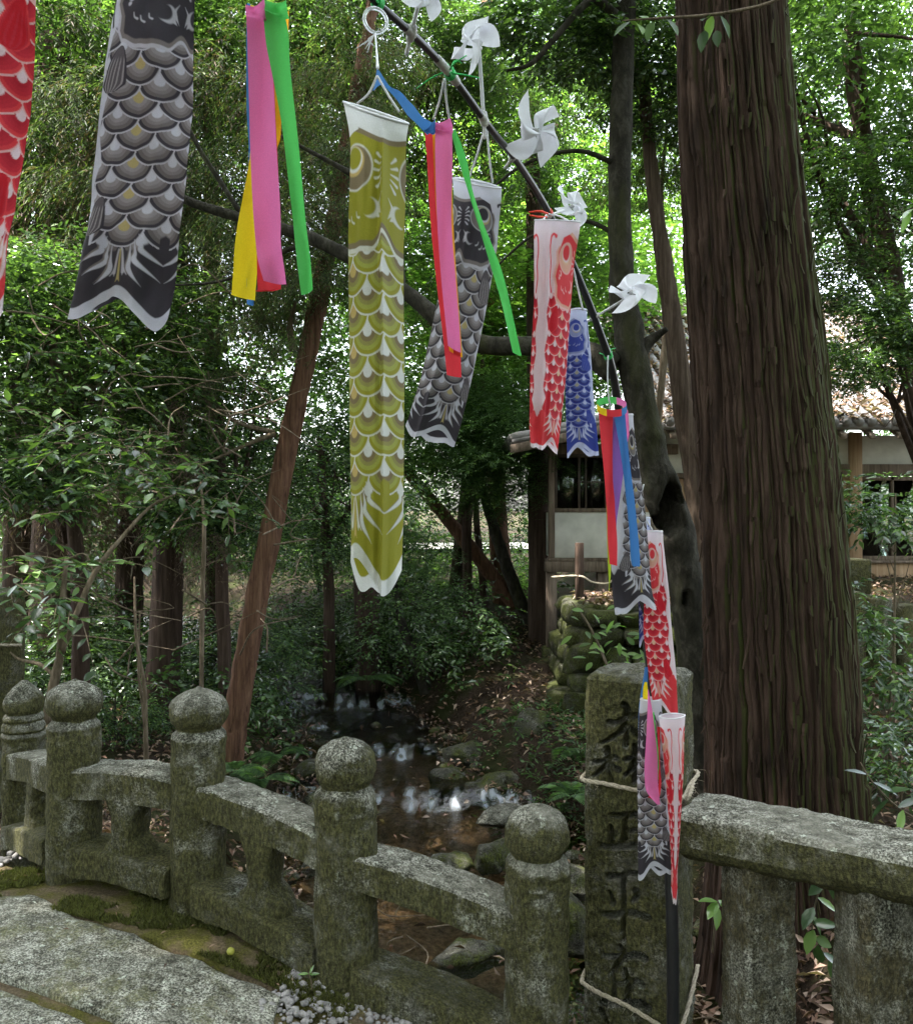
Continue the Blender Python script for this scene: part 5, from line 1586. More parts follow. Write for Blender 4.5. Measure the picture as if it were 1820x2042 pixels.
def paint(s, t, c):
    """Print of the carp at s (round the sock, dorsal 0, belly +-1) and t (along it)."""
    s = np.mod(s + 1, 2) - 1
    q = np.abs(s)
    n = len(s)
    C = {k: np.array(v) for k, v in c.items()}
    col = np.tile(C['white'], (n, 1))

    def lay(mask, color):
        nonlocal col
        m = np.clip(mask, 0, 1)[:, None]
        col = col * (1 - m) + np.asarray(color) * m

    def disc(cx, cy, rx, ry=None, soft=0.012):
        ry = ry or rx
        return smooth01(1 + soft / rx, 1 - soft / rx, np.sqrt(((q - cx) / rx) ** 2 + ((t - cy) / ry) ** 2))

    def line(pts, w0, w1, soft=0.008, k=14):
        p = spline(pts, k)
        best = np.full(n, 9.0)
        near = (q > p[:, 0].min() - .15) & (q < p[:, 0].max() + .15) & (t > p[:, 1].min() - .15) & (t < p[:, 1].max() + .15)
        if not near.any(): return np.zeros(n)
        qq = np.stack([q[near], t[near]], -1)
        b = np.full(len(qq), 9.0)
        for i in range(k - 1):
            a0, dd = p[i], p[i + 1] - p[i]
            u = np.clip(((qq - a0) @ dd) / (dd @ dd + 1e-12), 0, 1)
            w = w0 + (w1 - w0) * (i + u) / (k - 1)
            b = np.minimum(b, np.linalg.norm(qq - a0 - u[:, None] * dd, axis=1) - w)
        best[near] = b
        return smooth01(soft, -soft, best)

    def crescent(pts, w, soft=0.007, k=16):
        p = spline(pts, k)
        best = np.full(n, 9.0)
        near = (q > p[:, 0].min() - .1) & (q < p[:, 0].max() + .1) & (t > p[:, 1].min() - .1) & (t < p[:, 1].max() + .1)
        if not near.any(): return np.zeros(n)
        qq = np.stack([q[near], t[near]], -1)
        b = np.full(len(qq), 9.0)
        for i in range(k - 1):
            a0, dd = p[i], p[i + 1] - p[i]
            u = np.clip(((qq - a0) @ dd) / (dd @ dd + 1e-12), 0, 1)
            f = (i + u) / (k - 1)
            ww = w * (0.10 + 1.05 * np.sin(np.pi * np.clip(f, 0, 1) ** 1.5)) * (1 - f ** 8)
            b = np.minimum(b, np.linalg.norm(qq - a0 - u[:, None] * dd, axis=1) - ww)
        best[near] = b
        return smooth01(soft, -soft, best)

    # scaled body
    i0 = np.round(s / COLS)
    bestk = np.full(n, 1e9); br = np.full(n, 9.0); bi = np.zeros(n); bdt = np.zeros(n)
    for di in (-1, 0, 1):
        i = i0 + di
        par = np.mod(i, 2) * PITCH / 2
        kk = np.floor((t - 1.20 - par) / PITCH)
        for dk in (-1, 0, 1):
            kr = kk + dk
            cy = 1.20 + par + kr * PITCH
            r = np.sqrt((s - i * COLS) ** 2 + ((t - cy) * 0.98) ** 2)
            key = cy
            ok = (r < 0.212) & (key < bestk)
            bestk = np.where(ok, key, bestk); br = np.where(ok, r, br); bi = np.where(ok, i, bi); bdt = np.where(ok, t - cy, bdt)
            dxx = s - i * COLS
    dx = np.abs(s - bi * COLS)
    sc = np.tile(C['rim'], (n, 1))

    def lays(arr, mask, color):
        m = np.clip(mask, 0, 1)[:, None]
        return arr * (1 - m) + np.asarray(color) * m
    sc = lays(sc, smooth01(0.201, 0.192, br), C['base'])
    sc = lays(sc, smooth01(0.166, 0.160, br), C['mid'])
    sc = lays(sc, smooth01(0.130, 0.122, br), C['mid'] * 0.5 + C['lite'] * 0.5)
    sc = lays(sc, smooth01(0.096, 0.088, br), C['lite'])
    gold = (np.abs(bi) == 2)
    drop = smooth01(0.056, 0.046, np.where(bdt > 0, br, dx * (1 + np.clip(-bdt, 0, 1) * 1.5)))
    sc = lays(sc, drop * (~gold), C['white'])
    sc = lays(sc, drop * gold, C['gold'])
    bel = (0.84 if c is KC['red'] else 0.76) + 0.03 * np.sin(t * 9.3) - 0.10 * smooth01(2.6, 3.5, t)
    body = smooth01(bel + 0.012, bel - 0.012, q) * smooth01(1.15, 1.2, t)
    m = body[:, None]
    col = col * (1 - m) + sc * m

    # tail
    tb = 3.50 - 0.20 * smooth01(0.1, 0.45, np.abs(q - 0.38)) + 0.12 * smooth01(0.5, 0.62, np.abs(q - 0.38))
    inside = br < 0.212
    tail_m = smooth01(tb - 0.03, tb + 0.0, t) * np.where((bestk > tb - 0.12), 1, 0)
    lay(tail_m, C['tail'])
    for k_, (a0, a1, b0, b1, e0, e1) in enumerate([(.16, 3.33, .21, 3.50, .42, 3.62), (.12, 3.38, .155, 3.60, .36, 3.755), (.085, 3.42, .105, 3.68, .22, 3.83)]):
        for sg in (-1, 1):
            pts = [(0.38 + sg * a0, a1), (0.38 + sg * (a0 + b0) / 2 * 1.05, (a1 + b1) / 2 + 0.02), (0.38 + sg * b0, b1), (0.38 + sg * e0, e1)]
            lay(crescent([(x + 0.010, y - 0.010) for x, y in pts], 0.026) * tail_m, C['ring'])
            lay(crescent(pts, 0.021), C['white'])
    for dxo, te in ((0, 3.76), (-.05, 3.70), (.05, 3.70)):
        lay(line([(0.38 + dxo * 0.3, 3.47), (0.38 + dxo, te)], 0.006, 0.016), C['gold'] if dxo == 0 else C['rim'])
        lay(line([(0.38 + dxo, te - 0.03), (0.38 + dxo * 1.4 + 0.022, te + 0.03)], 0.010, 0.003), C['gold'] if dxo == 0 else C['rim'])
        lay(line([(0.38 + dxo, te - 0.03), (0.38 + dxo * 1.4 - 0.022, te + 0.03)], 0.010, 0.003), C['gold'] if dxo == 0 else C['rim'])
    te_ = t_edge(s)
    lay(smooth01(te_ - 0.125, te_ - 0.110, t), C['white'])

    # head
    qm = np.interp(t, [0.26, 0.34, 0.55, 0.72, 0.80, 0.92, 1.05, 1.2, 1.35], [0.30, 0.50, 0.60, 0.58, 0.62, 0.66, 0.60, 0.60, 0.52])
    gill = 1.30 - 0.13 * smooth01(0.14, 0.0, q) - 0.07 * smooth01(0.42, 0.62, q)
    hd = smooth01(qm + 0.012, qm - 0.012, q) * smooth01(gill + 0.01, gill - 0.01, t)
    hw = smooth01(qm + 0.085, qm + 0.07, q) * smooth01(gill + 0.10, gill + 0.085, t) * smooth01(0.5, 0.55, t)
    hr_ = smooth01(qm + 0.055, qm + 0.04, q) * smooth01(gill + 0.055, gill + 0.045, t) * smooth01(0.45, 0.5, t)
    lay(hw, C['rim']); lay(hr_, C['ring'])
    lay(smooth01(gill + 0.05, gill + 0.035, t) * (q < 0.6) * smooth01(0.24, 0.26, t) * hr_, C['ring'])
    mouth = 0.27 + 0.05 * np.cos(q * 7.5)
    lay(hd * smooth01(mouth - 0.01, mouth + 0.01, t), C['ring'])
    lay(hd * smooth01(mouth + 0.05, mouth + 0.07, t), C['base'])
    lay(smooth01(mouth + 0.01, mouth - 0.01, t), C['white'])
    # eye
    ex, ey = 0.36, 0.62
    lay(disc(ex, ey, 0.222), C['rim']); lay(disc(ex, ey, 0.205), C['ring'])
    lay(disc(ex + 0.02, ey - 0.055, 0.142), C['gold'])
    lay(disc(ex + 0.02, ey - 0.07, 0.122), C['white'])
    lay(disc(ex + 0.02, ey - 0.085, 0.104), C['base'])
    # fan of drops beside the dorsal line
    for k_ in range(5):
        a = (k_ - 2) * 0.42
        lay(line([(0.045, 0.64 + (k_ - 2) * 0.05), (0.045 + 0.075 * math.cos(a), 0.64 + (k_ - 2) * 0.05 + 0.075 * math.sin(a))], 0.005, 0.015), C['rim'])
    # cheek crescents and commas
    moon = disc(0.15, 1.00, 0.095) * (1 - disc(0.19, 0.985, 0.088))
    lay(moon, C['rim'])
    lay(crescent([(0.03, 0.88), (0.075, 0.97), (0.03, 1.08)], 0.014), C['rim'])
    lay(crescent([(0.05, 1.00), (0.09, 1.04), (0.05, 1.09)], 0.016), C['rim'])
    for cx, cy in ((0.31, 1.07), (0.385, 1.11), (0.46, 1.08)):
        lay(line([(cx + 0.022, cy - 0.045), (cx + 0.010, cy), (cx - 0.022, cy + 0.018)], 0.004, 0.011), C['rim'])
    lay(disc(0.53, 0.86, 0.045), C['rim']); lay(disc(0.545, 0.855, 0.03), C['base']); lay(disc(0.55, 0.93, 0.022), C['rim'])
    # whisker on the belly
    lay(line([(0.70, 0.33), (0.76, 0.30), (0.82, 0.36), (0.84, 0.55), (0.80, 0.75), (0.82, 0.95), (0.76, 1.15)], 0.020, 0.018), C['base'])
    lay(disc(0.70, 0.33, 0.032), C['base'])
    # fins
    for fx, f0, f1, fw in ((0.64, 1.36, 1.84, 0.125), (0.69, 2.92, 3.34, 0.11)):
        cxx = fx + 0.10 * (t - f0) / (f1 - f0) - 0.05
        u = (t - f0) / (f1 - f0)
        wdt = fw * np.sqrt(np.clip(u * 1.35, 0, 1)) * np.sqrt(np.clip((1 - u) * 5, 0, 1))
        v = (q - cxx) / np.maximum(wdt, 1e-3)
        mk = smooth01(1.06, 0.98, np.abs(v)) * (u > 0) * (u < 1)
        lay(smooth01(1.28, 1.2, np.abs(v)) * (u > 0) * (u < 1), C['base'])
        lay(mk, C['fin'])
        st = smooth01(0.22, 0.12, np.abs(np.mod(v * 2.2 + 0.5, 1) - 0.5)) * smooth01(0.2, 0.35, u) * mk
        lay(st, C['lite'] if c is not KC['red'] else C['mid'])
    return col


def koi(key, label, color, edges, d, srange, n_front=90, n_rows=360, thick=0.35, fold=0.0, nfold=2.0, wave=0.0, cords=None, top_tilt=0.0, hoop=0.30, seed=1, off_top=0.0, bottom_pinch=0.0, tail_curl=0.0, open_tail=True, crease=None):
    """edges: [(frac along, x_left, y_left, x_right, y_right)] in photograph pixels; d: depth or [(frac, depth)]."""
    e = np.array(edges, dtype=float)
    fr = np.linspace(0, 1, n_rows)
    # smooth edge interpolation
    def itp(c):
        from_ = e[:, 0]
        return np.interp(fr, from_, e[:, c])
    xl, yl, xr, yr = (np.convolve(np.pad(itp(c), 9, mode='reflect', reflect_type='odd'), np.ones(19) / 19, 'valid') for c in (1, 2, 3, 4))
    dd = np.interp(fr, *zip(*d)) if not np.isscalar(d) else np.full(n_rows, float(d))
    nb = max(16, n_front // 4)
    ph = np.concatenate([np.linspace(0, 1, n_front, endpoint=False), 1 + np.linspace(0, 1, nb, endpoint=False)])   # 0..1 front, 1..2 back
    s0, s1 = srange
    back = 2 - abs(s1 - s0)
    sg = 1 if s1 > s0 else -1
    s = np.where(ph < 1, s0 + (s1 - s0) * ph, s1 + sg * back * (ph - 1))
    S, FR = np.meshgrid(s, fr)
    PH = np.broadcast_to(ph, S.shape)
    # across: rounded edges
    a = np.where(PH < 1, PH, 2 - PH)
    a = 0.5 - 0.5 * np.cos(np.pi * a) * 0.35 - 0.65 * (0.5 - a)
    depth = np.sin(np.pi * np.where(PH < 1, PH, PH - 1)) * np.where(PH < 1, -1, 1)
    s_f = np.where(ph < 1, s, s0 + (s1 - s0) * (2 - ph)) if not open_tail else s
    tt = t_edge(np.meshgrid(s_f, fr)[0])
    T_ = FR * tt
    f2 = T_ / 4.22                       # the notch shortens the cloth, not the paint
    ix = lambda arr: np.interp(f2.ravel(), fr, arr).reshape(f2.shape)
    XL, XR, YL, YR, D_ = ix(xl), ix(xr), ix(yl), ix(yr), ix(dd)
    X = XL + (XR - XL) * a; Y = YL + (YR - YL) * a
    wpx = np.abs(XR - XL)
    wm = wpx / F * D_
    round_ = np.exp(-f2 / 0.10)
    th = wm * (thick * 0.5 * (1 - round_) + 0.42 * round_) * (1 - 0.55 * smooth01(0.7, 1.0, f2))
    y = D_ + th * depth
    y = y + fold * wm * np.sin(2 * np.pi * nfold * a + 1.3 * seed + 0.6 * np.sin(3 * f2 + seed)) * smooth01(0.04, 0.2, f2)
    y = y + wave * np.sin(7 * f2 + 2.5 * a + seed)
    y = y + tail_curl * smooth01(0.86, 1.0, f2) * np.sin(np.pi * 2 * a + seed)
    q3 = np.stack([X.ravel() / 60, Y.ravel() / 140, np.zeros(X.size)], -1)
    y = y + 0.05 * wm * fbm(q3, 1.0, seed, 3).reshape(X.shape) * smooth01(0.0, 0.08, f2)
    q4 = np.stack([a.ravel() * 5.0 + 0.8 * f2.ravel(), f2.ravel() * 3.2, np.full(X.size, seed * 3.7)], -1)
    y = y + 0.075 * wm * fbm(q4, 1.0, seed + 4, 2).reshape(X.shape) * smooth01(0.03, 0.2, f2)
    if crease:
        ca, am = crease
        aa = a - ca - 0.03 * np.sin(5 * f2 + seed)
        y = y + am * wm * (np.clip(aa, 0, 1) * 1.6 - 0.35 * np.exp(-(aa / 0.05) ** 2)) * smooth01(0.04, 0.16, f2)
    # mouth tilts: the hoop is seen a little from below
    y0 = y
    V = np.stack([(X - 910) / F * D_, y, EYE - (Y - 1020.5) / F * D_], -1)
    V[..., 2] += top_tilt * (y - D_) * round_
    V = V.reshape(-1, 3)
    col = paint(S.ravel(), T_.ravel(), KC[color])
    # hem
    hem = (T_.ravel() < 0.05)
    col = np.where(hem[:, None], np.array(KC[color]['white']) * 0.93, col)
    cen = np.array(P((e[0, 1] + e[0, 3]) / 2, (e[0, 2] + e[0, 4]) / 2, float(dd[0])))
    root = empty('carp_windsock', cen, label, 'windsock', 'carp windsocks hanging on the pole')
    part('sock', mk_mesh('sock', V, grid_faces(n_rows, len(ph), True), col, smooth=True, mat=M['cloth']), root)
    # hoop in the mouth
    m0 = V.reshape(n_rows, len(ph), 3)[2]
    ring = np.vstack([m0[::3], m0[:1]])
    part('hoop', mk_mesh('hoop', *tube(ring, 0.0016, 60, 6, spl=True), smooth=True, mat=M['cord']), root)
    if cords:
        for cpts in cords:
            p = [P(*c_) for c_ in cpts]
            part('cord', mk_mesh('cord', *tube(p, 0.0022 if key != 'K3' else 0.0014, 20, 6), smooth=True, mat=M['cord']), root)
    return root


koi('K1', 'red carp windsock cut off by the left edge of the picture', 'red',
    [(0, -110, -330, 80, -330), (0.33, -115, 0, 63, 0), (0.6, -130, 250, 44, 250), (0.85, -150, 500, 22, 510), (1, -160, 680, 8, 700)], 1.02, (1.45, 0.45), 90, 420, 0.25, 0.03, wave=0.012, seed=2)
koi('K2', 'large black and grey carp windsock with its head above the frame, second from left', 'black',
    [(0, 262, -150, 398, -155), (0.25, 229, 45, 381, 43), (0.42, 206, 180, 379, 178), (0.55, 191, 280, 374, 280), (0.75, 172, 440, 364, 445), (0.90, 156, 560, 348, 575), (1, 143, 640, 330, 662)], 1.27, (-0.83, 0.17), 160, 600, 0.22, 0.015, wave=0.01, seed=3, open_tail=False)
koi('K3', 'long olive-green carp windsock with a white mouth, hanging in the centre', 'olive',
    [(0, 684, 200, 815, 245), (0.05, 694, 246, 811, 272), (0.09, 699, 285, 808, 300), (0.3, 695, 480, 801, 482), (0.6, 697, 780, 803, 780), (0.85, 700, 1020, 801, 1020), (1, 700, 1178, 797, 1192)], 1.06, (-0.47, 0.24), 150, 760, 0.75, 0.0, nfold=1.2, seed=5, top_tilt=0.5, bottom_pinch=0.1, tail_curl=0.01, crease=(0.66, 0.9),
    cords=[[(752, 150, 1.08), (735, 185, 1.09), (712, 206, 1.10)], [(752, 150, 1.08), (775, 190, 1.09), (796, 222, 1.10)]])
koi('K4', 'black carp windsock swinging left behind the pink and red ribbons', 'black',
    [(0, 902, 352, 1000, 372), (0.06, 905, 388, 999, 402), (0.25, 898, 480, 992, 490), (0.45, 872, 600, 970, 610), (0.7, 842, 740, 940, 755), (0.9, 815, 830, 917, 850), (1, 800, 868, 905, 888)], 1.93, (-0.28, 0.78), 110, 430, 0.4, 0.02, seed=7, top_tilt=0.5, crease=(0.3, 0.35),
    cords=[[(968, 248, 1.86), (950, 310, 1.89), (936, 352, 1.92)], [(970, 248, 1.86), (975, 310, 1.89), (982, 364, 1.92)]])
koi('K5', 'red and white carp windsock hanging from the upper middle of the pole', 'red',
    [(0, 1066, 436, 1157, 440), (0.06, 1064, 462, 1155, 466), (0.3, 1064, 600, 1144, 600), (0.6, 1057, 740, 1134, 740), (0.85, 1055, 850, 1121, 850), (1, 1056, 893, 1112, 905)], 2.02, (1.32, 0.0), 100, 400, 0.5, 0.03, nfold=1.5, seed=4, top_tilt=0.3, tail_curl=0.02, crease=(0.35, 0.5),
    cords=[[(1090, 426, 2.08), (1085, 434, 2.05), (1080, 442, 2.02)], [(1092, 426, 2.08), (1115, 430, 2.05), (1140, 444, 2.02)]])
koi('K6', 'small blue carp windsock beside the red and white one', 'blue',
    [(0, 1135, 616, 1170, 616), (0.05, 1132, 634, 1170, 634), (0.3, 1128, 700, 1177, 700), (0.6, 1127, 790, 1183, 790), (0.85, 1129, 862, 1190, 862), (1, 1131, 914, 1193, 908)], 2.25, (0.02, 0.88), 80, 280, 0.3, 0.02, seed=9,
    cords=[[(1143, 535, 2.18), (1152, 575, 2.2), (1162, 618, 2.22)]])
koi('K7', 'black carp windsock low on the pole behind the rainbow streamer', 'black',
    [(0, 1236, 826, 1262, 824), (0.05, 1236, 850, 1263, 848), (0.25, 1236, 930, 1274, 930), (0.45, 1226, 1010, 1286, 1010), (0.7, 1217, 1100, 1294, 1105), (0.9, 1221, 1185, 1300, 1180), (1, 1225, 1226, 1307, 1216)], 2.52, (1.08, 0.05), 90, 330, 0.3, 0.02, seed=11, tail_curl=0.015,
    cords=[[(1227, 757, 2.46), (1234, 785, 2.5), (1246, 828, 2.52)], [(1227, 757, 2.46), (1218, 790, 2.52), (1215, 830, 2.56)]])
koi('K8', 'red carp windsock hanging above the inscribed pillar', 'red',
    [(0, 1289, 1057, 1321, 1057), (0.05, 1288, 1075, 1322, 1075), (0.3, 1284, 1170, 1332, 1170), (0.55, 1283, 1260, 1340, 1262), (0.8, 1294, 1350, 1348, 1352), (1, 1305, 1426, 1353, 1440)], 2.60, (0.06, 1.02), 80, 320, 0.3, 0.02, seed=13,
    cords=[[(1281, 1010, 2.56), (1285, 1030, 2.57), (1300, 1056, 2.6)], [(1281, 1010, 2.56), (1279, 985, 2.56), (1283, 965, 2.56)]])
koi('K9', 'black carp windsock hanging in front of the carved characters', 'black',
    [(0, 1276, 1392, 1318, 1392), (0.2, 1272, 1470, 1322, 1470), (0.45, 1270, 1560, 1328, 1560), (0.7, 1271, 1650, 1335, 1650), (0.9, 1272, 1715, 1338, 1710), (1, 1272, 1757, 1339, 1742)], 2.60, (-0.06, 0.84), 90, 330, 0.25, 0.02, seed=17)
koi('K10', 'red and white carp windsock folded narrow beside the pillar corner', 'red',
    [(0, 1313, 1428, 1366, 1424), (0.06, 1316, 1446, 1365, 1443), (0.3, 1325, 1540, 1362, 1540), (0.6, 1335, 1660, 1356, 1660), (0.8, 1338, 1730, 1351, 1730), (1, 1338, 1800, 1350, 1806)], 2.56, (0.34, 1.66), 70, 320, 0.9, 0.02, nfold=1.0, seed=19)
koi('K11', 'blue carp windsock mostly hidden behind the lower black and red ones', 'blue',
    [(0, 1270, 1030, 1296, 1030), (0.5, 1272, 1150, 1300, 1150), (1, 1274, 1292, 1302, 1290)], 2.68, (0.1, 0.9), 40, 200, 0.3, 0.02, seed=23)

# ------------------------------------------------------------------ the pole
POLE = [(1341, 2120, 2.665), (1341, 1900, 2.655), (1334, 1700, 2.67), (1312, 1450, 2.70), (1284, 1220, 2.69), (1256, 980, 2.64), (1239, 855, 2.56), (1222, 745, 2.43), (1198, 668, 2.34), (1150, 545, 2.24), (1092, 420, 2.10), (1030, 320, 1.88), (985, 265, 1.72), (900, 150, 1.54), (830, 75, 1.42), (752, 5, 1.32), (640, -95, 1.22), (500, -190, 1.16), (300, -330, 1.12), (100, -430, 1.08), (-60, -480, 1.05)]
pw = [25, 25, 24, 23, 21, 19, 17, 16, 15, 14.5, 14, 14, 14, 14.5, 15, 14, 13, 12, 12, 11, 10]
root = empty('flag_pole', P(1341, 2120, 2.665), 'bending black pole rising from the pillar and arching over to the left', 'pole')
part('shaft', mk_mesh('shaft', *limb_px(POLE, pw, 160, 14, 0.0), smooth=True, mat=M['pole']), root)
_pp = [np.array(P(*q)) for q in POLE]
pole_c = spline(_pp, 400)


def on_pole(x, y):
    """Nearest point of the pole to pixel (x, y), and its direction."""
    px_ = 910 + pole_c[:, 0] / pole_c[:, 1] * F; py_ = 1020.5 - (pole_c[:, 2] - EYE) / pole_c[:, 1] * F
    i = int(np.argmin((px_ - x) ** 2 + (py_ - y) ** 2))
    i = min(max(i, 2), 397)
    return pole_c[i], unit(pole_c[i + 2] - pole_c[i - 2])


for x, y, ln, r in ((885, 130, .045, .0078), (905, 160, .02, .0085), (970, 235, .03, .0075), (1025, 312, .03, .0072), (1085, 415, .04, .0075), (1180, 635, .03, .0085), (1208, 700, .05, .0095), (815, 62, .025, .0075)):
    c_, t_ = on_pole(x, y)
    q = np.array([c_ - t_ * ln / 2, c_, c_ + t_ * ln / 2])
    part('tape', mk_mesh('tape', *tube(q, [r * 0.94, r, r * 0.92], 14, 12, rough=0.10, seed=int(x), rscale=5), smooth=True, mat=M['tape']), root)
rg = np.random.default_rng(3)


def tie(x, y, mat, n=9, tail=0.018, r=0.0085):
    c_, t_ = on_pole(x, y)
    ms = []
    a = unit(np.cross(t_, [0, 1.0, 0.1])); b = np.cross(t_, a)
    for k_ in range(3):
        th = np.linspace(0, 6.5, 20)
        q = c_ + t_ * (k_ - 1) * 0.0035 + r * (np.cos(th)[:, None] * a + np.sin(th)[:, None] * b)
        ms.append(tube(q, 0.0018, 20, 5, spl=False))
    for k_ in range(n):
        e = c_ - b * 0.01 + rg.normal(0, 1, 3) * tail
        ms.append(tube([c_ + rg.normal(0, 0.003, 3) - b * r * 0 + np.array([0, -r, 0]), (c_ + e) / 2 + rg.normal(0, 0.004, 3) + np.array([0, -r, 0]), e], [0.0018, 0.0015, 0.001], 6, 5))
    return joinm(*ms)


part('twist_tie', mk_mesh('twist_tie', *tie(893, 152, 'g'), smooth=True, mat=M['green_tie']), root)
part('twist_tie', mk_mesh('twist_tie', *tie(752, 8, 'g', 7), smooth=True, mat=M['green_tie']), root)
part('twist_tie', mk_mesh('twist_tie', *tie(1212, 708, 'g', 8, 0.014, 0.0105), smooth=True, mat=M['green_tie']), root)
part('twist_tie', mk_mesh('twist_tie', *tie(1090, 425, 'r', 3, 0.006), smooth=True, mat=M['red_tie']), root)
part('twist_tie', mk_mesh('twist_tie', *tube([P(1092, 425, 2.06), P(1075, 420, 2.04), P(1054, 422, 2.03)], [.0025, .0025, .0018], 10, 5), smooth=True, mat=M['red_tie']), root)
part('twist_tie', mk_mesh('twist_tie', *tube([P(1090, 432, 2.06), P(1072, 431, 2.04), P(1056, 428, 2.03)], [.0025, .0025, .0018], 10, 5), smooth=True, mat=M['red_tie']), root)
part('twist_tie', mk_mesh('twist_tie', *tie(1284, 985, 'r', 9, 0.012, 0.012), smooth=True, mat=M['red_tie']), root)

# clear ring with its string
th = np.linspace(0, 2 * math.pi, 40)
cr_ = P(749, 40, 1.25)
k = N('clear plastic')
M['clear'] = k.done(k.bsdf((0.82, 0.85, 0.87), 0.12, 0.6, None, **{'Transmission Weight': 0.6}))
root = empty('hanging_ring', cr_, 'clear plastic ring hung under the pole with a knotted string', 'ring')
q = np.array([np.array(cr_) + np.array([math.cos(t) * 0.0155, 0.006 * math.cos(t), math.sin(t) * 0.0175]) for t in th])
part('ring', mk_mesh('ring', *tube(q, 0.0026, 60, 10), smooth=True, mat=M['clear']), root)
part('string', mk_mesh('string', *tube([P(748, 64, 1.25), P(750, 90, 1.22), P(752, 118, 1.15), P(753, 135, 1.1)], [.0016, .0012, .0016, .002], 20, 6), smooth=True, mat=M['cord']), root)
part('knot', mk_mesh('knot', *joinm(*[tube([P(746, 68, 1.25), P(738 + rg.normal(0, 4), 78, 1.25), P(733 + rg.normal(0, 7), 92 + rg.normal(0, 4), 1.25)], 0.0008, 6, 4) for _ in range(7)]), smooth=True, mat=M['cord']), root)

# ------------------------------------------------------------------ ribbon streamers
RC = dict(pink=(0.74, 0.18, 0.42), green=(0.10, 0.55, 0.12), yellow=(0.80, 0.62, 0.02), red=(0.68, 0.045, 0.06), blue=(0.06, 0.20, 0.48), orange=(0.80, 0.40, 0.02), purple=(0.26, 0.12, 0.42), lime=(0.42, 0.55, 0.04))
for k_, v in RC.items():
    M['rib_' + k_] = m_cloth('ribbon ' + k_, False, v, 0.5)


def ribbon(edge, d, n=50, m=7, bow=0.004, seed=1):
    """edge: [(x_left, y_left, x_right, y_right[, depth])] down the ribbon."""
    e = np.array([list(q) + ([d] if len(q) == 4 else []) for q in edge], dtype=float)
    c = spline(e, n)
    a = np.linspace(0, 1, m)
    V = []
    for i, (xl, yl, xr, yr, dd) in enumerate(c):
        for t in a:
            p = np.array(P(xl + (xr - xl) * t, yl + (yr - yl) * t, dd))
            p[1] += 1.6 * bow * math.sin(math.pi * t + 0.9 * math.sin(i * 0.13 + seed)) + 0.004 * math.sin(i * 0.16 + seed) + 0.0035 * math.sin(i * 0.43 + 3.0 * t + seed) * (i / n)
            V.append(p)
    V = np.array(V)
    return V, [grid_faces(n, m)]


def streamer(label, loc, ribs, ring=None, cords=()):
    root = empty('streamer', loc, label, 'streamer', 'ribbon streamers hanging on the pole')
    for colr, edge, d in ribs:
        part('ribbon', mk_mesh('ribbon', *ribbon(edge, d, seed=len(colr)), smooth=True, mat=M['rib_' + colr]), root)
    for colr, pts, w in (ring or []):
        V, Fc = ribbon(pts, w, 24, 5, 0.006)
        part('mouth_band', mk_mesh('mouth_band', V, Fc, smooth=True, mat=M['rib_' + colr]), root)
    for cp in cords:
        part('cord', mk_mesh('cord', *tube([P(*q) for q in cp], 0.002, 16, 6), smooth=True, mat=M['cord']), root)
    return root


streamer('pink, green and yellow ribbon streamer at the top between two carp', P(535, 0, 1.2), [
    ('pink', [(492, 14, 528, 10), (495, 60, 530, 55), (495, 140, 542, 130), (496, 300, 552, 295), (505, 440, 560, 430), (512, 500, 563, 500), (528, 562, 570, 565)], 1.17),
    ('green', [(527, 5, 560, 2), (530, 80, 574, 60), (540, 140, 578, 130), (562, 260, 592, 250), (580, 400, 606, 395), (590, 480, 614, 480), (601, 588, 623, 575)], 1.16),
    ('yellow', [(500, 10, 540, 10), (498, 200, 550, 200), (495, 340, 530, 330), (478, 440, 516, 440), (459, 585, 508, 598)], 1.22),
    ('red', [(505, 10, 545, 10), (505, 200, 548, 200), (508, 400, 556, 400), (511, 560, 562, 560), (511, 582, 561, 576)], 1.20),
    ('blue', [(495, 10, 525, 10), (493, 200, 520, 200), (493, 300, 510, 300), (494, 460, 505, 460), (495, 608, 505, 606)], 1.24),
    ('orange', [(552, 20, 576, 20), (548, 150, 572, 160), (540, 240, 562, 240), (535, 300, 552, 295)], 1.22)],
    ring=[('pink', [(490, 2, 528, -2), (491, 18, 529, 12), (494, 40, 529, 36)], 1.15), ('green', [(526, -2, 571, 2), (527, 12, 573, 14), (529, 28, 575, 32)], 1.15)])
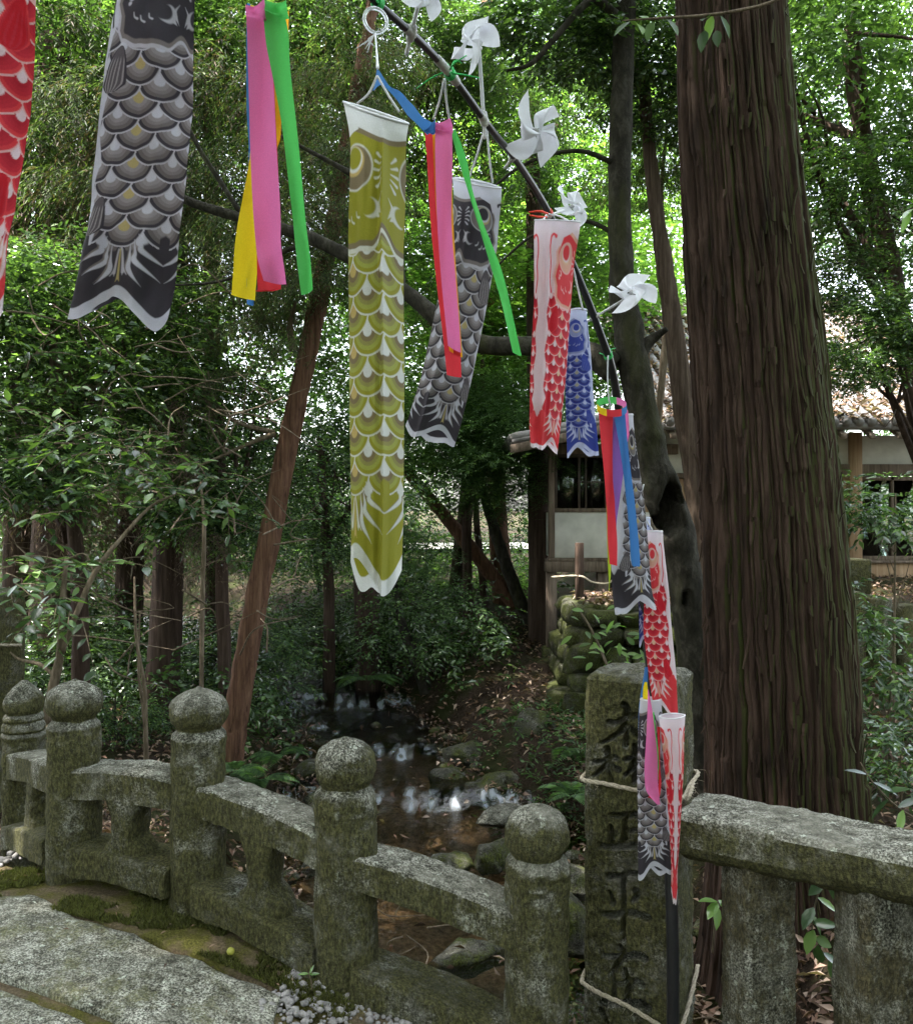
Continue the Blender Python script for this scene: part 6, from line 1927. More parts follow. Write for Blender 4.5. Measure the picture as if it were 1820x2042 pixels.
streamer('pink and red streamer in front of the black carp, one green ribbon blown right', P(882, 240, 1.62), [
    ('pink', [(868, 248, 901, 250), (868, 330, 902, 320), (872, 450, 900, 440), (880, 560, 908, 550), (888, 640, 915, 640), (893, 690, 919, 702)], 1.60),
    ('red', [(847, 262, 866, 262), (852, 330, 874, 330), (859, 450, 885, 450), (870, 560, 900, 560), (882, 660, 915, 660), (891, 748, 920, 752)], 1.64),
    ('orange', [(862, 262, 900, 262), (868, 400, 902, 400), (880, 520, 908, 520), (884, 600, 914, 600), (896, 698, 922, 712)], 1.63),
    ('green', [(898, 262, 908, 256, 1.62), (914, 320, 930, 316, 1.63), (934, 380, 942, 378, 1.62), (952, 440, 960, 436, 1.6), (975, 520, 990, 512, 1.58), (995, 590, 1012, 582, 1.57), (1022, 702, 1040, 708, 1.56)], 1.6),
    ('blue', [(866, 250, 852, 268, 1.62), (842, 235, 830, 245, 1.58), (822, 205, 808, 222, 1.5), (800, 180, 782, 188, 1.42), (775, 168, 760, 172, 1.3), (752, 140, 742, 178, 1.2)], 1.4)],
    ring=[('pink', [(866, 238, 898, 236), (866, 250, 902, 250), (868, 262, 903, 262)], 1.59), ('blue', [(845, 254, 868, 238), (848, 262, 868, 250), (854, 270, 868, 262)], 1.595)],
    cords=[[(886, 155, 1.56), (876, 200, 1.58), (864, 238, 1.6)], [(886, 155, 1.56), (890, 200, 1.58), (896, 240, 1.6)]])
streamer('rainbow streamer with round open mouth hanging low on the pole', P(1217, 800, 2.42), [
    ('red', [(1193, 818, 1222, 826), (1197, 880, 1221, 880), (1204, 950, 1222, 950), (1210, 1010, 1226, 1010), (1212, 1070, 1229, 1070), (1214, 1124, 1230, 1128)], 2.40),
    ('lime', [(1218, 826, 1226, 826), (1212, 880, 1222, 880), (1210, 950, 1217, 950), (1210, 1040, 1215, 1040), (1212, 1130, 1217, 1130), (1213, 1175, 1215, 1178)], 2.43),
    ('purple', [(1220, 826, 1246, 820), (1218, 900, 1246, 900), (1215, 960, 1240, 960), (1217, 1020, 1232, 1020), (1220, 1070, 1228, 1070)], 2.42),
    ('blue', [(1222, 826, 1246, 818), (1232, 880, 1251, 880), (1242, 940, 1258, 940), (1250, 1000, 1265, 1000), (1255, 1060, 1271, 1060), (1258, 1120, 1275, 1124), (1263, 1130, 1274, 1128)], 2.405),
    ('pink', [(1240, 810, 1252, 818), (1244, 850, 1254, 850), (1240, 880, 1252, 880)], 2.46)],
    cords=[[(1212, 708, 2.36), (1211, 750, 2.38), (1213, 790, 2.4), (1216, 806, 2.42)]])
ro = bpy.data.objects['streamer.002']
th = np.linspace(0, 2 * math.pi, 73)
cc = np.array(P(1219, 806, 2.42))
cols6 = ['blue', 'pink', 'green', 'green', 'yellow', 'red']
for i6, nm in enumerate(cols6):
    tt_ = np.linspace(i6 / 6 * 2 * math.pi - 1.0, (i6 + 1) / 6 * 2 * math.pi - 1.0, 14)
    top = np.stack([cc[0] + 0.041 * np.cos(tt_), cc[1] + 0.034 * np.sin(tt_), cc[2] + 0.004 + 0.66 * 0.034 * np.sin(tt_)], -1)
    bot = top - np.array([0, 0.004, 0.020])
    part('mouth_band', mk_mesh('mouth_band', np.vstack([top, bot]), grid_faces(2, 14), smooth=True, mat=M['rib_' + nm]), ro)
streamer('blue and pink ribbon streamer between the lowest carp and the pillar', P(1290, 1340, 2.55), [
    ('blue', [(1284, 1330, 1292, 1330), (1276, 1390, 1290, 1390), (1273, 1440, 1288, 1440), (1271, 1480, 1282, 1480)], 2.63),
    ('yellow', [(1284, 1360, 1290, 1360), (1282, 1395, 1292, 1395), (1284, 1430, 1292, 1430)], 2.60),
    ('pink', [(1290, 1375, 1293, 1375), (1289, 1430, 1302, 1428), (1287, 1500, 1310, 1500), (1286, 1555, 1311, 1555), (1290, 1580, 1313, 1585), (1310, 1604, 1317, 1606)], 2.53),
    ('green', [(1300, 1420, 1304, 1420), (1308, 1500, 1312, 1500), (1310, 1555, 1313, 1555)], 2.545),
    ('red', [(1310, 1450, 1316, 1450), (1311, 1520, 1316, 1520), (1312, 1575, 1318, 1570), (1290, 1588, 1308, 1600)], 2.56)])

# ------------------------------------------------------------------ paper pinwheels
def pinwheel(label, hub, axis, stick_to, size, roll, curl=0.55):
    """Four white vanes, each a square's corner folded to the hub, on a stick tied to the pole."""
    hub = np.array(hub); axis = unit(np.array(axis, float))
    a = unit(np.cross(axis, [0.0, 0.1, 1.0])); b = np.cross(axis, a)
    root = empty('pinwheel', hub, label, 'pinwheel', 'white pinwheels on the pole')
    n = 13
    pr = np.random.default_rng(int(abs(hub[0]) * 1e4))
    for k_ in range(4):
        ks, kc = pr.uniform(0.8, 1.12), curl * pr.uniform(0.6, 1.5)
        t0 = roll + k_ * math.pi / 2
        e1 = a * math.cos(t0) + b * math.sin(t0)
        e2 = -a * math.sin(t0) + b * math.cos(t0)
        V = []
        for i in range(n):
            u = i / (n - 1)             # from the straight leading edge to the curled one
            for j in range(n):
                r = j / (n - 1)         # from hub to rim
                # triangle hub, (1,0), (0,1); the second corner is rolled over on to the hub
                x = size * ks * r * (1 - u)
                y = size * ks * 0.52 * math.sin(math.pi * u * 0.97)
                h = size * kc * 0.36 * (1 - math.cos(math.pi * u)) * (1 - 0.35 * u * u) + size * 0.05 * math.sin(5 * r + 3 * u + k_)
                x += size * 0.10 * math.sin(math.pi * u) * r
                V.append(hub + e1 * x + e2 * y + axis * (h + 0.004))
        part('vane', mk_mesh('vane', np.array(V), grid_faces(n, n), smooth=True, mat=M['white_sheet']), root)
    part('pin', mk_mesh('pin', *tube([hub - axis * 0.004, hub + axis * 0.014], 0.005, 4, 10), smooth=True, mat=M['tape']), root)
    s = np.array(stick_to)
    ext = s + unit(s - hub) * 0.035
    part('stick', mk_mesh('stick', *tube([hub, (hub + s) / 2, s, ext], 0.0034, 14, 8), smooth=True, mat=M['cord']), root)
    part('joint', mk_mesh('joint', *tube([s + unit(hub - s) * 0.014, s, s - unit(hub - s) * 0.012], [.006, .0085, .006], 8, 8), smooth=True, mat=M['tape']), root)


pinwheel('white pinwheel cut by the top edge of the picture', P(838, -10, 1.36), (0.5, -0.8, 0.1), on_pole(818, 68)[0], 0.044, 0.4)
pinwheel('white pinwheel highest in full view beside the pole', P(955, 95, 1.62), (-0.65, -0.7, 0.2), on_pole(970, 232)[0], 0.068, 1.15, 0.6)
pinwheel('white pinwheel second from top, right of the pole', P(1062, 258, 1.80), (0.55, -0.65, -0.45), on_pole(1025, 312)[0], 0.080, 0.75, 0.55)
pinwheel('white pinwheel half hidden behind the red and white carp', P(1135, 415, 2.20), (0.5, -0.6, 0.3), on_pole(1096, 430)[0], 0.070, 0.3, 0.6)
pinwheel('white pinwheel lowest on the pole beside the hollow tree', P(1258, 588, 2.26), (-0.15, -0.72, 0.6), on_pole(1180, 635)[0], 0.078, 0.95, 0.5)
# ------------------------------------------------------------------ shrine hall on the right bank
M['wood'] = m_bark('weathered timber', (0.07, 0.052, 0.04), (0.15, 0.115, 0.09), (0.24, 0.19, 0.15), 0.08, 20)
M['wood_warm'] = m_bark('pale cedar boards', (0.24, 0.15, 0.09), (0.36, 0.24, 0.15), (0.46, 0.33, 0.22), 0.06, 22)
M['plaster'] = m_plain('white plaster', (0.60, 0.59, 0.55), 0.9, 0.1, 0.16, 5)
M['tile'] = m_plain('grey roof tile', (0.20, 0.19, 0.19), 0.6, 0.3, 0.35, 6, 0.3)
M['dark_room'] = m_plain('dark interior', (0.05, 0.045, 0.04), 0.9, 0.1)
k = N('window glass')
gl = k.n('ShaderNodeBsdfGlossy'); gl.inputs['Roughness'].default_value = 0.02; gl.inputs[0].default_value = (0.9, 0.95, 0.92, 1)
tr = k.n('ShaderNodeBsdfTransparent'); tr.inputs[0].default_value = (0.75, 0.8, 0.78, 1)
fr = k.n('ShaderNodeFresnel'); fr.inputs['IOR'].default_value = 1.7
mx = k.n('ShaderNodeMixShader')
k.t.links.new(fr.outputs[0], mx.inputs[0]); k.t.links.new(tr.outputs[0], mx.inputs[1]); k.t.links.new(gl.outputs[0], mx.inputs[2])
M['glass'] = k.done(mx.outputs[0])

HD = 10.0


def hx(px): return (px - 910) / F * HD
def hz(py): return EYE - (py - 1020.5) / F * HD


hall = empty('shrine_hall', (hx(1300), HD + 1.5, 0.3), 'white-walled wooden hall on posts with a leaf-covered tiled roof', 'building')


def bx(name, x0, x1, y0, y1, z0, z1, mat, parent=hall, bev=0.004):
    V, Fc = box((x0 + x1) / 2, (y0 + y1) / 2, (z0 + z1) / 2, abs(x1 - x0), abs(y1 - y0), abs(z1 - z0), bev=bev)
    return part(name, mk_mesh(name, V, Fc, mat=M[mat]), parent)


# raised room at the left
X0, X1 = hx(1097), hx(1352)
bx('wall_panel', hx(1106), hx(1300), HD + 0.02, HD + 0.06, hz(1112), hz(1021), 'plaster')
bx('wall_panel', X0 + 0.02, X0 + 0.06, HD + 0.1, HD + 3.0, hz(1112), hz(1021), 'plaster')
bx('floor_beam', X0 - 0.06, X1 + 1.0, HD - 0.05, HD + 0.09, hz(1140), hz(1119), 'wood')
bx('sill_beam', X0 - 0.03, X1 + 1.0, HD - 0.02, HD + 0.10, hz(1119) + 0.002, hz(1112), 'wood')
bx('floor', X0, X1 + 1, HD + 0.1, HD + 3, hz(1125), hz(1119), 'wood')
bx('corner_post', X0 - 0.02, X0 + 0.05, HD - 0.012, HD + 0.08, hz(1112), hz(860), 'wood')
win = bx('window', hx(1106), hx(1210), HD + 0.0, HD + 0.07, hz(1021) + 0.002, hz(1013), 'wood')
for (x0, x1, z0, z1) in ((hx(1106), hx(1111), hz(1013), hz(908)), (hx(1152), hx(1157), hz(1013), hz(908)), (hx(1166), hx(1170), hz(1013), hz(908)), (hx(1205), hx(1210), hz(1013), hz(908)), (hx(1111), hx(1205), hz(912), hz(905)), (hx(1157), hx(1205), hz(962), hz(959.5))):
    o = bx('frame', x0, x1, HD + 0.003, HD + 0.06, z0, z1, 'dark_frame' if 'dark_frame' in M else M.setdefault('dark_frame', m_plain('dark window frame', (0.045, 0.032, 0.024), 0.6)) and 'dark_frame', parent=win)
for (x0, x1) in ((hx(1111), hx(1152)), (hx(1157), hx(1166)), (hx(1170), hx(1205))):
    bx('pane', x0, x1, HD + 0.025, HD + 0.031, hz(1013), hz(912), 'glass', parent=win, bev=0)
bx('lintel', X0, X1, HD - 0.004, HD + 0.08, hz(905), hz(885), 'wood')
bx('room_back', X0 + 0.3, X1 + 1, HD + 2.6, HD + 2.7, hz(1119), hz(860), 'dark_room')
# upper white wall and wood wall behind the trees
bx('upper_wall', hx(1212), hx(1452), HD + 0.10, HD + 0.2, hz(942), hz(835), 'plaster')
bx('wall_beam', hx(1212), hx(1452), HD + 0.05, HD + 0.22, hz(953), hz(942) - 0.002, 'wood')
bx('board_wall', hx(1212), hx(1452), HD + 0.12, HD + 0.18, hz(1112), hz(953) - 0.002, 'wood_warm')
# posts and footings under the room
for i, px in enumerate((1097, 1200, 1310)):
    x = hx(px) + 0.01
    bx('stilt', x - 0.055, x + 0.065, HD + 0.0 + 0.001, HD + 0.11, hz(1290), hz(1140) - 0.002, 'wood')
    bx('footing', x - 0.10, x + 0.10, HD - 0.05, HD + 0.16, hz(1370), hz(1290) - 0.002, 'wallstone', bev=0.02)
for i, px in enumerate((1120, 1240)):
    x = hx(px)
    bx('stilt', x - 0.05, x + 0.05, HD + 1.5, HD + 1.6, hz(1330), hz(1140) - 0.002, 'wood')
# main wing at the right
XR0, XR1 = hx(1452), hx(1960)
bx('upper_wall', XR0, XR1, HD + 0.0, HD + 0.1, hz(925), hz(868), 'plaster')
bx('wall_beam', XR0, XR1, HD - 0.04, HD + 0.12, hz(948), hz(925) - 0.002, 'wood')
for px in (1560, 1703, 1850):
    bx('post', hx(px) - 0.07, hx(px) + 0.07, HD - 0.05, HD + 0.10, hz(1118), hz(862), 'wood_warm')
nb = 18
for i in range(nb):
    a0, a1 = hx(1565) + (hx(1695) - hx(1565)) * i / nb, hx(1565) + (hx(1695) - hx(1565)) * (i + 1) / nb
    bx('board', a0 + 0.003, a1 - 0.003, HD + 0.0, HD + 0.03, hz(1116), hz(948) - 0.004, 'wood_warm')
door = bx('glass_door', hx(1712), hx(1842), HD - 0.02, HD + 0.05, hz(1118), hz(1108), 'wood')
for (x0, x1, z0, z1) in ((hx(1712), hx(1718), hz(1108), hz(950)), (hx(1775), hx(1781), hz(1108), hz(950)), (hx(1836), hx(1842), hz(1108), hz(950)), (hx(1718), hx(1836), hz(958), hz(950))):
    bx('frame', x0, x1, HD - 0.015, HD + 0.05, z0, z1, 'wood', parent=door)
bx('pane', hx(1718), hx(1775), HD + 0.01, HD + 0.016, hz(1108), hz(958), 'glass', parent=door, bev=0)
bx('pane', hx(1781), hx(1836), HD + 0.01, HD + 0.016, hz(1108), hz(958), 'glass', parent=door, bev=0)
bx('room_back', XR0, XR1, HD + 2.4, HD + 2.5, hz(1160), hz(868), 'dark_room')
bx('base_board', XR0, XR1, HD - 0.03, HD + 0.10, hz(1165), hz(1118) - 0.002, 'wood_warm')
bx('sill_beam', XR0, XR1, HD - 0.07, HD + 0.12, hz(1122), hz(1117), 'wood')


# tiled roofs: two slopes with rows of half-round tiles
def roof(name, x0, x1, zf, over, depth, pitch, nrow):
    yf, yb = HD - over, HD + depth
    zb = zf + (yb - yf) * pitch
    n = np.array([0, -pitch, 1.0]); n /= np.linalg.norm(n)
    V = np.array([(x0, yf, zf), (x1, yf, zf), (x1, yb, zb), (x0, yb, zb)])
    V = np.vstack([V, V - n * 0.07])
    r = part(name, mk_mesh(name, V, np.array([(0, 1, 2, 3), (7, 6, 5, 4), (0, 4, 5, 1), (1, 5, 6, 2), (2, 6, 7, 3), (3, 7, 4, 0)]), mat=M['tile']), hall)
    me = None
    for i in range(nrow):
        x = x0 + (x1 - x0) * (i + 0.5) / nrow
        if me is None:
            p0, p1 = np.array([0, yf - 0.02, zf + 0.012]), np.array([0, yb, zb + 0.012])
            me = mk_mesh('tile_row', *tube(np.linspace(p0, p1, 24) + np.stack([np.zeros(24), np.zeros(24), 0.008 * (np.arange(24) % 2)], -1), 0.05, 24, 8, spl=False), smooth=True, mat=M['tile'])
        o = link('tile_row', me)
        o.parent = r
        o.location = (x, 0, 0)
    m2 = None
    k_ = 0
    x = x0 + 0.1
    while x < x1:
        V, Fc = box(0, 0, 0, 0.06, over + 0.1, 0.055, bev=0.003)
        V[:, 2] += V[:, 1] * pitch
        if m2 is None: m2 = mk_mesh('rafter', V, Fc, mat=M['wood'])
        o = link('rafter', m2); o.parent = hall
        o.location = Vector((x, yf + over / 2 + 0.05, zf - 0.105 + over / 2 * pitch)) - Vector(hall.location)
        x += 0.30
    return r, (x0, x1, yf, yb, zf, zb)


# the raised room's own roof falls to the left, its gable board facing the stream
gx0, gx1, gz0, gz1 = hx(1014), hx(1290), hz(893), hz(832)
V = np.array([(gx0, HD - .6, gz0), (gx1, HD - .6, gz1), (gx1, HD + 2.8, gz1), (gx0, HD + 2.8, gz0)])
V = np.vstack([V + (0, 0, 0.05), V])
side_roof = part('side_roof', mk_mesh('side_roof', V, np.array([(0, 1, 2, 3), (7, 6, 5, 4), (0, 4, 5, 1), (1, 5, 6, 2), (2, 6, 7, 3), (3, 7, 4, 0)]), mat=M['tile']), hall)
m3 = mk_mesh('tile_row', *tube(np.stack([np.linspace(gx0 - .02, gx1, 16), np.zeros(16), np.linspace(gz0, gz1, 16) + 0.06 + 0.008 * (np.arange(16) % 2)], -1), 0.05, 16, 8, spl=False), smooth=True, mat=M['tile'])
for i in range(12):
    o = link('tile_row', m3); o.parent = side_roof
    o.location = (0, HD - .55 + 0.29 * i, 0)
V, Fc = box(0, 0, 0, math.hypot(gx1 - gx0, gz1 - gz0), 0.05, 0.10, bev=0.004)
V[:, 2] += V[:, 0] * (gz1 - gz0) / (gx1 - gx0)
part('gable_board', mk_mesh('gable_board', V + ((gx0 + gx1) / 2, HD - .585, (gz0 + gz1) / 2 - 0.055), Fc, mat=M['wood']), hall)
for i in range(5):
    V, Fc = box(gx0 + 0.12 + 0.28 * i, HD + 1.1, gz0 - 0.03 + (0.12 + 0.28 * i) * (gz1 - gz0) / (gx1 - gx0), 0.06, 3.2, 0.06, bev=0.003)
    part('purlin', mk_mesh('purlin', V, Fc, mat=M['wood']), hall)
rf2 = roof('roof', hx(1292), hx(1990), hz(858), 0.75, 4.2, 0.50, 30)
rg = np.random.default_rng(15)
n = 9000
u, v = rg.random(n), rg.random(n) ** 1.4
x0, x1, yf, yb, zf, zb = rf2[1]
B = np.stack([x0 + (x1 - x0) * u, yf + (yb - yf) * v, zf + (zb - zf) * v + 0.05 + 0.03 * rg.random(n)], -1)
V, T, c = leaves(B, rg.normal(size=(n, 3)) * (1, 1, 0.4), np.array([0, -0.4, 1.0]) + 0.5 * rg.normal(size=(n, 3)), rg.uniform(0.05, 0.13, n), rg.uniform(0.02, 0.05, n), pick(rg, 'litter', n, 0.4), curl=0.3)
tag(link('roof_litter', mk_mesh('roof_litter', V, T, c, mat=M['litter'])), 'brown dead leaves lying on the hall roof', None, None, 'stuff')

# ------------------------------------------------------------------ mossy retaining wall under the hall
wall = empty('retaining_wall', P(1180, 1540, 8.0), 'mossy dry-stone retaining wall left of the inscribed pillar below the hall', 'stone wall')
rg = np.random.default_rng(27)
wx0, wx1, wz0, wz1, wd = 1.20, 3.4, -0.85, 0.66, 8.05
V, Fc = box((wx0 + wx1) / 2 + 0.05, wd + 0.75, (wz0 + wz1) / 2 - 0.02, wx1 - wx0 - 0.1, 1.3, wz1 - wz0 - 0.06)
part('fill', mk_mesh('fill', V, Fc, mat=M['floor']), wall)
z = wz0
while z < wz1 - 0.05:
    h = min(rg.uniform(0.16, 0.27), wz1 - z)
    x = wx0 - 0.46 * (1 - (z - wz0) / (wz1 - wz0)) ** 1.5 + rg.uniform(-0.08, 0.05)
    while x < wx1:
        w = rg.uniform(0.18, 0.42)
        V, Fc = boulder(rg, (w * 0.54, 0.19, h * 0.56), rg.integers(1, 9999), ICO3, 0.30, 0.62, 6)
        batter = 0.14 * (1 - (z - wz0) / (wz1 - wz0))
        V, Fc = xf((V, Fc), (x + w / 2, wd + 0.10 - batter + rg.normal(0, 0.025), z + h / 2 + rg.normal(0, 0.012)), rg.normal(0, 0.08))
        part('stone', mk_mesh('stone', V, Fc, smooth=True, mat=M['wallstone']), wall)
        x += w * 0.97
    z += h * 0.96
# side of the wall facing the stream
z = wz0
while z < wz1 - 0.05:
    h = min(rg.uniform(0.17, 0.28), wz1 - z)
    y = wd + 0.15
    while y < wd + 1.2:
        w = rg.uniform(0.2, 0.42)
        V, Fc = boulder(rg, (0.20, w * 0.56, h * 0.6), rg.integers(1, 9999), ICO2, 0.22, 0.35)
        V, Fc = xf((V, Fc), (wx0 + 0.10 - 0.22 * (1 - (z - wz0) / (wz1 - wz0)) + rg.normal(0, .03), y + w / 2, z + h / 2))
        part('stone', mk_mesh('stone', V, Fc, smooth=True, mat=M['wallstone']), wall)
        y += w
    z += h
V, Fc = box((wx0 + wx1) / 2 + 0.08, wd + 0.65, 0.665, wx1 - wx0, 1.3, 0.07, bev=0.015)
V[:, 2] += 0.012 * fbm(V, 3, 5)
part('coping', mk_mesh('coping', V, Fc, mat=M['wallstone']), wall)
n = 1500
B = np.stack([rg.uniform(wx0, wx1, n), rg.uniform(wd - 0.02, wd + 1.25, n), 0.705 + 0.02 * rg.random(n)], -1)
V, T, c = leaves(B, rg.normal(size=(n, 3)) * (1, 1, 0.3), np.array([0, 0, 1.0]) + 0.5 * rg.normal(size=(n, 3)), rg.uniform(0.04, 0.09, n), rg.uniform(0.02, 0.04, n), pick(rg, 'litter', n, 0.4), curl=0.3)
tag(link('ledge_litter', mk_mesh('ledge_litter', V, T, c, mat=M['litter'])), 'dead leaves on the ledge in front of the hall', None, None, 'stuff')

# concrete stakes with a white rope on the ledge
for i, (px, lab) in enumerate(((1155, 'weathered stake on the ledge nearest the hall corner'), (1235, 'weathered stake on the ledge behind the low black carp'), (1330, 'weathered stake on the ledge beside the hollow tree'))):
    q = P(px, 1200, 8.6)
    V, Fc = box(q.x, q.y, 0.97, 0.07, 0.07, 0.56, 0.3, 0.008)
    V[:, :2] += 0.004 * np.stack([vnoise(V, 30, 3), vnoise(V, 30, 5)], -1)
    tag(link('fence_stake', mk_mesh('fence_stake', V, Fc, mat=M['bark_dark'])), lab, 'stake', 'stakes on the ledge')
V, Fc = rope([P(1100, 1150, 8.9), P(1155, 1148, 8.56), P(1180, 1160, 8.55), P(1210, 1163, 8.55), P(1235, 1150, 8.56), P(1280, 1165, 8.55), P(1330, 1152, 8.56)], 0.009, 60, 4)
tag(link('pale_rope', mk_mesh('white_rope', V, Fc, smooth=True, mat=M['rope'])), 'pale rope slung between the stakes in front of the hall', 'rope')

# stone lantern base and fence posts right of the cypress
V, Fc = box(*P(1693, 1148, 7.6), 0.26, 0.26, 0.30, 0.2, 0.015)
tag(link('stone_block', mk_mesh('stone_block', V, Fc, mat=M['stone'])), 'square mossy stone block in front of the hall boards', 'stone block')
q = P(1693, 1185, 7.6)
V, Fc = box(q.x, q.y, q.z - 0.12, 0.42, 0.42, 0.24, 0.2, 0.02)
tag(link('stone_plinth', mk_mesh('stone_plinth', V, Fc, mat=M['stone'])), 'pale stone plinth under the square mossy block', 'stone block')
for i, (px, lab) in enumerate(((1695, 'leaning grey fence stone nearest the cypress'), (1752, 'grey fence stone in the middle of the stone fence'), (1808, 'grey fence stone at the right edge'))):
    q = P(px, 1330, 6.8)
    zt, zb_ = EYE - (1180 + 12 * i - 1020.5) / F * 6.8, ground1(q.x, q.y) - 0.1
    V, Fc = box(q.x, q.y, (zt + zb_) / 2, 0.15, 0.13, zt - zb_, 0.15 * i, 0.012)
    V[:, 0] += 0.03 * (V[:, 2] - zb_) * (1 - i)
    tag(link('fence_stone', mk_mesh('fence_stone', V, Fc, mat=M['stone'])), lab, 'stone post', 'posts of the stone fence')
for z_ in (1245, 1320):
    V, Fc = box(*P(1760, z_, 6.83), 0.8, 0.07, 0.09, 0.0, 0.01)
    tag(link('fence_bar', mk_mesh('fence_bar', V, Fc, mat=M['stone'])), ('upper' if z_ == 1245 else 'lower') + ' stone bar of the fence right of the cypress', 'stone bar', 'bars of the stone fence')
# ------------------------------------------------------------------ small foreground things
def sprig(name, label, stem, w, leafs, L, Wd, pal='camellia', seed=1, cat_='branch', mat='leaf_gloss'):
    """stem: photograph points; leafs: [(x, y, d, dx, dz)] leaf bases with directions."""
    root = empty(name, P(*stem[0]), label, cat_)
    part('stem', mk_mesh('stem', *limb_px(stem, w, 26, 7, 0.05, seed), smooth=True, mat=M['twig']), root)
    rg_ = np.random.default_rng(seed)
    n = len(leafs)
    B = np.array([P(x, y, d) for x, y, d, *_ in leafs])
    D = np.array([(dx, rg_.normal(-0.25, 0.3), dz) for *_, dx, dz in leafs])
    Nn = np.stack([rg_.normal(0, 0.35, n), rg_.normal(-0.5, 0.3, n), np.ones(n)], -1)
    V, T, c = leaves(B, D, Nn, L * rg_.uniform(0.75, 1.2, n), Wd * rg_.uniform(0.8, 1.15, n), pick(rg_, pal, n, 0.3), six=True, curl=0.15)
    part('leaves', mk_mesh('leaves', V, T, c, smooth=True, mat=M[mat]), root)
    return root


sprig('overhanging_branch', 'thin overhanging branch with green leaves crossing the top of the cypress trunk', [(1600, -40, 3.0), (1540, 2, 3.0), (1470, 20, 3.0), (1400, 30, 3.0), (1300, 36, 3.02), (1240, 40, 3.05)], [8, 7, 6.5, 6, 4.5, 2],
      [(1420, 30, 3, -.2, -1), (1412, 34, 3, -.8, -.6), (1436, 30, 3, .5, -1), (1405, 60, 3, -.3, -1), (1428, 60, 3, -.05, -1), (1300, 42, 3.03, -.3, -.9), (1270, 46, 3.04, .3, -1), (1255, 42, 3.05, -.7, -.6), (1330, 38, 3.02, .4, -.8), (1290, 40, 3.03, -.3, .9)], 0.080, 0.036, 'camellia', 3, 'branch', 'leaf')
sprig('right_branch', 'light-green leaf sprig poking in at the right edge halfway up', [(1850, 400, 2.9), (1822, 412, 2.9), (1800, 425, 2.9)], [6, 5, 3], [(1835, 405, 2.9, -1, -.3), (1822, 415, 2.88, -1, -.6), (1830, 410, 2.9, -.8, .3), (1815, 420, 2.9, -.5, -1)], 0.07, 0.03, 'bright', 5)
sprig('gap_sprig', 'glossy camellia sprig hanging in the gap between the two balusters', [(1700, 1690, 2.95), (1670, 1730, 2.93), (1640, 1760, 2.92), (1620, 1830, 2.92), (1625, 1880, 2.92), (1655, 1920, 2.92)], [5, 4.5, 4, 3.5, 3, 2],
      [(1640, 1760, 2.92, -.8, -.5), (1650, 1745, 2.92, .3, -1), (1630, 1790, 2.91, .9, -.5), (1622, 1810, 2.91, -.7, -.6), (1620, 1840, 2.9, .9, .1), (1622, 1855, 2.9, -.6, -.8), (1625, 1870, 2.9, .9, -.4), (1630, 1885, 2.9, .2, -1), (1640, 1900, 2.9, .9, -.6), (1652, 1915, 2.9, .4, -1), (1660, 1740, 2.92, .9, -.3), (1618, 1825, 2.9, .5, -.9), (1665, 1730, 2.9, -.4, -1)], 0.075, 0.038, 'camellia', 7)
sprig('gap_seedling', 'small leafy seedling behind the gap beside the inscribed pillar', [(1420, 1900, 3.3), (1425, 1840, 3.3), (1430, 1800, 3.3)], [5, 4, 3], [(1430, 1800, 3.3, -.8, -.5), (1432, 1795, 3.3, .7, -.4), (1428, 1805, 3.28, -.1, -1), (1430, 1798, 3.3, -.9, .3), (1433, 1800, 3.3, .9, .3)], 0.085, 0.038, 'bright', 8, 'seedling')
sprig('floor_sprig', 'leafy sprig over the brown slope right of the cypress base', [(1840, 1640, 4.0), (1790, 1610, 3.95), (1740, 1560, 3.9), (1715, 1520, 3.9)], [5, 4, 3, 2], [(1740, 1560, 3.9, .9, -.3), (1730, 1545, 3.9, -.8, .3), (1760, 1580, 3.9, .8, .5), (1770, 1595, 3.9, -.7, -.6), (1790, 1610, 3.9, .9, .4), (1800, 1615, 3.9, -.4, -.9), (1718, 1525, 3.9, .3, .9)], 0.10, 0.035, 'camellia', 9)
sprig('wall_shrub', 'bright-leaved thin shrub growing out of the stone wall left of the pillar', [(1215, 1340, 6.6), (1195, 1290, 6.6), (1170, 1240, 6.6), (1140, 1200, 6.6)], [6, 5, 4, 2],
      [(1140 + 14 * (i % 7) + 40 * (i // 14), 1215 + 22 * (i % 5) + 9 * (i // 7), 6.6 + 0.05 * (i % 3), math.cos(i * 2.4), 0.5 * math.sin(i * 1.7)) for i in range(44)], 0.10, 0.045, 'bright', 10, 'shrub', 'leaf')
sprig('post_seedling', 'tiny seedling with a bright leaf at the foot of the round-headed post', [(622, 1975, 2.62), (620, 1955, 2.62), (615, 1940, 2.62)], [3, 2.5, 2], [(616, 1942, 2.62, -1, .15), (618, 1944, 2.62, .9, .1), (617, 1945, 2.62, .2, .6)], 0.032, 0.012, 'bright', 11, 'seedling')

V, Fc = ICO3[0] * 0.0125, [ICO3[1]]
q = P(460, 1897, 2.80)
V = V * (1, 1, 0.95) + np.array([q.x, q.y, q.z])
tag(link('fallen_fruit', mk_mesh('fallen_fruit', V, Fc, smooth=True, mat=m_plain('yellow fruit', (0.30, 0.30, 0.05), 0.45, 0.4, 0.15, 60))), 'small round yellow-green fruit lying on the moss by the slab', 'fruit')

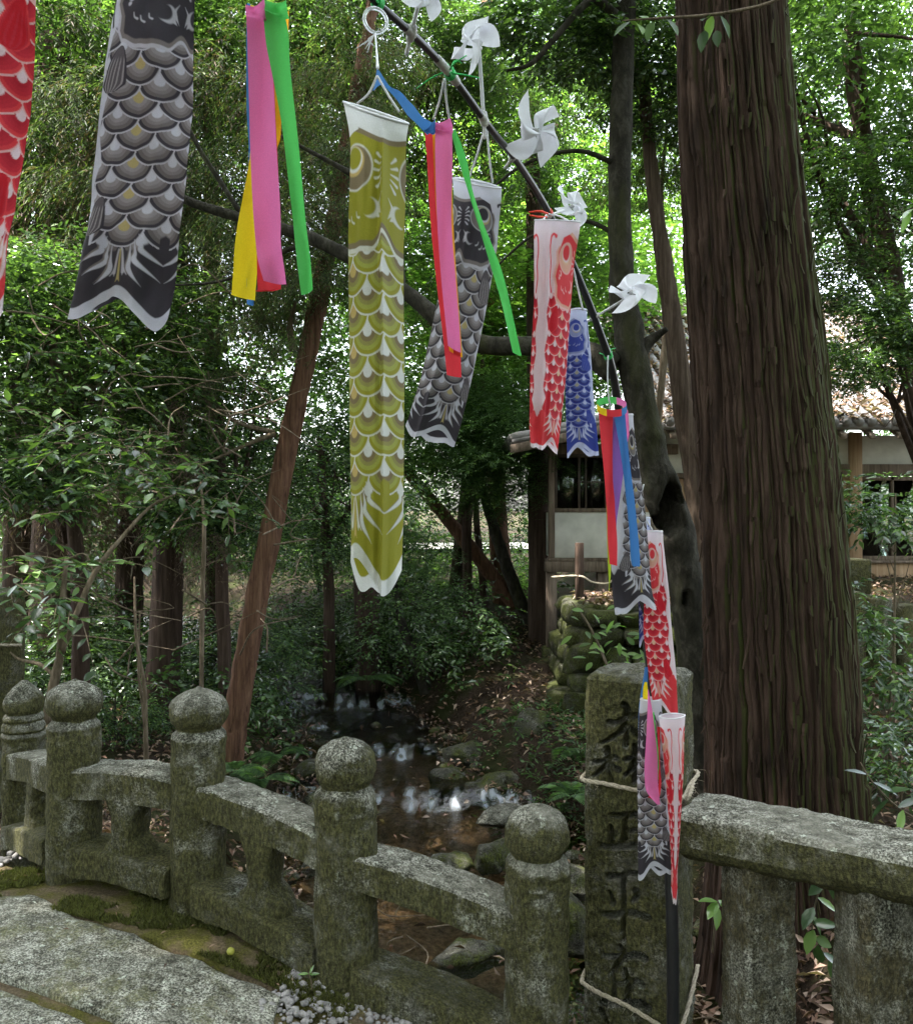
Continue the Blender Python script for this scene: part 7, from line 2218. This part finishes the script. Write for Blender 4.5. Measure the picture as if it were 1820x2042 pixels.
# dry twigs and roots heaped behind the railing
rg = np.random.default_rng(6)
ms = []
for i in range(160):
    y = rg.uniform(3.3, 5.2); x = rg.uniform(-1.9, -0.15) if i % 3 else rg.uniform(0.9, 2.2)
    z = max(ground1(x, y), -0.8) + rg.uniform(0.0, 0.05)
    a, l_ = rg.uniform(0, 6.28), rg.uniform(0.08, 0.40)
    e = np.array([x + math.cos(a) * l_, y + math.sin(a) * l_, z + rg.normal(0.02, 0.05)])
    ms.append(tube([(x, y, z), (np.array([x, y, z]) + e) / 2 + rg.normal(0, 0.03, 3), e], [0.006 * rg.uniform(.3, 1.2), 0.004, 0.0015], 7, 5))
tag(link('dry_twigs', mk_mesh('dry_twigs', *joinm(*ms), smooth=True, mat=M['twig'])), 'dry twigs scattered over the banks behind the railing', None, None, 'stuff')

# bare arching twigs in the left-hand shade
ms = []
for i in range(110):
    x, y, d = rg.uniform(0, 560), rg.uniform(560, 1350), rg.uniform(5.2, 8.0)
    a, l_ = rg.uniform(-2.6, 0.5), rg.uniform(60, 230)
    pts = [(x, y, d), (x + 0.4 * l_ * math.cos(a) + rg.normal(0, 12), y + 0.4 * l_ * math.sin(a) * 0.8 + rg.normal(0, 14), d + rg.normal(0, .15)), (x + l_ * math.cos(a), y + l_ * math.sin(a) * 0.7 + 30 * rg.random(), d + rg.normal(0, .2))]
    ms.append(tube([P(*q) for q in pts], [0.0065, 0.005, 0.002], 12, 5))
    if i % 2:
        m_ = pts[1]
        ms.append(tube([P(*m_), P(m_[0] + rg.normal(0, 40), m_[1] - rg.uniform(10, 60), m_[2]), P(m_[0] + rg.normal(0, 70), m_[1] - rg.uniform(30, 100), m_[2])], [0.004, 0.003, 0.0015], 8, 4))
tag(link('bare_twigs', mk_mesh('bare_twigs', *joinm(*ms), smooth=True, mat=M['twig'])), 'tangle of thin bare twigs in the shade on the left', None, None, 'stuff')

# small leafy plants and grass on the right bank
n = 900
yy = rg.uniform(4.2, 8.2, n); xx = rg.uniform(0.55, 1.0, n) + 0.12 * (yy - 4) * rg.uniform(-1, 1, n)
o_ = np.stack([xx, yy, ground(xx, yy) + 0.02], -1)
V, T, c = twigs(rg, o_, rg.normal(size=o_.shape) * (1, 1, 0.3) + (0, 0, 0.8), 5, 0.16, 0.06, 0.024, 'hinoki', jit=0.3)
tag(link('bank_plants', mk_mesh('bank_plants', V, T, c, mat=M['leaf'])), 'small green plants scattered over the right bank', None, None, 'stuff')

# bits of leaf and husk on the slab and moss
n = 150
s_ = rg.uniform(-1.2, 1.2, n); q_ = rg.uniform(0.12, 1.5, n) ** 1.3
B = np.stack([PD[0] + s_ * E_S[0] + q_ * E_N[0], PD[1] + s_ * E_S[1] + q_ * E_N[1], deck_z(s_) + 0.016], -1)
V, T, c = leaves(B, rg.normal(size=(n, 3)) * (1, 1, 0.1), np.array([0, 0, 1.0]) + 0.25 * rg.normal(size=(n, 3)), rg.uniform(0.006, 0.028, n), rg.uniform(0.003, 0.010, n), pick(rg, 'litter', n, 0.4), curl=0.2)
tag(link('slab_debris', mk_mesh('slab_debris', V, T, c, mat=M['litter'])), 'scattered bits of dead leaf on the slab and moss', None, None, 'stuff')
